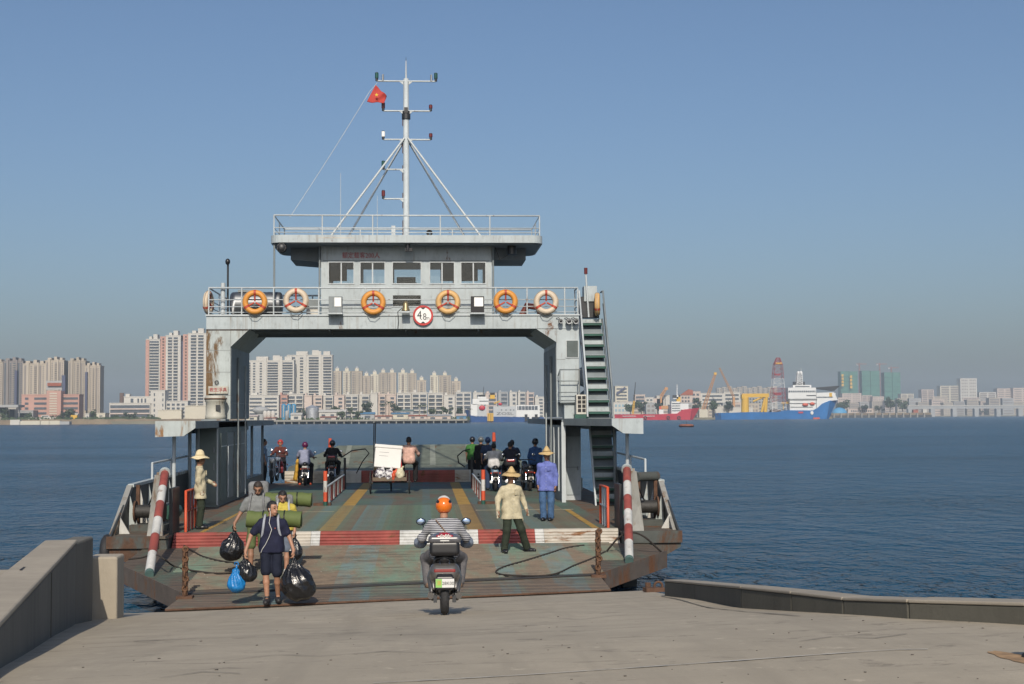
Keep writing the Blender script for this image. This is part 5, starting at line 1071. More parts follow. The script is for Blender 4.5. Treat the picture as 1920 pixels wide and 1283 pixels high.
hull('hull',([(872,768.5),(880,769),(881,779),(893,781),(960,782),(1020,782.5)],[(878,792),(884,792.3),(890,792.5),(905,792.5),(965,792.5),(1020,792.5)]),Y,5,SBLU,t)
sbox('deckhouse',SWH,t,883,758,895,779.5,Y); sbox('deckhouse',SGR,t,895,762,912,780.5,Y); gh=sbox('deckhouse',SGR,t,925,762,968,781.5,Y,-4.6); sbox('stern_house',SWH,t,968,760,1012,782,Y,-4.3); sbox('bridge',SWH,t,886,748,916,759,Y); sbox('bridge_top',SWH,t,896,744,912,748,Y)
w=sbox('bridge_windows',WIN,t,899,751.5,916,753.3,Y,-4.1,-3.9); sbox('stern_windows',WIN,t,970,761.5,1009,769,Y,-4.45,-4.25)
for px in range(972,1010,6): sbox('window_mullion',SWH,t,px,761.5,px+.7,769,Y,-4.5,-4.4)
for px in (939,947.5,956,962): sbox('porthole',WIN,t,px,768,px+2.6,770,Y,-4.7,-4.55)
text('lettering','ZOSL',3.0,pm('letter_dark',(.05,.05,.06),.6),facing((bx(947,Y-4.7),Y-4.7,bz(947,776,Y-4.7)),0,1.9),gh,ext=.03)
for a in ((898,741,910,748),(919,737,928,748)): f_=sbox('funnel',YELT,t,*a,Y,-2,2); sbox('funnel_cap',BLKP,t,a[0],a[1]-.5,a[2],a[1]+3.5,Y,-2.1,2.1)
MB().cyl(at(906,741,Y),at(907,725,Y),.35,.15,n=6).build('mast',DKST,t); MB().ell(at(904,765,Y-4.6),(2.6,.8,2)).build('life_raft',SRED,t); sbox('fender_rack',YELT,t,914,775,925,790,Y,-5.6,-4.9)
for px in (916,919,922): sbox('fender_slat',BRN,t,px,776,px+.8,790,Y,-5.7,-5.6)
for px in (984,1003): sbox('tyre_fender',BLKP,t,px,777,px+5,790,Y,-5.6,-4.9)
sbox('ladder',SWH,t,992.5,776,997,788,Y,-5.5,-5.0); MB().ell(at(938,758,Y-3),(1.6,1,1.2)).build('life_raft',SRED,t); lattice(at(926,757,Y),at(937,752,Y),1,.7,4,.2,[YELT],'deck_crane',t)
Y=1560; t=thing('supply_ship','red offshore supply ship with white bridge right of the stair','ship',at(1235,785,Y),world=True)
hull('hull',([(1152,777),(1170,777.2),(1232,777),(1268,775.5),(1278,768.5),(1295,766.5),(1311.5,765)],[(1153,785.8),(1170,785.8),(1232,785.6),(1262,785.5),(1278,785.4),(1292,785.2),(1298,785.2)]),Y,6,SRED,t)
sbox('deckhouse',SWH,t,1259,758,1276,776,Y,-5,5); sbox('white_bow_house',SWH,t,1276,757,1291,768.5,Y,-5,5); sbox('bridge',SWH,t,1259,753,1275,759,Y,-4,4)
for yy in (756,760.5,765,769.5): sbox('house_windows',WIN,t,1260,yy,1275,yy+1.7,Y,-5.2,-5.02)
sbox('funnel',YELT,t,1269,744.5,1276,754,Y,-2,2); sbox('mast_house',SWH,t,1262,741,1272,748,Y,-2,2); MB().cyl(at(1269.5,745,Y),at(1269.5,721,Y),.7,.4,n=8).build('mast',SWH,t); sbox('dark_screen',DKST,t,1261,741,1269,746,Y,-2.6,-2.2)
c_=sbox('rescue_boat',ORC,t,1240,761,1253,767,Y,-4,0); sbox('davit',ORED,t,1236,762,1240,777,Y,-4.4,-3.6); sbox('store',SWH,t,1236,768,1244,779,Y,-5,-4); lattice(at(1186,780,Y),at(1189,752,Y),1.6,1.4,6,.35,[YELT],'boom_post',t); MB().cyl(at(1188.5,753,Y),at(1191.5,717,Y),.55,.4,n=6).build('boom',DKST,t)
sbox('white_stripe',SWH,t,1167,780,1192,781,Y,-6.1,-6.02); sbox('white_stripe',SWH,t,1206,780,1228,781,Y,-6.1,-6.02)
for px in (1210,1253,1273): MB().torus(at(px,783.5,Y-6.2),1.5,.5,n=14,m=6).build('tyre_fender',BLKP,t)
Y=1540; t=thing('drill_ship','long bright blue ship with red and white derrick and white bridge','ship',at(1455,786,Y),world=True)
hull('hull',([(1340,776),(1348,774.5),(1375,774),(1400,773),(1455,773),(1473,769.5),(1520,769.8),(1528,766),(1538,757),(1552,751.5),(1569,750)],[(1342,785.6),(1350,786),(1375,786),(1400,786),(1455,786),(1473,786),(1515,785.8),(1528,785.6),(1538,785.4),(1546,785.2),(1553,785)]),Y,9,SBR,t)
hull('boot_top',([(1350,784.6),(1545,783.8)],[(1350,786.6),(1545,786)]),Y-1.2,8.6,BOOT,t)
dr=MB().box(at(1445,771,Y).x,Y-5,at(1445,773,Y).z,at(1462,771,Y).x,Y+5,at(1445,768,Y).z).build('derrick_base',BRN,t)
DR=pm('derrick_red',(.30,.03,.04),.6,var=.1,vs=.2); lattice(at(1458,773,Y),at(1458.5,683,Y),16,8.4,10,.26,[SWH,SWH,DR,DR,DR,SWH,SWH,DR,DR,DR],'derrick',t); lattice(at(1458.5,683,Y),at(1458.8,671,Y),8,3.2,3,.3,[DR],'derrick_top',t); MB().cbox(at(1459,682,Y),(7.5,7.5,2)).build('crown_platform',YELT,t)
for a in ((1453,701,1463,704),(1452,736,1465,741)): sbox('derrick_machinery',DR,t,*a,Y,-1.5,1.5)
MB().cyl(at(1397,774,Y),at(1397,745,Y),4.4,4.0,n=14).build('crane_pedestal',YELT,t); sbox('crane_head',YELT,t,1391,740,1402,748,Y,-3,3); sbox('crane_arm',YELT,t,1392,738,1442,745,Y,-1.8,1.8); lattice(at(1406,743,Y),at(1437,742,Y),2,2,6,.4,[YELT],'crane_jib',t); MB().cyl(at(1437,742,Y),at(1412,753,Y),1.2,n=6).build('crane_stay',YELT,t); MB().cyl(at(1437,742,Y),at(1435,774,Y),2.0,n=8).build('crane_rest',YELT,t); MB().cyl(at(1428,774,Y),at(1434,748,Y),1.5,n=8).build('crane_rest',YELT,t)
lattice(at(1465,756,Y-3),at(1485,755,Y-3),1.4,1.4,5,.35,[YELT],'deck_crane',t); MB().cyl(at(1489,768,Y-3),at(1484,755,Y-3),1.2,n=8).build('crane_leg',YELT,t); MB().cyl(at(1469,768,Y-3),at(1469,757,Y-3),.5,n=8).build('crane_leg',YELT,t)
ac_=sbox('accommodation',SWH,t,1481,748,1530,770,Y,-8,8); MB().prism([(bx(1528,Y),bz(1528,768,Y)),(bx(1528,Y),bz(1528,737,Y)),(bx(1561,Y),bz(1561,736,Y)),(bx(1568,Y),bz(1568,750.5,Y)),(bx(1552,Y),bz(1552,752,Y)),(bx(1540,Y),bz(1540,758,Y))],Y-7.5,Y+7.5).build('bow_house',SWH,t)
br=sbox('bridge',SWH,t,1478,727,1530,748,Y,-8.6,6); sbox('bridge_windows',WIN,t,1478.5,732.5,1529,736,Y,-8.75,-8.62); sbox('upper_bridge',SWH,t,1487,722,1521,727,Y,-6,5); sbox('upper_windows',WIN,t,1491,724,1518,726,Y,-6.2,-6.02)
for px in range(1482,1529,4): sbox('window_mullion',SWH,br,px,732.5,px+.9,736,Y,-8.85,-8.76)
for a in ((1478,749,1532,750.5),(1512,741,1530,743),(1479,756,1530,757),(1482,763,1524,763.8),(1530,744,1562,744.8)): sbox('deck_recess',DKST,t,*a,Y,-8.7,-8.1)
sbox('funnel_house',DKST,t,1489,716,1509,722,Y,-3,3); lattice(at(1498,722,Y),at(1499,698,Y),6.5,4.5,6,.4,[SWH],'mast',t); MB().cyl(at(1502,702,Y),at(1502,690,Y),.3,.15,n=6).build('mast_pole',SWH,t)
for px in (1497,1502): MB().ell(at(px,699,Y-1),(1.7,1.7,1.8)).build('radar_dome',SWH,t)
MB().prism([(bx(1530,Y),bz(1530,727,Y)),(bx(1572,Y),bz(1572,723.5,Y)),(bx(1572,Y),bz(1572,725,Y)),(bx(1562,Y),bz(1562,733,Y)),(bx(1530,Y),bz(1530,729,Y))],Y-7,Y+7).build('helideck',DKST,t)
for a in ((1504,756,1516,762),(1518,755,1528,759.5)): o=MB().ell(at((a[0]+a[2])/2,(a[1]+a[3])/2,Y-9),((a[2]-a[0])*.29,1.5,1.7)).build('lifeboat',ORED,t)
sbox('yellow_panel',YELT,t,1555,737,1560,744,Y,-7.7,-7.52); sbox('bow_post',SWH,t,1564.5,735,1566.5,750,Y,-1,1); sbox('red_lettering',SRED,t,1497,772,1506,775,Y,-9.2,-9.02); MB().ell(at(1522.5,774.5,Y-9.1),(1.8,.2,2)).build('badge',SWH,t); sbox('tug_fender',ORED,t,1525,783,1537,786,Y,-10,-9)
# buoys
p=atz(1287,801,0); t=thing('mooring_buoy','rusty red mooring buoy floating right of the ferry','buoy',p); k=p.y/F_PX
MB().lathe([(0,-.3*k),(13*k,-.3*k),(14.5*k,2*k),(14*k,4*k),(10*k,5.4*k),(0,5.6*k)],n=20).build('drum',pm('buoy_rust',(.25,.085,.05),.8,var=.25,vs=1.5),t); MB().torus((0,0,2.1*k),14.4*k,.7*k,axis='z',n=20,m=6).build('rubber_ring',BLACK,t); MB().cyl((0,0,5*k),(0,0,11*k),.5*k,n=6).build('post',DKST,t)
p=atz(822,791.8,0); t=thing('channel_marker','small yellow channel marker float inside the portal','buoy',p); k=p.y/F_PX; MB().lathe([(0,-1*k),(3.4*k,-.5*k),(3.2*k,1.2*k),(.8*k,1.8*k),(.3*k,4*k),(0,4*k)],n=10).build('float',YELT,t)
p=atz(1530,787.6,0)
# ------------------------------------------------------------------ people
def V(*a): return np.array(a, float)
SKIN = pm('skin_tan',(.36,.19,.12),.55,var=.06,vs=20); SKIN2 = pm('skin_brown',(.27,.14,.085),.55,var=.06,vs=20); HAIR = pm('black_hair',(.012,.010,.010),.5,var=.3,vs=60,bump=.5,bs=120)
EYE = pm('eye_dark',(.015,.012,.012),.3); LIP = pm('lips',(.24,.09,.07),.5); STRAW = pm('straw',(.50,.36,.17),.8,var=.15,vs=25,bump=.4,bs=90); STRAWP = pm('pale_straw',(.62,.53,.33),.8,var=.12,vs=25,bump=.4,bs=90)
def cloth_m(name,c,var=.22): return pm(name,c,.85,var=var,vs=11,bump=.5,bs=16,spec=.25,dirt=.15,stretch=(3,3,1.2))
def std_pose(**kw):
    J = dict(pel=V(0,0,.95),waist=V(0,-.005,1.10),chest=V(0,0,1.28),neck=V(0,.015,1.455),head=V(0,-.015,1.605),
        shL=V(-.18,.005,1.352),elL=V(-.235,.03,1.12),wrL=V(-.235,-.03,.87),hdL=V(0,-.15,-1),
        hipL=V(-.088,0,.92),knL=V(-.10,-.025,.50),anL=V(-.105,.02,.085),toL=V(-.02,-1,0))
    for k in list(J):
        if k.endswith('L'):
            v = J[k].copy(); v[0] *= -1; J[k[:-1]+'R'] = v
    for k, v in kw.items(): J[k] = V(*v)
    return J
def nrm(v): return v/ (np.linalg.norm(v)+1e-9)
def person(label, loc, rz, J, shirt, pants, shoes=None, skin=None, scale=1.0, h=.0105, sleeve='short', hem=.90, leg='long', look=0, nod=0, hat=None, hair=True, group=None,
           gloves=None, loose=.022, extra=None, curl=.5, beard=False, collar=True, hipw=1.0):
    skin = skin or SKIN; t = thing('person', label, 'person', loc, rz, group, scale=scale)
    # head frame
    f = V(math.sin(look)*math.cos(nod), -math.cos(look)*math.cos(nod), -math.sin(nod)); s = V(math.cos(look), math.sin(look), 0); u = np.cross(s, f); u = -u if u[2]<0 else u
    Mh = np.stack([s, f, u], 1); H = J['head']
    hp = lambda a,b,c: H + s*a + f*b + u*c
    head = [E_(hp(0,-.012,.018),(.077,.095,.100),Mh),E_(hp(0,.018,-.055),(.058,.066,.066),Mh),C_(hp(0,.03,-.098),hp(0,.055,-.105),.024,.018),
            C_(hp(0,.084,.012),hp(0,.104,-.026),.010,.015),C_(hp(-.032,.078,.022),hp(.032,.078,.022),.014,.014),C_(hp(-.02,.080,-.066),hp(.02,.080,-.066),.012,.012),
            E_(hp(-.079,-.008,-.012),(.012,.022,.032),Mh),E_(hp(.079,-.008,-.012),(.012,.022,.032),Mh),C_(J['neck']-V(0,0,.04),hp(0,-.025,-.05),.056,.053)]
    body = list(head)
    ax = nrm(J['shR']-J['shL'])*1.0; hx = nrm(J['hipR']-J['hipL'])
    tors = [C_(J['chest']-ax*.085,J['chest']+ax*.085,.108,.108),C_(J['waist']-ax*.062,J['waist']+ax*.062,.098,.098),C_(J['pel']-hx*.07*hipw,J['pel']+hx*.07*hipw,.105,.105),
            C_(J['shL']+ax*.04-V(0,0,.02),J['shR']-ax*.04-V(0,0,.02),.056,.056),C_(J['neck']-V(0,0,.05),J['neck'],.062,.052),
            C_((J['chest']+J['waist'])/2-ax*.07,(J['chest']+J['waist'])/2+ax*.07,.102,.102)]
    body += [(p[0],p[1],p[2],p[3]*.9,p[4]*.9) for p in tors]
    sl, lg = [], []; hands = []
    for S in 'LR':
        sh,el,wr,hd = J['sh'+S],J['el'+S],J['wr'+S],nrm(J['hd'+S])
        body += [C_(sh,el,.047,.038),C_(el,wr,.037,.026)]
        sl += [C_(sh,el,.054,.046)]; sl2 = C_(el,wr,.046,.036); sgn = -1 if S=='L' else 1
        if sleeve=='long': sl += [sl2]
        elif sleeve=='short': sl[-1] = C_(sh,sh+(el-sh)*.72,.058,.060)
        # hand: palm, four bent fingers of unequal length, thumb from the side of the palm
        w = nrm(np.cross(hd, V(sgn,0,.15))); n_ = nrm(np.cross(w, hd)); n_ = n_ if n_@V(sgn,0,0)<0 else -n_     # palm faces the thigh
        if w[1] > 0: w = -w                                                                                 # thumb side points forward
        hand = [C_(wr,wr+hd*.03,.026,.026)]
        for k in range(4):
            b0 = wr+hd*.025+w*(.028-.019*k); b1 = wr+hd*.088+w*(.031-.0205*k); hand.append(C_(b0,b1,.0125,.0115))
            L = (.070,.080,.074,.058)[k]; m1 = b1+nrm(hd+n_*curl*.5)*L*.52; m2 = m1+nrm(hd*(1-curl*.75)+n_*(curl*1.25))*L*.52
            hand += [C_(b1,m1,.0098,.0092),C_(m1,m2,.0092,.0085)]
        t0 = wr+hd*.028+w*.024; t1 = t0+nrm(hd*.8+w*.55+n_*.35)*.048; hand += [C_(t0,t1,.0125,.011),C_(t1,t1+nrm(hd+w*.1+n_*(.3+curl*.5))*.034,.0105,.009)]
        hands += hand
        hp_,kn,an,to = J['hip'+S],J['kn'+S],J['an'+S],nrm(J['to'+S])
        body += [C_(hp_,kn,.074,.052),C_(kn,kn+(an-kn)*.35,.052,.053),C_(kn+(an-kn)*.35,an,.052,.034),C_(an,an+V(0,0,-.03)+to*.10,.034,.03)]
        lg += [C_(hp_,kn,.094,.076)] + ([C_(kn,kn+(an-kn)*.97,.075,.068)] if leg=='long' else [])
        if leg=='short': lg[-1] = C_(hp_,hp_+(kn-hp_)*.93,.084,.078)
        if leg=='skirt': lg += [C_(kn,an,.085,.085)]
    sk = [p for p in body] + hands
    link('body', sdf_mesh('body', sk, h, .022), skin, t)
    # clothes
    cm_, wm_, pm_ = J['chest'], J['waist'], J['pel']
    up = [C_(cm_-ax*.085,cm_+ax*.085,.103,.103),C_((cm_+wm_)/2-ax*.078,(cm_+wm_)/2+ax*.078,.099,.099),C_(wm_-ax*.074,wm_+ax*.074,.099,.099),C_((pm_+wm_)/2-hx*.076,(pm_+wm_)/2+hx*.076,.111,.111),C_(pm_-hx*.078,pm_+hx*.078,.121,.121),
          C_(J['neck']-V(0,0,.045),J['shL']+ax*.02,.048,.054),C_(J['neck']-V(0,0,.045),J['shR']-ax*.02,.048,.054),C_(J['neck']-V(0,0,.06),J['neck'],.066,.060)] + sl
    if hem is not None and J['pel'][2] > .85:
        for S in 'LR': e_ = J['kn'+S]-J['hip'+S]; up.append(C_(J['hip'+S], J['hip'+S]+e_*min(1,max(0,(J['hip'+S][2]-hem)/max(.05,-e_[2]))), .110, .108))
    if hem is not None and hem < .80: up.append(C_(V(pm_[0],pm_[1],hem+.015)-hx*.088,V(pm_[0],pm_[1],hem+.015)+hx*.092,.124,.124))
    nk = J['neck']; zc = hem
    cuts = [lambda X,Y,Z: zc - Z + 0*X + 0*Y] if hem is not None else []
    if J['pel'][2] > .9 and hem is not None and leg!='skirt': up.append(C_(V(J['pel'][0],J['pel'][1],J['pel'][2]-.04)-hx*.075,V(J['pel'][0],J['pel'][1],J['pel'][2]-.04)+hx*.075,.112,.112))
    cuts2 = [lambda X,Y,Z: np.where(np.hypot(X-nk[0],Y-nk[1])<.10, Z-(nk[2]-.004), -1.)]
    so = link('shirt', sdf_mesh('shirt', up, h*1.15, .045, cuts=cuts2, subs=([lambda X,Y,Z: np.maximum(Z-zc, -1-Z)+0*X+0*Y] if 0 else []), fold=.0065, inflate=loose-.012, seed=len(col.objects)%17) if hem is None or J['pel'][2]<.9 else
                       sdf_mesh('shirt', up, h*1.15, .045, cuts=cuts2+[lambda X,Y,Z: np.where(np.hypot(X-J['pel'][0],Y-J['pel'][1])<.24, zc-Z, -1.)], fold=.0065, inflate=loose-.012, seed=len(col.objects)%17), shirt, t)
    if hem is not None and hem < .80:                     # button placket, pocket and shirt tail
        mb = MB()
        for z_ in np.arange(hem+.06,nk[2]-.10,.085): mb.ell((J['chest'][0],J['chest'][1]-.142,z_),(.007,.005,.007),6,4)
        mb.build('buttons', WHT, so); MB().cbox((J['chest'][0]+.085,J['chest'][1]-.128,J['chest'][2]+.01),(.10,.02,.115),R(12)).build('breast_pocket', shirt, so)
    if collar:
        mb = MB(); mb.torus((nk[0],nk[1],nk[2]-.002),.064,.014,n=16,m=6,axis='z'); mb.build('collar', shirt, so)
    lw = lg + [C_(J['pel']-hx*.07*hipw,J['pel']+hx*.07*hipw,.112,.112)]
    pz = J['pel'][2]+(.10 if hem is None else -.01)
    link('trousers', sdf_mesh('trousers', lw, h*1.15, .03, cuts=[lambda X,Y,Z: Z-pz+0*X+0*Y], fold=.005, inflate=.010, seed=len(col.objects)%13, dense=15), pants, t)
    sm = shoes or BLKP
    for S in 'LR':
        an,to = J['an'+S],nrm(J['to'+S]); z0 = an-V(0,0,.042)
        pr = [C_(z0-to*.045,z0+to*.09,.047,.050),C_(z0+to*.09,z0+to*.175,.050,.040),C_(an+V(0,0,.015),z0,.048,.050)]
        zs = an[2]-.085
        link('shoe', sdf_mesh('shoe', pr, .009, .02, cuts=[lambda X,Y,Z: zs-Z+0*X+0*Y] if abs(to[2])<.2 else []), sm, t)
    # face
    mb = MB()
    for k in (-1,1): mb.ell(hp(k*.031,.082,.004),(.013,.010,.008),8,6)
    mb.build('eyes', EYE, t)
    mb = MB().ell(hp(0,.090,-.066),(.022,.008,.007),8,6); mb.build('mouth', LIP, t)
    mb = MB()
    for k in (-1,1): mb.cyl(hp(k*.016,.094,.028),hp(k*.048,.080,.030),.006,n=6)
    mb.build('eyebrows', HAIR, t)
    if beard: link('beard', sdf_mesh('beard',[E_(hp(0,.022,-.075),(.058,.068,.052),Mh)],.008,.02,cuts=[lambda X,Y,Z: (X-H[0])*u[0]+(Y-H[1])*u[1]+(Z-H[2])*u[2]+.055]), HAIR, t)
    if hair:
        dF = lambda X,Y,Z: (X-H[0])*f[0]+(Y-H[1])*f[1]+(Z-H[2])*f[2]
        dU = lambda X,Y,Z: (X-H[0])*u[0]+(Y-H[1])*u[1]+(Z-H[2])*u[2]
        link('hair', sdf_mesh('hair',[E_(hp(0,-.014,.022),(.087,.104,.108),Mh)],.009,.02,cuts=[lambda X,Y,Z: -.055-dU(X,Y,Z)],subs=[lambda X,Y,Z: np.maximum(.028-dF(X,Y,Z), dU(X,Y,Z)-.068)],fold=.002,dense=60), HAIR if hair is True else hair, t)
    if hat in ('straw','cone'):
        mb = MB(); n = 36
        if hat=='straw': prof = [(.004,.185),(.045,.175),(.082,.135),(.100,.070),(.112,.035),(.17,.010),(.215,-.020),(.212,-.028),(.165,.0),(.108,.022)]
        else: prof = [(.004,.178),(.028,.166),(.060,.118),(.088,.060),(.106,.030),(.16,.012),(.205,-.012),(.202,-.021),(.155,.0),(.104,.018)]
        vs=[]
        for (r_,z_) in prof:
            for k in range(n):
                a_=2*math.pi*k/n; wv=.010*math.sin(a_*3+1)+.007*math.sin(a_*5) if r_>.15 else 0
                vs.append(tuple(hp(r_*math.cos(a_),r_*math.sin(a_)*1.05-.01,z_+.055+wv)))
        mb.add(vs,[(i*n+k,i*n+(k+1)%n,(i+1)*n+(k+1)%n,(i+1)*n+k) for i in range(len(prof)-1) for k in range(n)],True); ho=mb.build('straw_hat', STRAWP if hat=='straw' else STRAW, t)
        MB().tube([tuple(hp(.104*math.cos(a),.104*math.sin(a)*1.05-.01,.108)) for a in np.linspace(0,2*math.pi,24,endpoint=False)],.008,6,True).build('hat_band', pm('hat_cord',(.30,.22,.10),.8), ho)
    if hat and hat.startswith('helmet'):
        cm = {'helmet_o':pm('helmet_orange',(.70,.16,.01),.18,var=.04,coat=.6),'helmet_p':pm('helmet_purple',(.10,.008,.055),.25,var=.1,coat=.5),'helmet_b':pm('helmet_black',(.015,.016,.02),.2,coat=.5),'helmet_n':pm('helmet_blue',(.02,.05,.13),.25,coat=.5),'helmet_r':pm('helmet_red',(.40,.04,.03),.3,coat=.4),'helmet_g':pm('helmet_grey',(.12,.13,.13),.3,coat=.4)}[hat]
        dU = lambda X,Y,Z: (X-H[0])*u[0]+(Y-H[1])*u[1]+(Z-H[2])*u[2]; dF = lambda X,Y,Z: (X-H[0])*f[0]+(Y-H[1])*f[1]+(Z-H[2])*f[2]
        ho = link('helmet', sdf_mesh('helmet',[E_(hp(0,-.012,.035),(.118,.132,.125),Mh)],.009,.02,cuts=[lambda X,Y,Z: -.075-dU(X,Y,Z)],subs=[lambda X,Y,Z: np.maximum(.045-dF(X,Y,Z), dU(X,Y,Z)-.055)]), cm, t)
        if hat=='helmet_o':
            link('rubber_rim', sdf_mesh('rubber_rim',[E_(hp(0,-.008,.035),(.122,.134,.128),Mh)],.009,.02,cuts=[lambda X,Y,Z: .088-dU(X,Y,Z)+.35*dF(X,Y,Z), lambda X,Y,Z: dU(X,Y,Z)-.35*dF(X,Y,Z)-.135]), BLKP, ho)
            link('white_crest', sdf_mesh('white_crest',[E_(hp(0,.004,.045),(.112,.118,.132),Mh)],.009,.02,cuts=[lambda X,Y,Z: .125-dU(X,Y,Z)+.35*dF(X,Y,Z)]), WHT, ho)
            link('lower_band', sdf_mesh('lower_band',[E_(hp(0,-.014,.035),(.121,.135,.125),Mh)],.009,.02,cuts=[lambda X,Y,Z: -.072-dU(X,Y,Z), lambda X,Y,Z: dU(X,Y,Z)+.048, lambda X,Y,Z: dF(X,Y,Z)-.04]), pm('helmet_deep_orange',(.42,.07,.005),.25,coat=.4), ho)
    if extra: extra(t, J, hp)
    return t
def on_deck(px, py): return atz(px, py, 1.2)
def on_ramp(px, py):
    v = ray(px,py)
    for i in range(2400):
        p = CAM+v*(20+i*.006)
        yt = tip(p.x); z = lz(p.x,p.y) if p.y < yt+1.36 else rz_(p.x,p.y)
        if p.z <= z+.006: return p
    return p
PLASTIC = pm('bin_liner',(.010,.010,.011),.22,var=.2,vs=8,bump=.5,bs=14,spec=.6); BLUEB = pm('blue_bag',(.008,.17,.45),.25,var=.2,vs=12,bump=.7,bs=25)
def bag(label, top, w, hgt, mat=None, d=None, seed=1, name='bin_bag', tilt=0):
    # a full plastic sack hanging from its gathered neck at `top`
    d = d or w*.8; t = thing(name, label, 'bag', (top[0],top[1],top[2]))
    pr = [E_((tilt*.5,0,-hgt*.62),(w*.5,d*.5,hgt*.37)),E_((tilt,0,-hgt*.75),(w*.44,d*.46,hgt*.25)),E_((0,0,-hgt*.38),(w*.27,d*.27,hgt*.24)),C_((0,0,-hgt*.22),(0,0,-.01),w*.10+.012,.026)]
    link('sack', sdf_mesh('sack',pr,.011,.06,fold=.004,seed=seed,dense=26,pleat=(.020,13,-hgt*.95,-hgt*.25)), mat or PLASTIC, t)
    MB().tube([(-.03,0,.0),(-.025,-.02,.045),(.02,-.02,.05),(.035,0,.0)],.011,6).build('knot', mat or PLASTIC, t)
    return t
# three travellers walking off with packs and bin bags
NAVY = cloth_m('navy_polo',(.014,.016,.038)); NAVS = cloth_m('navy_shorts',(.010,.013,.026)); GREYT = cloth_m('grey_tee',(.19,.20,.20)); OLIVE = pm('olive_mat',(.095,.125,.035),.75,var=.1,vs=10); YELS = cloth_m('yellow_tee',(.46,.37,.07)); GPACK = cloth_m('grey_pack',(.20,.205,.21),.3); BGP = cloth_m('bluegrey_cloth',(.11,.13,.165))
def pack_extra(roll_z=None, roll_c=None, packz=1.2, strap=GPACK, tall=.28, big=1.0, rolly=.30):
    def fn(t, J, hp):
        c = J['chest']
        pk = link('backpack', sdf_mesh('backpack',[B_((c[0],c[1]+.24,packz),(.16*big,.115*big,tall),None,.07),B_((c[0],c[1]+.33,packz-.05),(.11*big,.06,tall*.6),None,.05)],.014,.03,fold=.004), GPACK, t)
        for s_ in (-1,1): MB().tube([(c[0]+s_*.105,c[1]+.12,c[2]+.14),(c[0]+s_*.11,c[1]+.02,c[2]+.205),(c[0]+s_*.115,c[1]-.10,c[2]+.13),(c[0]+s_*.13,c[1]-.135,c[2]-.02),(c[0]+s_*.16,c[1]-.05,c[2]-.17)],.021,8).build('shoulder_strap', strap, pk)
        if roll_z:
            L0,L1 = roll_c; r_ = .142
            o = MB().tube([(L0+(L1-L0)*q/14,c[1]+rolly,roll_z-.02*q/14-.012*math.sin(q*.5)) for q in range(15)],[r_*(1+.035*math.sin(q*1.9)-(.05 if q in (4,10) else 0)) for q in range(15)],26).build('rolled_mat', OLIVE, t)
            sp=[]; 
            for k in range(46):
                a=k*.42; q=.012+(r_-.018)*k/46; sp.append((L1+.006,c[1]+rolly+q*math.cos(a),roll_z-.02+q*math.sin(a)))
            MB().tube(sp,.006,5).build('roll_spiral', pm('olive_dark',(.05,.07,.02),.8), o)
            for x in (L0+.28,L1-.28): MB().torus((x,c[1]+rolly,roll_z-.01),r_+.004,.012,n=24,m=6,axis='x').build('roll_strap', BLKP, o)
    return fn
fp = on_ramp(509,1132)
def navy_x(t, J, hp):
    pack_extra(1.40,(-.46,.46),1.20,pm('pale_strap',(.30,.32,.36),.8),.24,.9,.38)(t,J,hp)
    MB().tube([tuple(hp(-.078,.012,-.015)),tuple(hp(-.075,.03,-.09)),(-.03,-.125,1.36),(.015,-.145,1.25),(-.03,-.15,1.12),(-.09,-.14,1.0),(-.14,-.13,.93),(-.17,-.10,.86)],.0055,6).build('earphone_cord', WHT, t)
    MB().ell(hp(-.082,.015,-.012),(.013,.013,.015)).build('earbud', WHT, t)
    MB().ell((.07,-.124,1.27),(.012,.006,.012)).build('chest_logo', REDP, t)
nav = person('man in navy polo and shorts with earphones, front of the three travellers', fp, 0,
    std_pose(head=(.02,-.03,1.60),elL=(-.345,-.02,1.145),wrL=(-.42,-.10,.90),hdL=(-.12,-.2,-1),elR=(.29,.0,1.13),wrR=(.375,-.09,.905),hdR=(.1,-.25,-1),
             hipL=(-.088,0,.92),knL=(-.085,-.10,.52),anL=(-.06,-.12,.095),toL=(-.05,-1,0),knR=(.10,-.09,.50),anR=(.10,.10,.10),toR=(.15,-1,0)),
    NAVY, NAVS, pm('dark_shoe',(.02,.02,.022),.6), leg='short', look=R(48), hem=.86, extra=navy_x, curl=.95)
def hand_of(root, J, S, dz=.10):
    p = J['wr'+S]+nrm(J['hd'+S])*dz; c, s_ = math.cos(root.rotation_euler.z), math.sin(root.rotation_euler.z); k = root.scale[0]
    return (root.location.x+(p[0]*c-p[1]*s_)*k, root.location.y+(p[0]*s_+p[1]*c)*k, root.location.z+p[2]*k)
JN = std_pose(wrL=(-.42,-.10,.90),hdL=(-.12,-.2,-1),wrR=(.375,-.09,.905),hdR=(.1,-.25,-1))
bag('big black bin bag in the right hand of the man in navy', hand_of(nav,JN,'R'), .58, .76, seed=3, tilt=.12)
bag('smaller black bin bag in the left hand of the man in navy', hand_of(nav,JN,'L'), .36, .42, seed=5, tilt=.05)
hl = hand_of(nav,JN,'L'); bag('shiny blue plastic bag hanging below the small black one', (hl[0]-.13,hl[1]-.06,hl[2]-.13), .30, .46, BLUEB, seed=8, name='plastic_bag')
gp = on_ramp(482,1077)
JG = std_pose(head=(.02,-.06,1.585),elL=(-.30,.0,1.14),wrL=(-.40,-.10,.95),hdL=(-.08,-.1,-1),elR=(.25,.02,1.13),wrR=(.25,-.10,.90),knL=(-.10,-.12,.51),anL=(-.10,-.16,.095),knR=(.10,-.03,.50),anR=(.10,.18,.11))
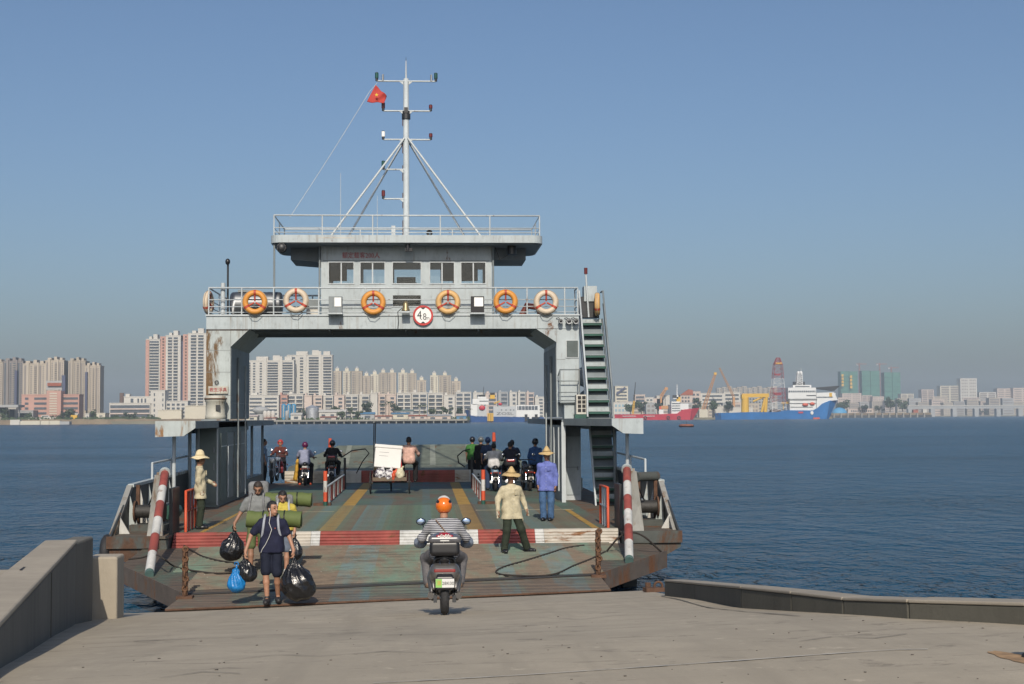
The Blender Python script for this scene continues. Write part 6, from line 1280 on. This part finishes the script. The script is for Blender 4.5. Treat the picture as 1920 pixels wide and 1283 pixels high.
gm_ = person('bearded man in a grey tee with a big pack, looking down, holding a bin bag', gp, 0, JG, GREYT, cloth_m('olive_shorts',(.10,.125,.05)), pm('brown_shoe',(.06,.045,.035),.7), SKIN2, leg='short', nod=R(30), hem=.88, scale=1.03, beard=True, hair=pm('short_hair',(.03,.022,.018),.7), extra=pack_extra(None,None,1.34,GPACK,.36,1.15), curl=.95)
bag('round black bin bag held by the man in the grey tee', hand_of(gm_,JG,'L'), .47, .60, seed=11, tilt=-.06)
yp = on_ramp(531,1079)
JY = std_pose(head=(-.01,-.06,1.57),elR=(.24,.03,1.12),wrR=(.23,-.06,.88),elL=(-.24,.02,1.12),wrL=(-.22,-.12,.90),knL=(-.09,-.06,.5),anL=(-.09,.08,.10),knR=(.09,-.12,.51),anR=(.07,-.15,.095))
ym_ = person('man in a yellow tee carrying a rolled green mat, behind the man in navy', yp, 0, JY, YELS, BGP, WHT, SKIN, leg='short', nod=R(28), look=R(12), hem=.90, scale=.945, extra=pack_extra(1.50,(-.40,.53),1.28,pm('pale_strap2',(.36,.38,.40),.8),.32,1.1,.33), curl=.9)
bag('crumpled black bin bag half hidden between the two rear travellers', hand_of(gm_,JG,'R'), .42, .62, seed=14)
bag('black bin bag hanging behind the arm of the man in navy', hand_of(ym_,JY,'R'), .30, .45, seed=16)
# ferry hands in straw hats
CREAMS = cloth_m('cream_shirt',(.47,.42,.29)); DKOL = cloth_m('dark_olive_trousers',(.028,.036,.024)); BLUSH = cloth_m('blue_work_shirt',(.13,.16,.42)); JEANS = cloth_m('jeans',(.06,.12,.23),.3); GLV = cloth_m('canvas_gloves',(.50,.45,.34))
def glove_x(m):
    def fn(t,J,hp):
        for S in 'LR':
            wr,hd=J['wr'+S],nrm(J['hd'+S]); link('glove', sdf_mesh('glove',[C_(wr-hd*.03,wr+hd*.04,.036,.034),C_(wr+hd*.04,wr+hd*.10,.036,.030),C_(wr+hd*.10,wr+hd*.165,.026,.018),C_(wr+hd*.03,wr+hd*.09+V(0,-.045,0),.016,.014)],.009,.015,fold=.002,dense=40), m, t)
    return fn
person('man in cream shirt and pale straw hat standing by the left bow rail, facing right', on_deck(375,992), R(100), std_pose(head=(0,.0,1.60),elL=(-.21,.06,1.13),wrL=(-.20,-.02,.90),elR=(.24,-.06,1.14),wrR=(.24,-.24,1.06),hdR=(.1,-.9,-.5),neck=(0,.02,1.45)), CREAMS, DKOL, BLKP, SKIN2, sleeve='long', hem=.70, hat='straw', hair=True, loose=.022, scale=.985, extra=glove_x(GLV))
person('man in cream shirt and pointed straw hat striding down the ramp with arms out', on_ramp(959,1037), R(16), std_pose(elL=(-.30,.02,1.15),wrL=(-.33,-.09,.92),hdL=(-.1,-.15,-1),elR=(.28,.06,1.15),wrR=(.33,-.02,.94),hdR=(.3,-.1,-1),hipL=(-.09,0,.90),knL=(-.12,-.06,.49),anL=(-.17,-.02,.09),toL=(-.1,-1,0),hipR=(.09,0,.90),knR=(.20,-.07,.50),anR=(.35,.0,.09),toR=(.7,-.7,0)),
    CREAMS, DKOL, BLKP, SKIN2, sleeve='long', hem=.72, hat='cone', hair=True, loose=.022, scale=.98, nod=R(6), extra=glove_x(GLV), hipw=1.1)
person('man in blue work shirt, jeans and pointed straw hat by the right deckhouse', on_deck(1026,977), R(-14), std_pose(elL=(-.22,.03,1.12),wrL=(-.215,-.02,.88),elR=(.235,.02,1.12),wrR=(.225,-.04,.87),anL=(-.085,.02,.085),anR=(.085,.0,.085)), BLUSH, JEANS, BLKP, SKIN2, sleeve='long', hem=.74, hat='cone', hair=True, loose=.016, scale=.985, look=R(-10), nod=R(5), extra=glove_x(cloth_m('dark_gloves',(.05,.025,.025))))

# ------------------------------------------------------------------ scooter with the orange-helmeted rider (front points to -Y before turning)
TYRE = pm('tyre',(.022,.022,.023),.8,var=.3,vs=20,bump=.4,bs=60); SILV = pm('scooter_grey',(.13,.125,.12),.28,metal=.5,var=.08,coat=.5); MUFF = pm('muff_cloth',(.17,.20,.25),.7,var=.2,vs=15,bump=.4)
def wheel(t, y, r, w, name='wheel', rimm=None, x=0):
    o = MB().torus((x,y,r),r-w*.5,w*.5,n=32,m=12,axis='x').build(name, TYRE, t)
    MB().cyl((x-w*.32,y,r),(x+w*.32,y,r),r*.62,n=24).build('rim', rimm or DKST, o); MB().cyl((x-w*.6,y,r),(x+w*.6,y,r),r*.16,n=12).build('hub', STEEL, o); return o
q = qhit(834,1154); sc = thing('electric_scooter','grey electric scooter with a red and black top box riding onto the ramp','scooter',(q.x,q.y,q.z+.004),R(180))
sc.rotation_euler = (R(5.5)*1, 0, R(180)); sc.scale = (.9,.9,.9)
wheel(sc,0,.235,.115); wheel(sc,-1.28,.235,.10)
link('tail_cowl', sdf_mesh('tail_cowl',[B_((0,-.12,.60),(.20,.30,.10),None,.08),B_((0,.10,.56),(.185,.11,.095),None,.08),C_((-.17,-.10,.56),(-.175,.0,.32),.055,.035),C_((.17,-.10,.56),(.175,.0,.32),.055,.035),C_((-.16,.05,.52),(-.15,.10,.36),.04,.025),C_((.16,.05,.52),(.15,.10,.36),.04,.025),C_((-.185,-.1,.5),(-.17,-.05,.22),.05,.03),C_((.185,-.1,.5),(.17,-.05,.22),.05,.03)],.013,.05), SILV, sc)
link('floor_body', sdf_mesh('floor_body',[B_((0,-.62,.34),(.17,.32,.05),None,.04),B_((0,-.95,.62),(.17,.05,.34),None,.045),B_((0,-.30,.42),(.13,.25,.16),None,.06)],.016,.06), SILV, sc)
link('seat', sdf_mesh('seat',[B_((0,-.28,.745),(.15,.34,.05),None,.045),C_((0,-.55,.73),(0,.02,.76),.085,.10)],.014,.04), BLKP, sc)
link('rear_fender', sdf_mesh('rear_fender',[B_((0,.20,.50),(.11,.05,.06),None,.03),B_((0,.255,.43),(.12,.015,.09),None,.012)],.011,.03), BLKP, sc)
MB().box(-.145,.155,.575,.145,.215,.622).build('tail_light', pm('tail_red',(.22,.012,.010),.2,coat=.6), sc, .012); MB().box(-.055,.20,.505,.055,.235,.535).build('reflector', pm('reflector_orange',(.60,.08,.03),.3), sc, .006)
pt = MB().box(-.125,.275,.375,.125,.280,.492).build('number_plate', pm('plate_white',(.62,.62,.60),.4,var=.05), sc); MB().box(.04,.2805,.377,.124,.2825,.490).build('green_field', pm('plate_green',(.22,.48,.10),.5), pt)
fr_ = Matrix.Rotation(R(180),4,'Z') 
text('plate_figures','28K00',.062,BLKP,Matrix.Translation((-.042,.2835,.43))@fr_@Matrix.Rotation(R(90),4,'X'),pt,ext=.001); text('plate_character','湛',.07,pm('plate_orange',(.5,.25,.05),.6),Matrix.Translation((.082,.2835,.432))@fr_@Matrix.Rotation(R(90),4,'X'),pt,ext=.001)
bxo = link('top_box', sdf_mesh('top_box',[B_((0,.06,.90),(.205,.165,.10),None,.05)],.013,.03), BLKP, sc)
link('lid', sdf_mesh('lid',[B_((0,.05,1.02),(.225,.185,.055),None,.05),E_((0,.04,1.06),(.19,.16,.065))],.013,.03), pm('lid_grey',(.09,.09,.10),.25,coat=.6), bxo)
link('lid_reflector', sdf_mesh('lid_reflector',[B_((0,.165,1.045),(.12,.06,.038),None,.02),E_((0,.10,1.085),(.10,.10,.035))],.010,.02), pm('lid_red',(.30,.008,.018),.18,coat=.7), bxo)
text('white_lettering','台铃',.075,WHT,Matrix.Translation((0,.230,1.05))@fr_@Matrix.Rotation(R(90),4,'X'),bxo,ext=.002,bold=.002); MB().box(-.06,.224,.995,.06,.236,1.012).build('badge', WHT, bxo)
rk = MB().tube([(-.06,.14,.66),(-.06,.12,.74),(-.06,-.1,.79)],.009).build('rack', CHROME, sc); MB().tube([(.06,.14,.66),(.06,.12,.74),(.06,-.1,.79)],.009).build('rack_bar', CHROME, rk); MB().tube([(-.17,.02,.66),(-.12,.1,.76),(0,.12,.79),(.12,.1,.76),(.17,.02,.66)],.012).build('grab_rail', DKST, rk)
for s_ in (-1,1):
    MB().cyl((s_*.15,.02,.24),(s_*.15,-.10,.56),.028,n=12).build('shock_absorber', DKST, sc); MB().box(s_*.13-.025,-.1,.17,s_*.13+.025,.10,.27).build('axle_plate', DKST, sc); MB().cyl((s_*.19,.05,.26),(s_*.18,-.25,.28),.045,n=12).build('side_pod', SILV, sc)
    MB().tube([(s_*.26,-.93,1.02),(s_*.27,-.92,1.16),(s_*.30,-.90,1.25)],.008).build('mirror_stem', BLKP, sc)
    MB().ell((s_*.325,-.89,1.29),(.072,.018,.052),16,10).build('mirror', BLKP, sc); MB().ell((s_*.325,-.874,1.29),(.062,.008,.043),16,8).build('mirror_glass', pm('mirror_blue',(.30,.38,.50),.08,metal=.9,var=.02), sc)
    link('handlebar_muff', sdf_mesh('handlebar_muff',[E_((s_*.34,-.90,.99),(.09,.14,.085)),E_((s_*.31,-.78,.98),(.07,.08,.07))],.013,.03,fold=.006,dense=30), MUFF, sc)
MB().cyl((-.36,-.95,1.0),(.36,-.95,1.0),.016).build('handlebar', DKST, sc); MB().cyl((0,-.95,.95),(0,-1.25,.3),.03).build('fork', DKST, sc); MB().ell((0,-1.0,.93),(.13,.09,.12)).build('head_cowl', SILV, sc)
def stripes():
    m,t,b,N,L = nodes('striped_shirt'); v = coords(N,L); w = N('ShaderNodeTexWave', wave_type='BANDS', bands_direction='Z'); L(v,w.inputs['Vector']); setin(w,Scale=12.5,Distortion=.9,Detail=2); w.inputs['Detail Scale'].default_value=1.2
    L(mixc(N,L,ramp(N,L,w.outputs[0],.44,.54),(.030,.032,.05),(.42,.43,.45)),b.inputs['Base Color']); b.inputs['Roughness'].default_value=.85; return m
STRIPE = stripes(); GREYTR = cloth_m('grey_trousers',(.13,.125,.13))
JR = std_pose(pel=(0,-.40,.86),waist=(0,-.42,1.00),chest=(0,-.46,1.17),neck=(0,-.48,1.34),head=(0,-.50,1.475),shL=(-.18,-.46,1.255),elL=(-.31,-.56,1.06),wrL=(-.325,-.80,1.0),hdL=(0,-1,0),shR=(.18,-.46,1.255),elR=(.31,-.56,1.06),wrR=(.325,-.80,1.0),hdR=(0,-1,0),
    hipL=(-.10,-.46,.84),knL=(-.25,-.84,.77),anL=(-.215,-.66,.44),toL=(-.1,-1,0),hipR=(.10,-.46,.84),knR=(.25,-.84,.77),anR=(.215,-.66,.44),toR=(.1,-1,0))
def strap_x(t,J,hp): MB().tube([(.12,-.36,1.31),(.03,-.335,1.2),(-.08,-.31,1.05),(-.14,-.33,.95)],.008).build('bag_strap', pm('brown_strap',(.16,.10,.06),.7), t)
person('scooter rider in striped shirt and orange helmet, seen from behind', (q.x,q.y,q.z), R(180), JR, STRIPE, GREYTR, pm('tan_sandals',(.20,.13,.09),.7), SKIN, sleeve='long', hem=None, hat='helmet_o', hair=True, collar=False, extra=strap_x, scale=.9).rotation_euler = (R(5.5),0,R(180))
# ------------------------------------------------------------------ riders and bikes further along the deck
def motorbike(label, loc, rz, body, box=None, group='motorbikes on the deck', big=False, name='motorbike', plate=True):
    t = thing(name,label,'motorbike',loc,rz,group); wheel(t,0,.27,.10); wheel(t,-1.25,.27,.09)
    link('body', sdf_mesh('body',[B_((0,-.12,.66),(.12,.28,.09),None,.07),C_((0,-.5,.62),(0,-.72,.74),.13,.12),C_((0,-.78,.80),(0,-1.0,.90),.10,.11),B_((0,-.45,.42),(.12,.22,.13),None,.06)],.02,.05), body, t)
    link('seat', sdf_mesh('seat',[C_((0,-.42,.76),(0,.08,.80),.10,.09)],.02,.03), BLKP, t)
    MB().box(-.09,.16,.62,.09,.21,.68).build('tail_light', REDL, t, .01); MB().tube([(0,.12,.55),(0,.25,.42),(0,.30,.34)],[.09,.08,.06],10).build('rear_fender', BLKP, t)
    if plate: MB().box(-.09,.29,.40,.09,.295,.50).build('number_plate', MATS['plate_white'], t)
    MB().tube([(-.36,-.80,1.02),(-.2,-.92,1.04),(.2,-.92,1.04),(.36,-.80,1.02)],.017).build('handlebar', DKST, t)
    MB().ell((0,-1.05,.90),(.10,.07,.11)).build('head_lamp', LAMPG, t)
    for s_ in (-1,1):
        MB().cyl((s_*.07,-1.0,.92),(s_*.07,-1.25,.30),.022).build('fork', STEEL, t); MB().cyl((s_*.11,.0,.28),(s_*.11,-.12,.62),.025).build('shock_absorber', CHROME, t)
        MB().tube([(s_*.24,-.9,1.04),(s_*.28,-.9,1.18)],.007).build('mirror_stem', BLKP, t); MB().ell((s_*.30,-.89,1.22),(.06,.015,.045),12,8).build('mirror', CHROME, t)
        MB().ell((s_*.15,.12,.62),(.03,.04,.03)).build('indicator', MATS['reflector_orange'], t)
    MB().cyl((.13,-.5,.30),(.15,.12,.34),.035,.05,n=12).build('exhaust', CHROME, t)
    if box:
        b_=link('top_box', sdf_mesh('top_box',[B_((0,.08,.98),(.20,.16,.13),None,.06)],.016,.03), BLKP, t); link('box_lens', sdf_mesh('box_lens',[B_((0,.19,1.04),(.14,.06,.045),None,.03)],.014,.02), MATS['lid_red'], b_)
    return t
def rider_pose(y=-.32, z=.88, lean=.06, foot='peg'):
    return std_pose(pel=(0,y,z),waist=(0,y-.01,z+.14),chest=(0,y-lean,z+.31),neck=(0,y-lean*1.2,z+.48),head=(0,y-lean*1.5,z+.62),shL=(-.18,y-lean,z+.395),elL=(-.29,y-.2,z+.20),wrL=(-.31,y-.42,z+.15),hdL=(0,-1,0),shR=(.18,y-lean,z+.395),elR=(.29,y-.2,z+.20),wrR=(.31,y-.42,z+.15),hdR=(0,-1,0),
        hipL=(-.10,y-.05,z-.02),knL=(-.22,y-.42,z-.12),anL=(-.20,y-.22,.40 if foot=='peg' else .09),hipR=(.10,y-.05,z-.02),knR=(.22,y-.42,z-.12),anR=(.20,y-.22,.40 if foot=='peg' else .09))
LBL = cloth_m('light_blue_shirt',(.22,.31,.42)); BLKC = cloth_m('black_cloth',(.012,.012,.014)); PINKS = cloth_m('pink_shirt',(.58,.37,.31)); WTEE = cloth_m('white_tee',(.55,.55,.56)); DNAVY = cloth_m('dark_navy_tee',(.025,.025,.04)); GRNS = cloth_m('green_shirt',(.05,.17,.04)); LAV = cloth_m('lavender_shirt',(.24,.26,.36)); DKB = cloth_m('dark_blue_cloth',(.03,.05,.10))
DB = pm('bike_dark',(.02,.02,.024),.25,coat=.5); BB = pm('bike_blue',(.12,.22,.32),.3,coat=.4); RB = pm('bike_red',(.20,.02,.02),.3,coat=.4); GB = pm('bike_grey',(.16,.19,.21),.3,coat=.4)
FAR = .0155
def P(label, px, py, rz, J, shirt, pants, **kw):
    kw.setdefault('h',FAR); return person(label, on_deck(px,py), rz, J, shirt, pants, **kw)
S180 = R(180)
motorbike('grey blue motorbike facing the camera in front of the man in light blue', on_deck(511,905), R(4), GB); motorbike('red motorbike facing the camera in the shade of the left deckhouse', on_deck(531,900), R(-6), RB)
P('man in light blue shirt standing beside the parked motorbikes on the left', 495,908, R(100), std_pose(), LBL, BLKC, hem=.84, sleeve='short')
P('person in a red helmet seated on the parked motorbike at left', 531,899, R(-6), rider_pose(-.5), cloth_m('dark_red_cloth',(.10,.03,.025)), BLKC, hat='helmet_r', hem=None, sleeve='long', collar=False)
motorbike('small e-bike with white tail ridden by the woman in purple helmet', on_deck(572,911), S180, WHT, name='electric_bike'); 
def yscarf(t,J,hp): link('yellow_cloth', sdf_mesh('yellow_cloth',[C_((.26,-.2,.95),(.33,-.12,.25),.05,.085)],.016,.03,fold=.006), pm('yellow_cloth',(.50,.28,.03),.8), t)
P('woman in lavender shirt and purple helmet on an e-bike, back turned', 570,911, S180, rider_pose(-.30,.86,.10,'floor'), LAV, BLKC, hat='helmet_p', hem=None, sleeve='short', extra=yscarf, leg='long', shoes=ORED)
motorbike('black motorbike with grey box ridden by the person in black', on_deck(622,908), S180, DB, True); P('person all in black on a motorbike beside the left lane barrier', 622,908, S180, rider_pose(-.32,.9,.05), BLKC, BLKC, hat='helmet_b', hem=None, sleeve='long', collar=False)
P('person in green shirt at the far right lane barrier, back turned', 886,902, R(170), std_pose(), GRNS, BLKC, hat='helmet_b', hem=.84)
P('person in dark clothes beside the one in green', 902,903, R(185), std_pose(), BLKC, BLKC, hat='helmet_g', hem=.8, sleeve='long'); P('person with blue helmet between the dark figure and the white tee', 915,906, S180, std_pose(pel=(0,0,.90),waist=(0,0,1.05)), DKB, BLKC, hat='helmet_n', hem=.84)
motorbike('light blue e-bike with red lamp under the rider in white tee', on_deck(929,922), S180, BB, name='electric_bike'); P('rider in white tee on a light blue e-bike, bare head', 927,921, S180, rider_pose(-.32,.88,.05,'floor'), WTEE, DKB, hem=None)
motorbike('black scooter with a red lidded top box beside the white tee rider', on_deck(958,921), R(177), DB, True); P('rider in dark navy tee on the scooter with red top box', 957,920, R(177), rider_pose(-.36,.92,.08), DNAVY, BLKC, hem=None)
P('second person close in front of the rider in dark navy', 963,915, R(180), rider_pose(-.75,.95,.05), DKB, BLKC, hem=None)
motorbike('black motorcycle with white plate and round mirrors beside the deckhouse', on_deck(993,921), R(186), DB, big=True); P('man in blue jacket behind the parked motorcycle', 1004,915, R(150), std_pose(), cloth_m('blue_jacket',(.05,.12,.28)), BLKC, hat='helmet_b', hem=.82, sleeve='long')
# cargo tricycle with its load
tp = on_deck(731,926); tr = thing('cargo_tricycle','cargo tricycle loaded with a white foam box, seen from behind on the deck','tricycle',tp,S180)
def spoked(t, x, y, r):
    o = MB().torus((x,y,r),r-.025,.025,n=32,m=8,axis='x').build('wheel', TYRE, t); MB().torus((x,y,r),r-.055,.012,n=32,m=6,axis='x').build('rim', CHROME, o)
    mb = MB()
    for k in range(12): a=k*math.pi/6; mb.cyl((x,y,r),(x,y+(r-.05)*math.cos(a),r+(r-.05)*math.sin(a)),.004,n=4)
    mb.build('spokes', CHROME, o); MB().cyl((x-.05,y,r),(x+.05,y,r),.03).build('hub', DKST, o)
for x in (-.64,.64): spoked(tr,x,0,.38)
spoked(tr,0,-1.75,.31)
MB().box(-.56,-.62,.44,.56,.42,.49).build('cargo_floor', pm('worn_board',(.13,.10,.07),.8,var=.3), tr)
for x in (-.56,.54): MB().box(x,-.62,.49,x+.02,.42,.66).build('side_board', MATS['worn_board'], tr)
MB().box(-.54,.40,.49,.54,.42,.56).build('tail_board', MATS['worn_board'], tr); MB().tube([(-.64,0,.38),(.64,0,.38)],.022).build('axle', DKST, tr); MB().tube([(0,0,.35),(0,-.9,.38),(0,-1.2,.55),(0,-1.5,.9)],.028).build('frame', DKST, tr); MB().tube([(0,-1.5,.95),(0,-1.75,.31)],.022).build('fork', DKST, tr)
MB().tube([(-.33,-1.35,1.02),(-.2,-1.5,1.05),(.2,-1.5,1.05),(.33,-1.35,1.02)],.016).build('handlebar', DKST, tr); link('saddle', sdf_mesh('saddle',[E_((-.3,-.88,.84),(.12,.15,.05))],.015,.02), BLKP, tr)
MB().cyl((-.3,-.88,.4),(-.3,-.88,.82),.02).build('seat_post', DKST, tr)
for x in (.56,.51): MB().cyl((x,-.5,.49),(x-.02,-.45,2.35),.018,n=8).build('upright_pole', DKST, tr)
L0 = lambda x,y,z: (tp.x-x, tp.y-y, tp.z+z)
fb = thing('foam_box','big white foam box tilted on the tricycle load','box',L0(.10,.0,.80)); fb.rotation_euler=(R(-14),R(5),R(3))
MB().box(-.44,-.30,0,.44,.30,.66).build('tub', pm('foam_white',(.70,.70,.69),.8,var=.04), fb, .03); MB().box(-.46,-.32,.66,.46,.32,.77).build('lid', MATS['foam_white'], fb, .02); MB().box(-.30,-.303,.38,.0,-.299,.395).build('print_line', pm('faint_print',(.35,.36,.38),.8), fb); MB().box(-.30,-.303,.50,.02,-.299,.515).build('print_line', MATS['faint_print'], fb)
tag(MB().add([L0(-.42,-.2,.62),L0(-.30,-.25,.62),L0(-.30,-.24,1.15),L0(-.38,-.18,1.2),L0(-.42,.1,.62),L0(-.30,.1,.62),L0(-.30,.1,1.15),L0(-.38,.1,1.2)],[(0,1,2,3),(4,7,6,5),(0,4,5,1),(1,5,6,2),(2,6,7,3),(3,7,4,0)]).build('red_carton',pm('carton_red',(.50,.03,.03),.7)),'tall red carton wedged right of the foam box','carton')
FLOW = pm('printed_sack',(.55,.54,.56),.7,var=.1); 
m_,t_,b_,N_,L_ = nodes('patterned_sack'); vv=coords(N_,L_); L_(mixc(N_,L_,ramp(N_,L_,noise(N_,L_,vv,11,2),.50,.54),(.60,.60,.62),(.10,.09,.12)),b_.inputs['Base Color']); PATS=m_
for i,(x,z,w,m,lab) in enumerate(((.30,.66,.34,PATS,'patterned white sack at the left of the tricycle load'),(.02,.62,.30,PATS,'patterned white sack in the middle of the tricycle load'),(-.34,.64,.30,pm('cream_sack',(.55,.52,.38),.7,var=.2,vs=9),'cream plastic sack at the right of the tricycle load'),(-.12,.57,.16,ORED,'small red bag between the sacks of the tricycle load'))):
    o = thing('load_sack',lab,'sack',L0(x,.28,z-.17)); link('sack', sdf_mesh('sack',[E_((0,0,.17),(w*.55,.17,.20)),C_((.05,0,.3),(.1,0,.42),.06,.03)],.016,.04,fold=.012,dense=25,seed=i), m, o)
P('tricycle rider in a pale pink shirt, seen from behind', 766,926, S180, rider_pose(-.86,1.02,.02), PINKS, BLKC, hem=None, sleeve='long', scale=1.06)
# stern fittings: orange topped posts and hose loops
for px,py in ((619,822),(926,811)):
    X = at(px,py,56.6).x; z = at(px,py,56.6).z; o = MB().cyl((X,56.6,1.5),(X,56.6,z-.35),.07,n=12).build('stern_post', DKST, fe); MB().cyl((X,56.6,z-.35),(X,56.6,z),.08,.06,n=12).build('post_cap', ORED, o)
for pts in (((640,858),(660,845),(685,842),(692,850),(680,865),(668,888)),((882,842),(868,846),(858,855),(860,868),(872,876))): MB().tube([at(a,b,55.6) for a,b in pts],.025,6).build('air_hose', BLKP, fe)
# ------------------------------------------------------------------ ropes on the ramp
def rope(label, pts, r=.017, lift=.03, name='mooring_rope'):
    P_ = []
    for p in pts:
        w = on_ramp(p[0],p[1]) if len(p)==2 else Vector(at(p[0],p[1],p[2])); P_.append(w+Vector((0,0,lift if len(p)==2 else 0)))
    Q = []                                                                # smooth the corners
    for i in range(len(P_)-1):
        a,b,c,d = P_[max(i-1,0)],P_[i],P_[i+1],P_[min(i+2,len(P_)-1)]
        for k in range(6):
            u=k/6; Q.append(.5*((2*b)+(c-a)*u+(2*a-5*b+4*c-d)*u*u+(3*b-a-3*c+d)*u**3))
    Q.append(P_[-1]); return tag(MB().tube(Q,r,7).build(name,ROPE),label,'rope')
rope('dark rope looped across the right half of the ramp',[(1095,1025),(1062,1030),(1030,1040),(985,1054),(950,1064),(931,1073),(935,1079),(960,1082),(1010,1083),(1045,1078),(1075,1064),(1110,1050),(1135,1037)])
rope('rope arching from the right chain post to the outer ramp corner',[(1138,1036),(1156,1012,29.5),(1170,1002,29.5),(1190,999,29.5),(1210,1008,29.4),(1228,1024,29.5),(1240,1035,29.6)],.02)
rope('dark rope running from the red hinge bar across the left ramp',[(345,1026),(362,1036),(380,1046),(415,1055),(455,1060)])
rope('rope from the left ramp corner past the strut to the travellers',[(241,1049,28.7),(265,1046,28.6),(290,1040,28.2),(308,1049,27.5),(325,1064),(350,1071),(400,1078),(440,1077)])
# ------------------------------------------------------------------ haze
HZ = MB().box(-4200,-120,-2,5600,5600,150)
hm = bpy.data.materials.new('haze'); hm.use_nodes = True; ht = hm.node_tree; ht.nodes.remove(ht.nodes['Principled BSDF'])
pv = ht.nodes.new('ShaderNodeVolumePrincipled'); pv.inputs['Density'].default_value = 0.00016; pv.inputs['Color'].default_value = (.74,.87,1,1); pv.inputs['Anisotropy'].default_value = 0.0
ht.links.new(pv.outputs[0], ht.nodes['Material Output'].inputs['Volume'])
tag(HZ.build('haze', hm), kind='stuff')
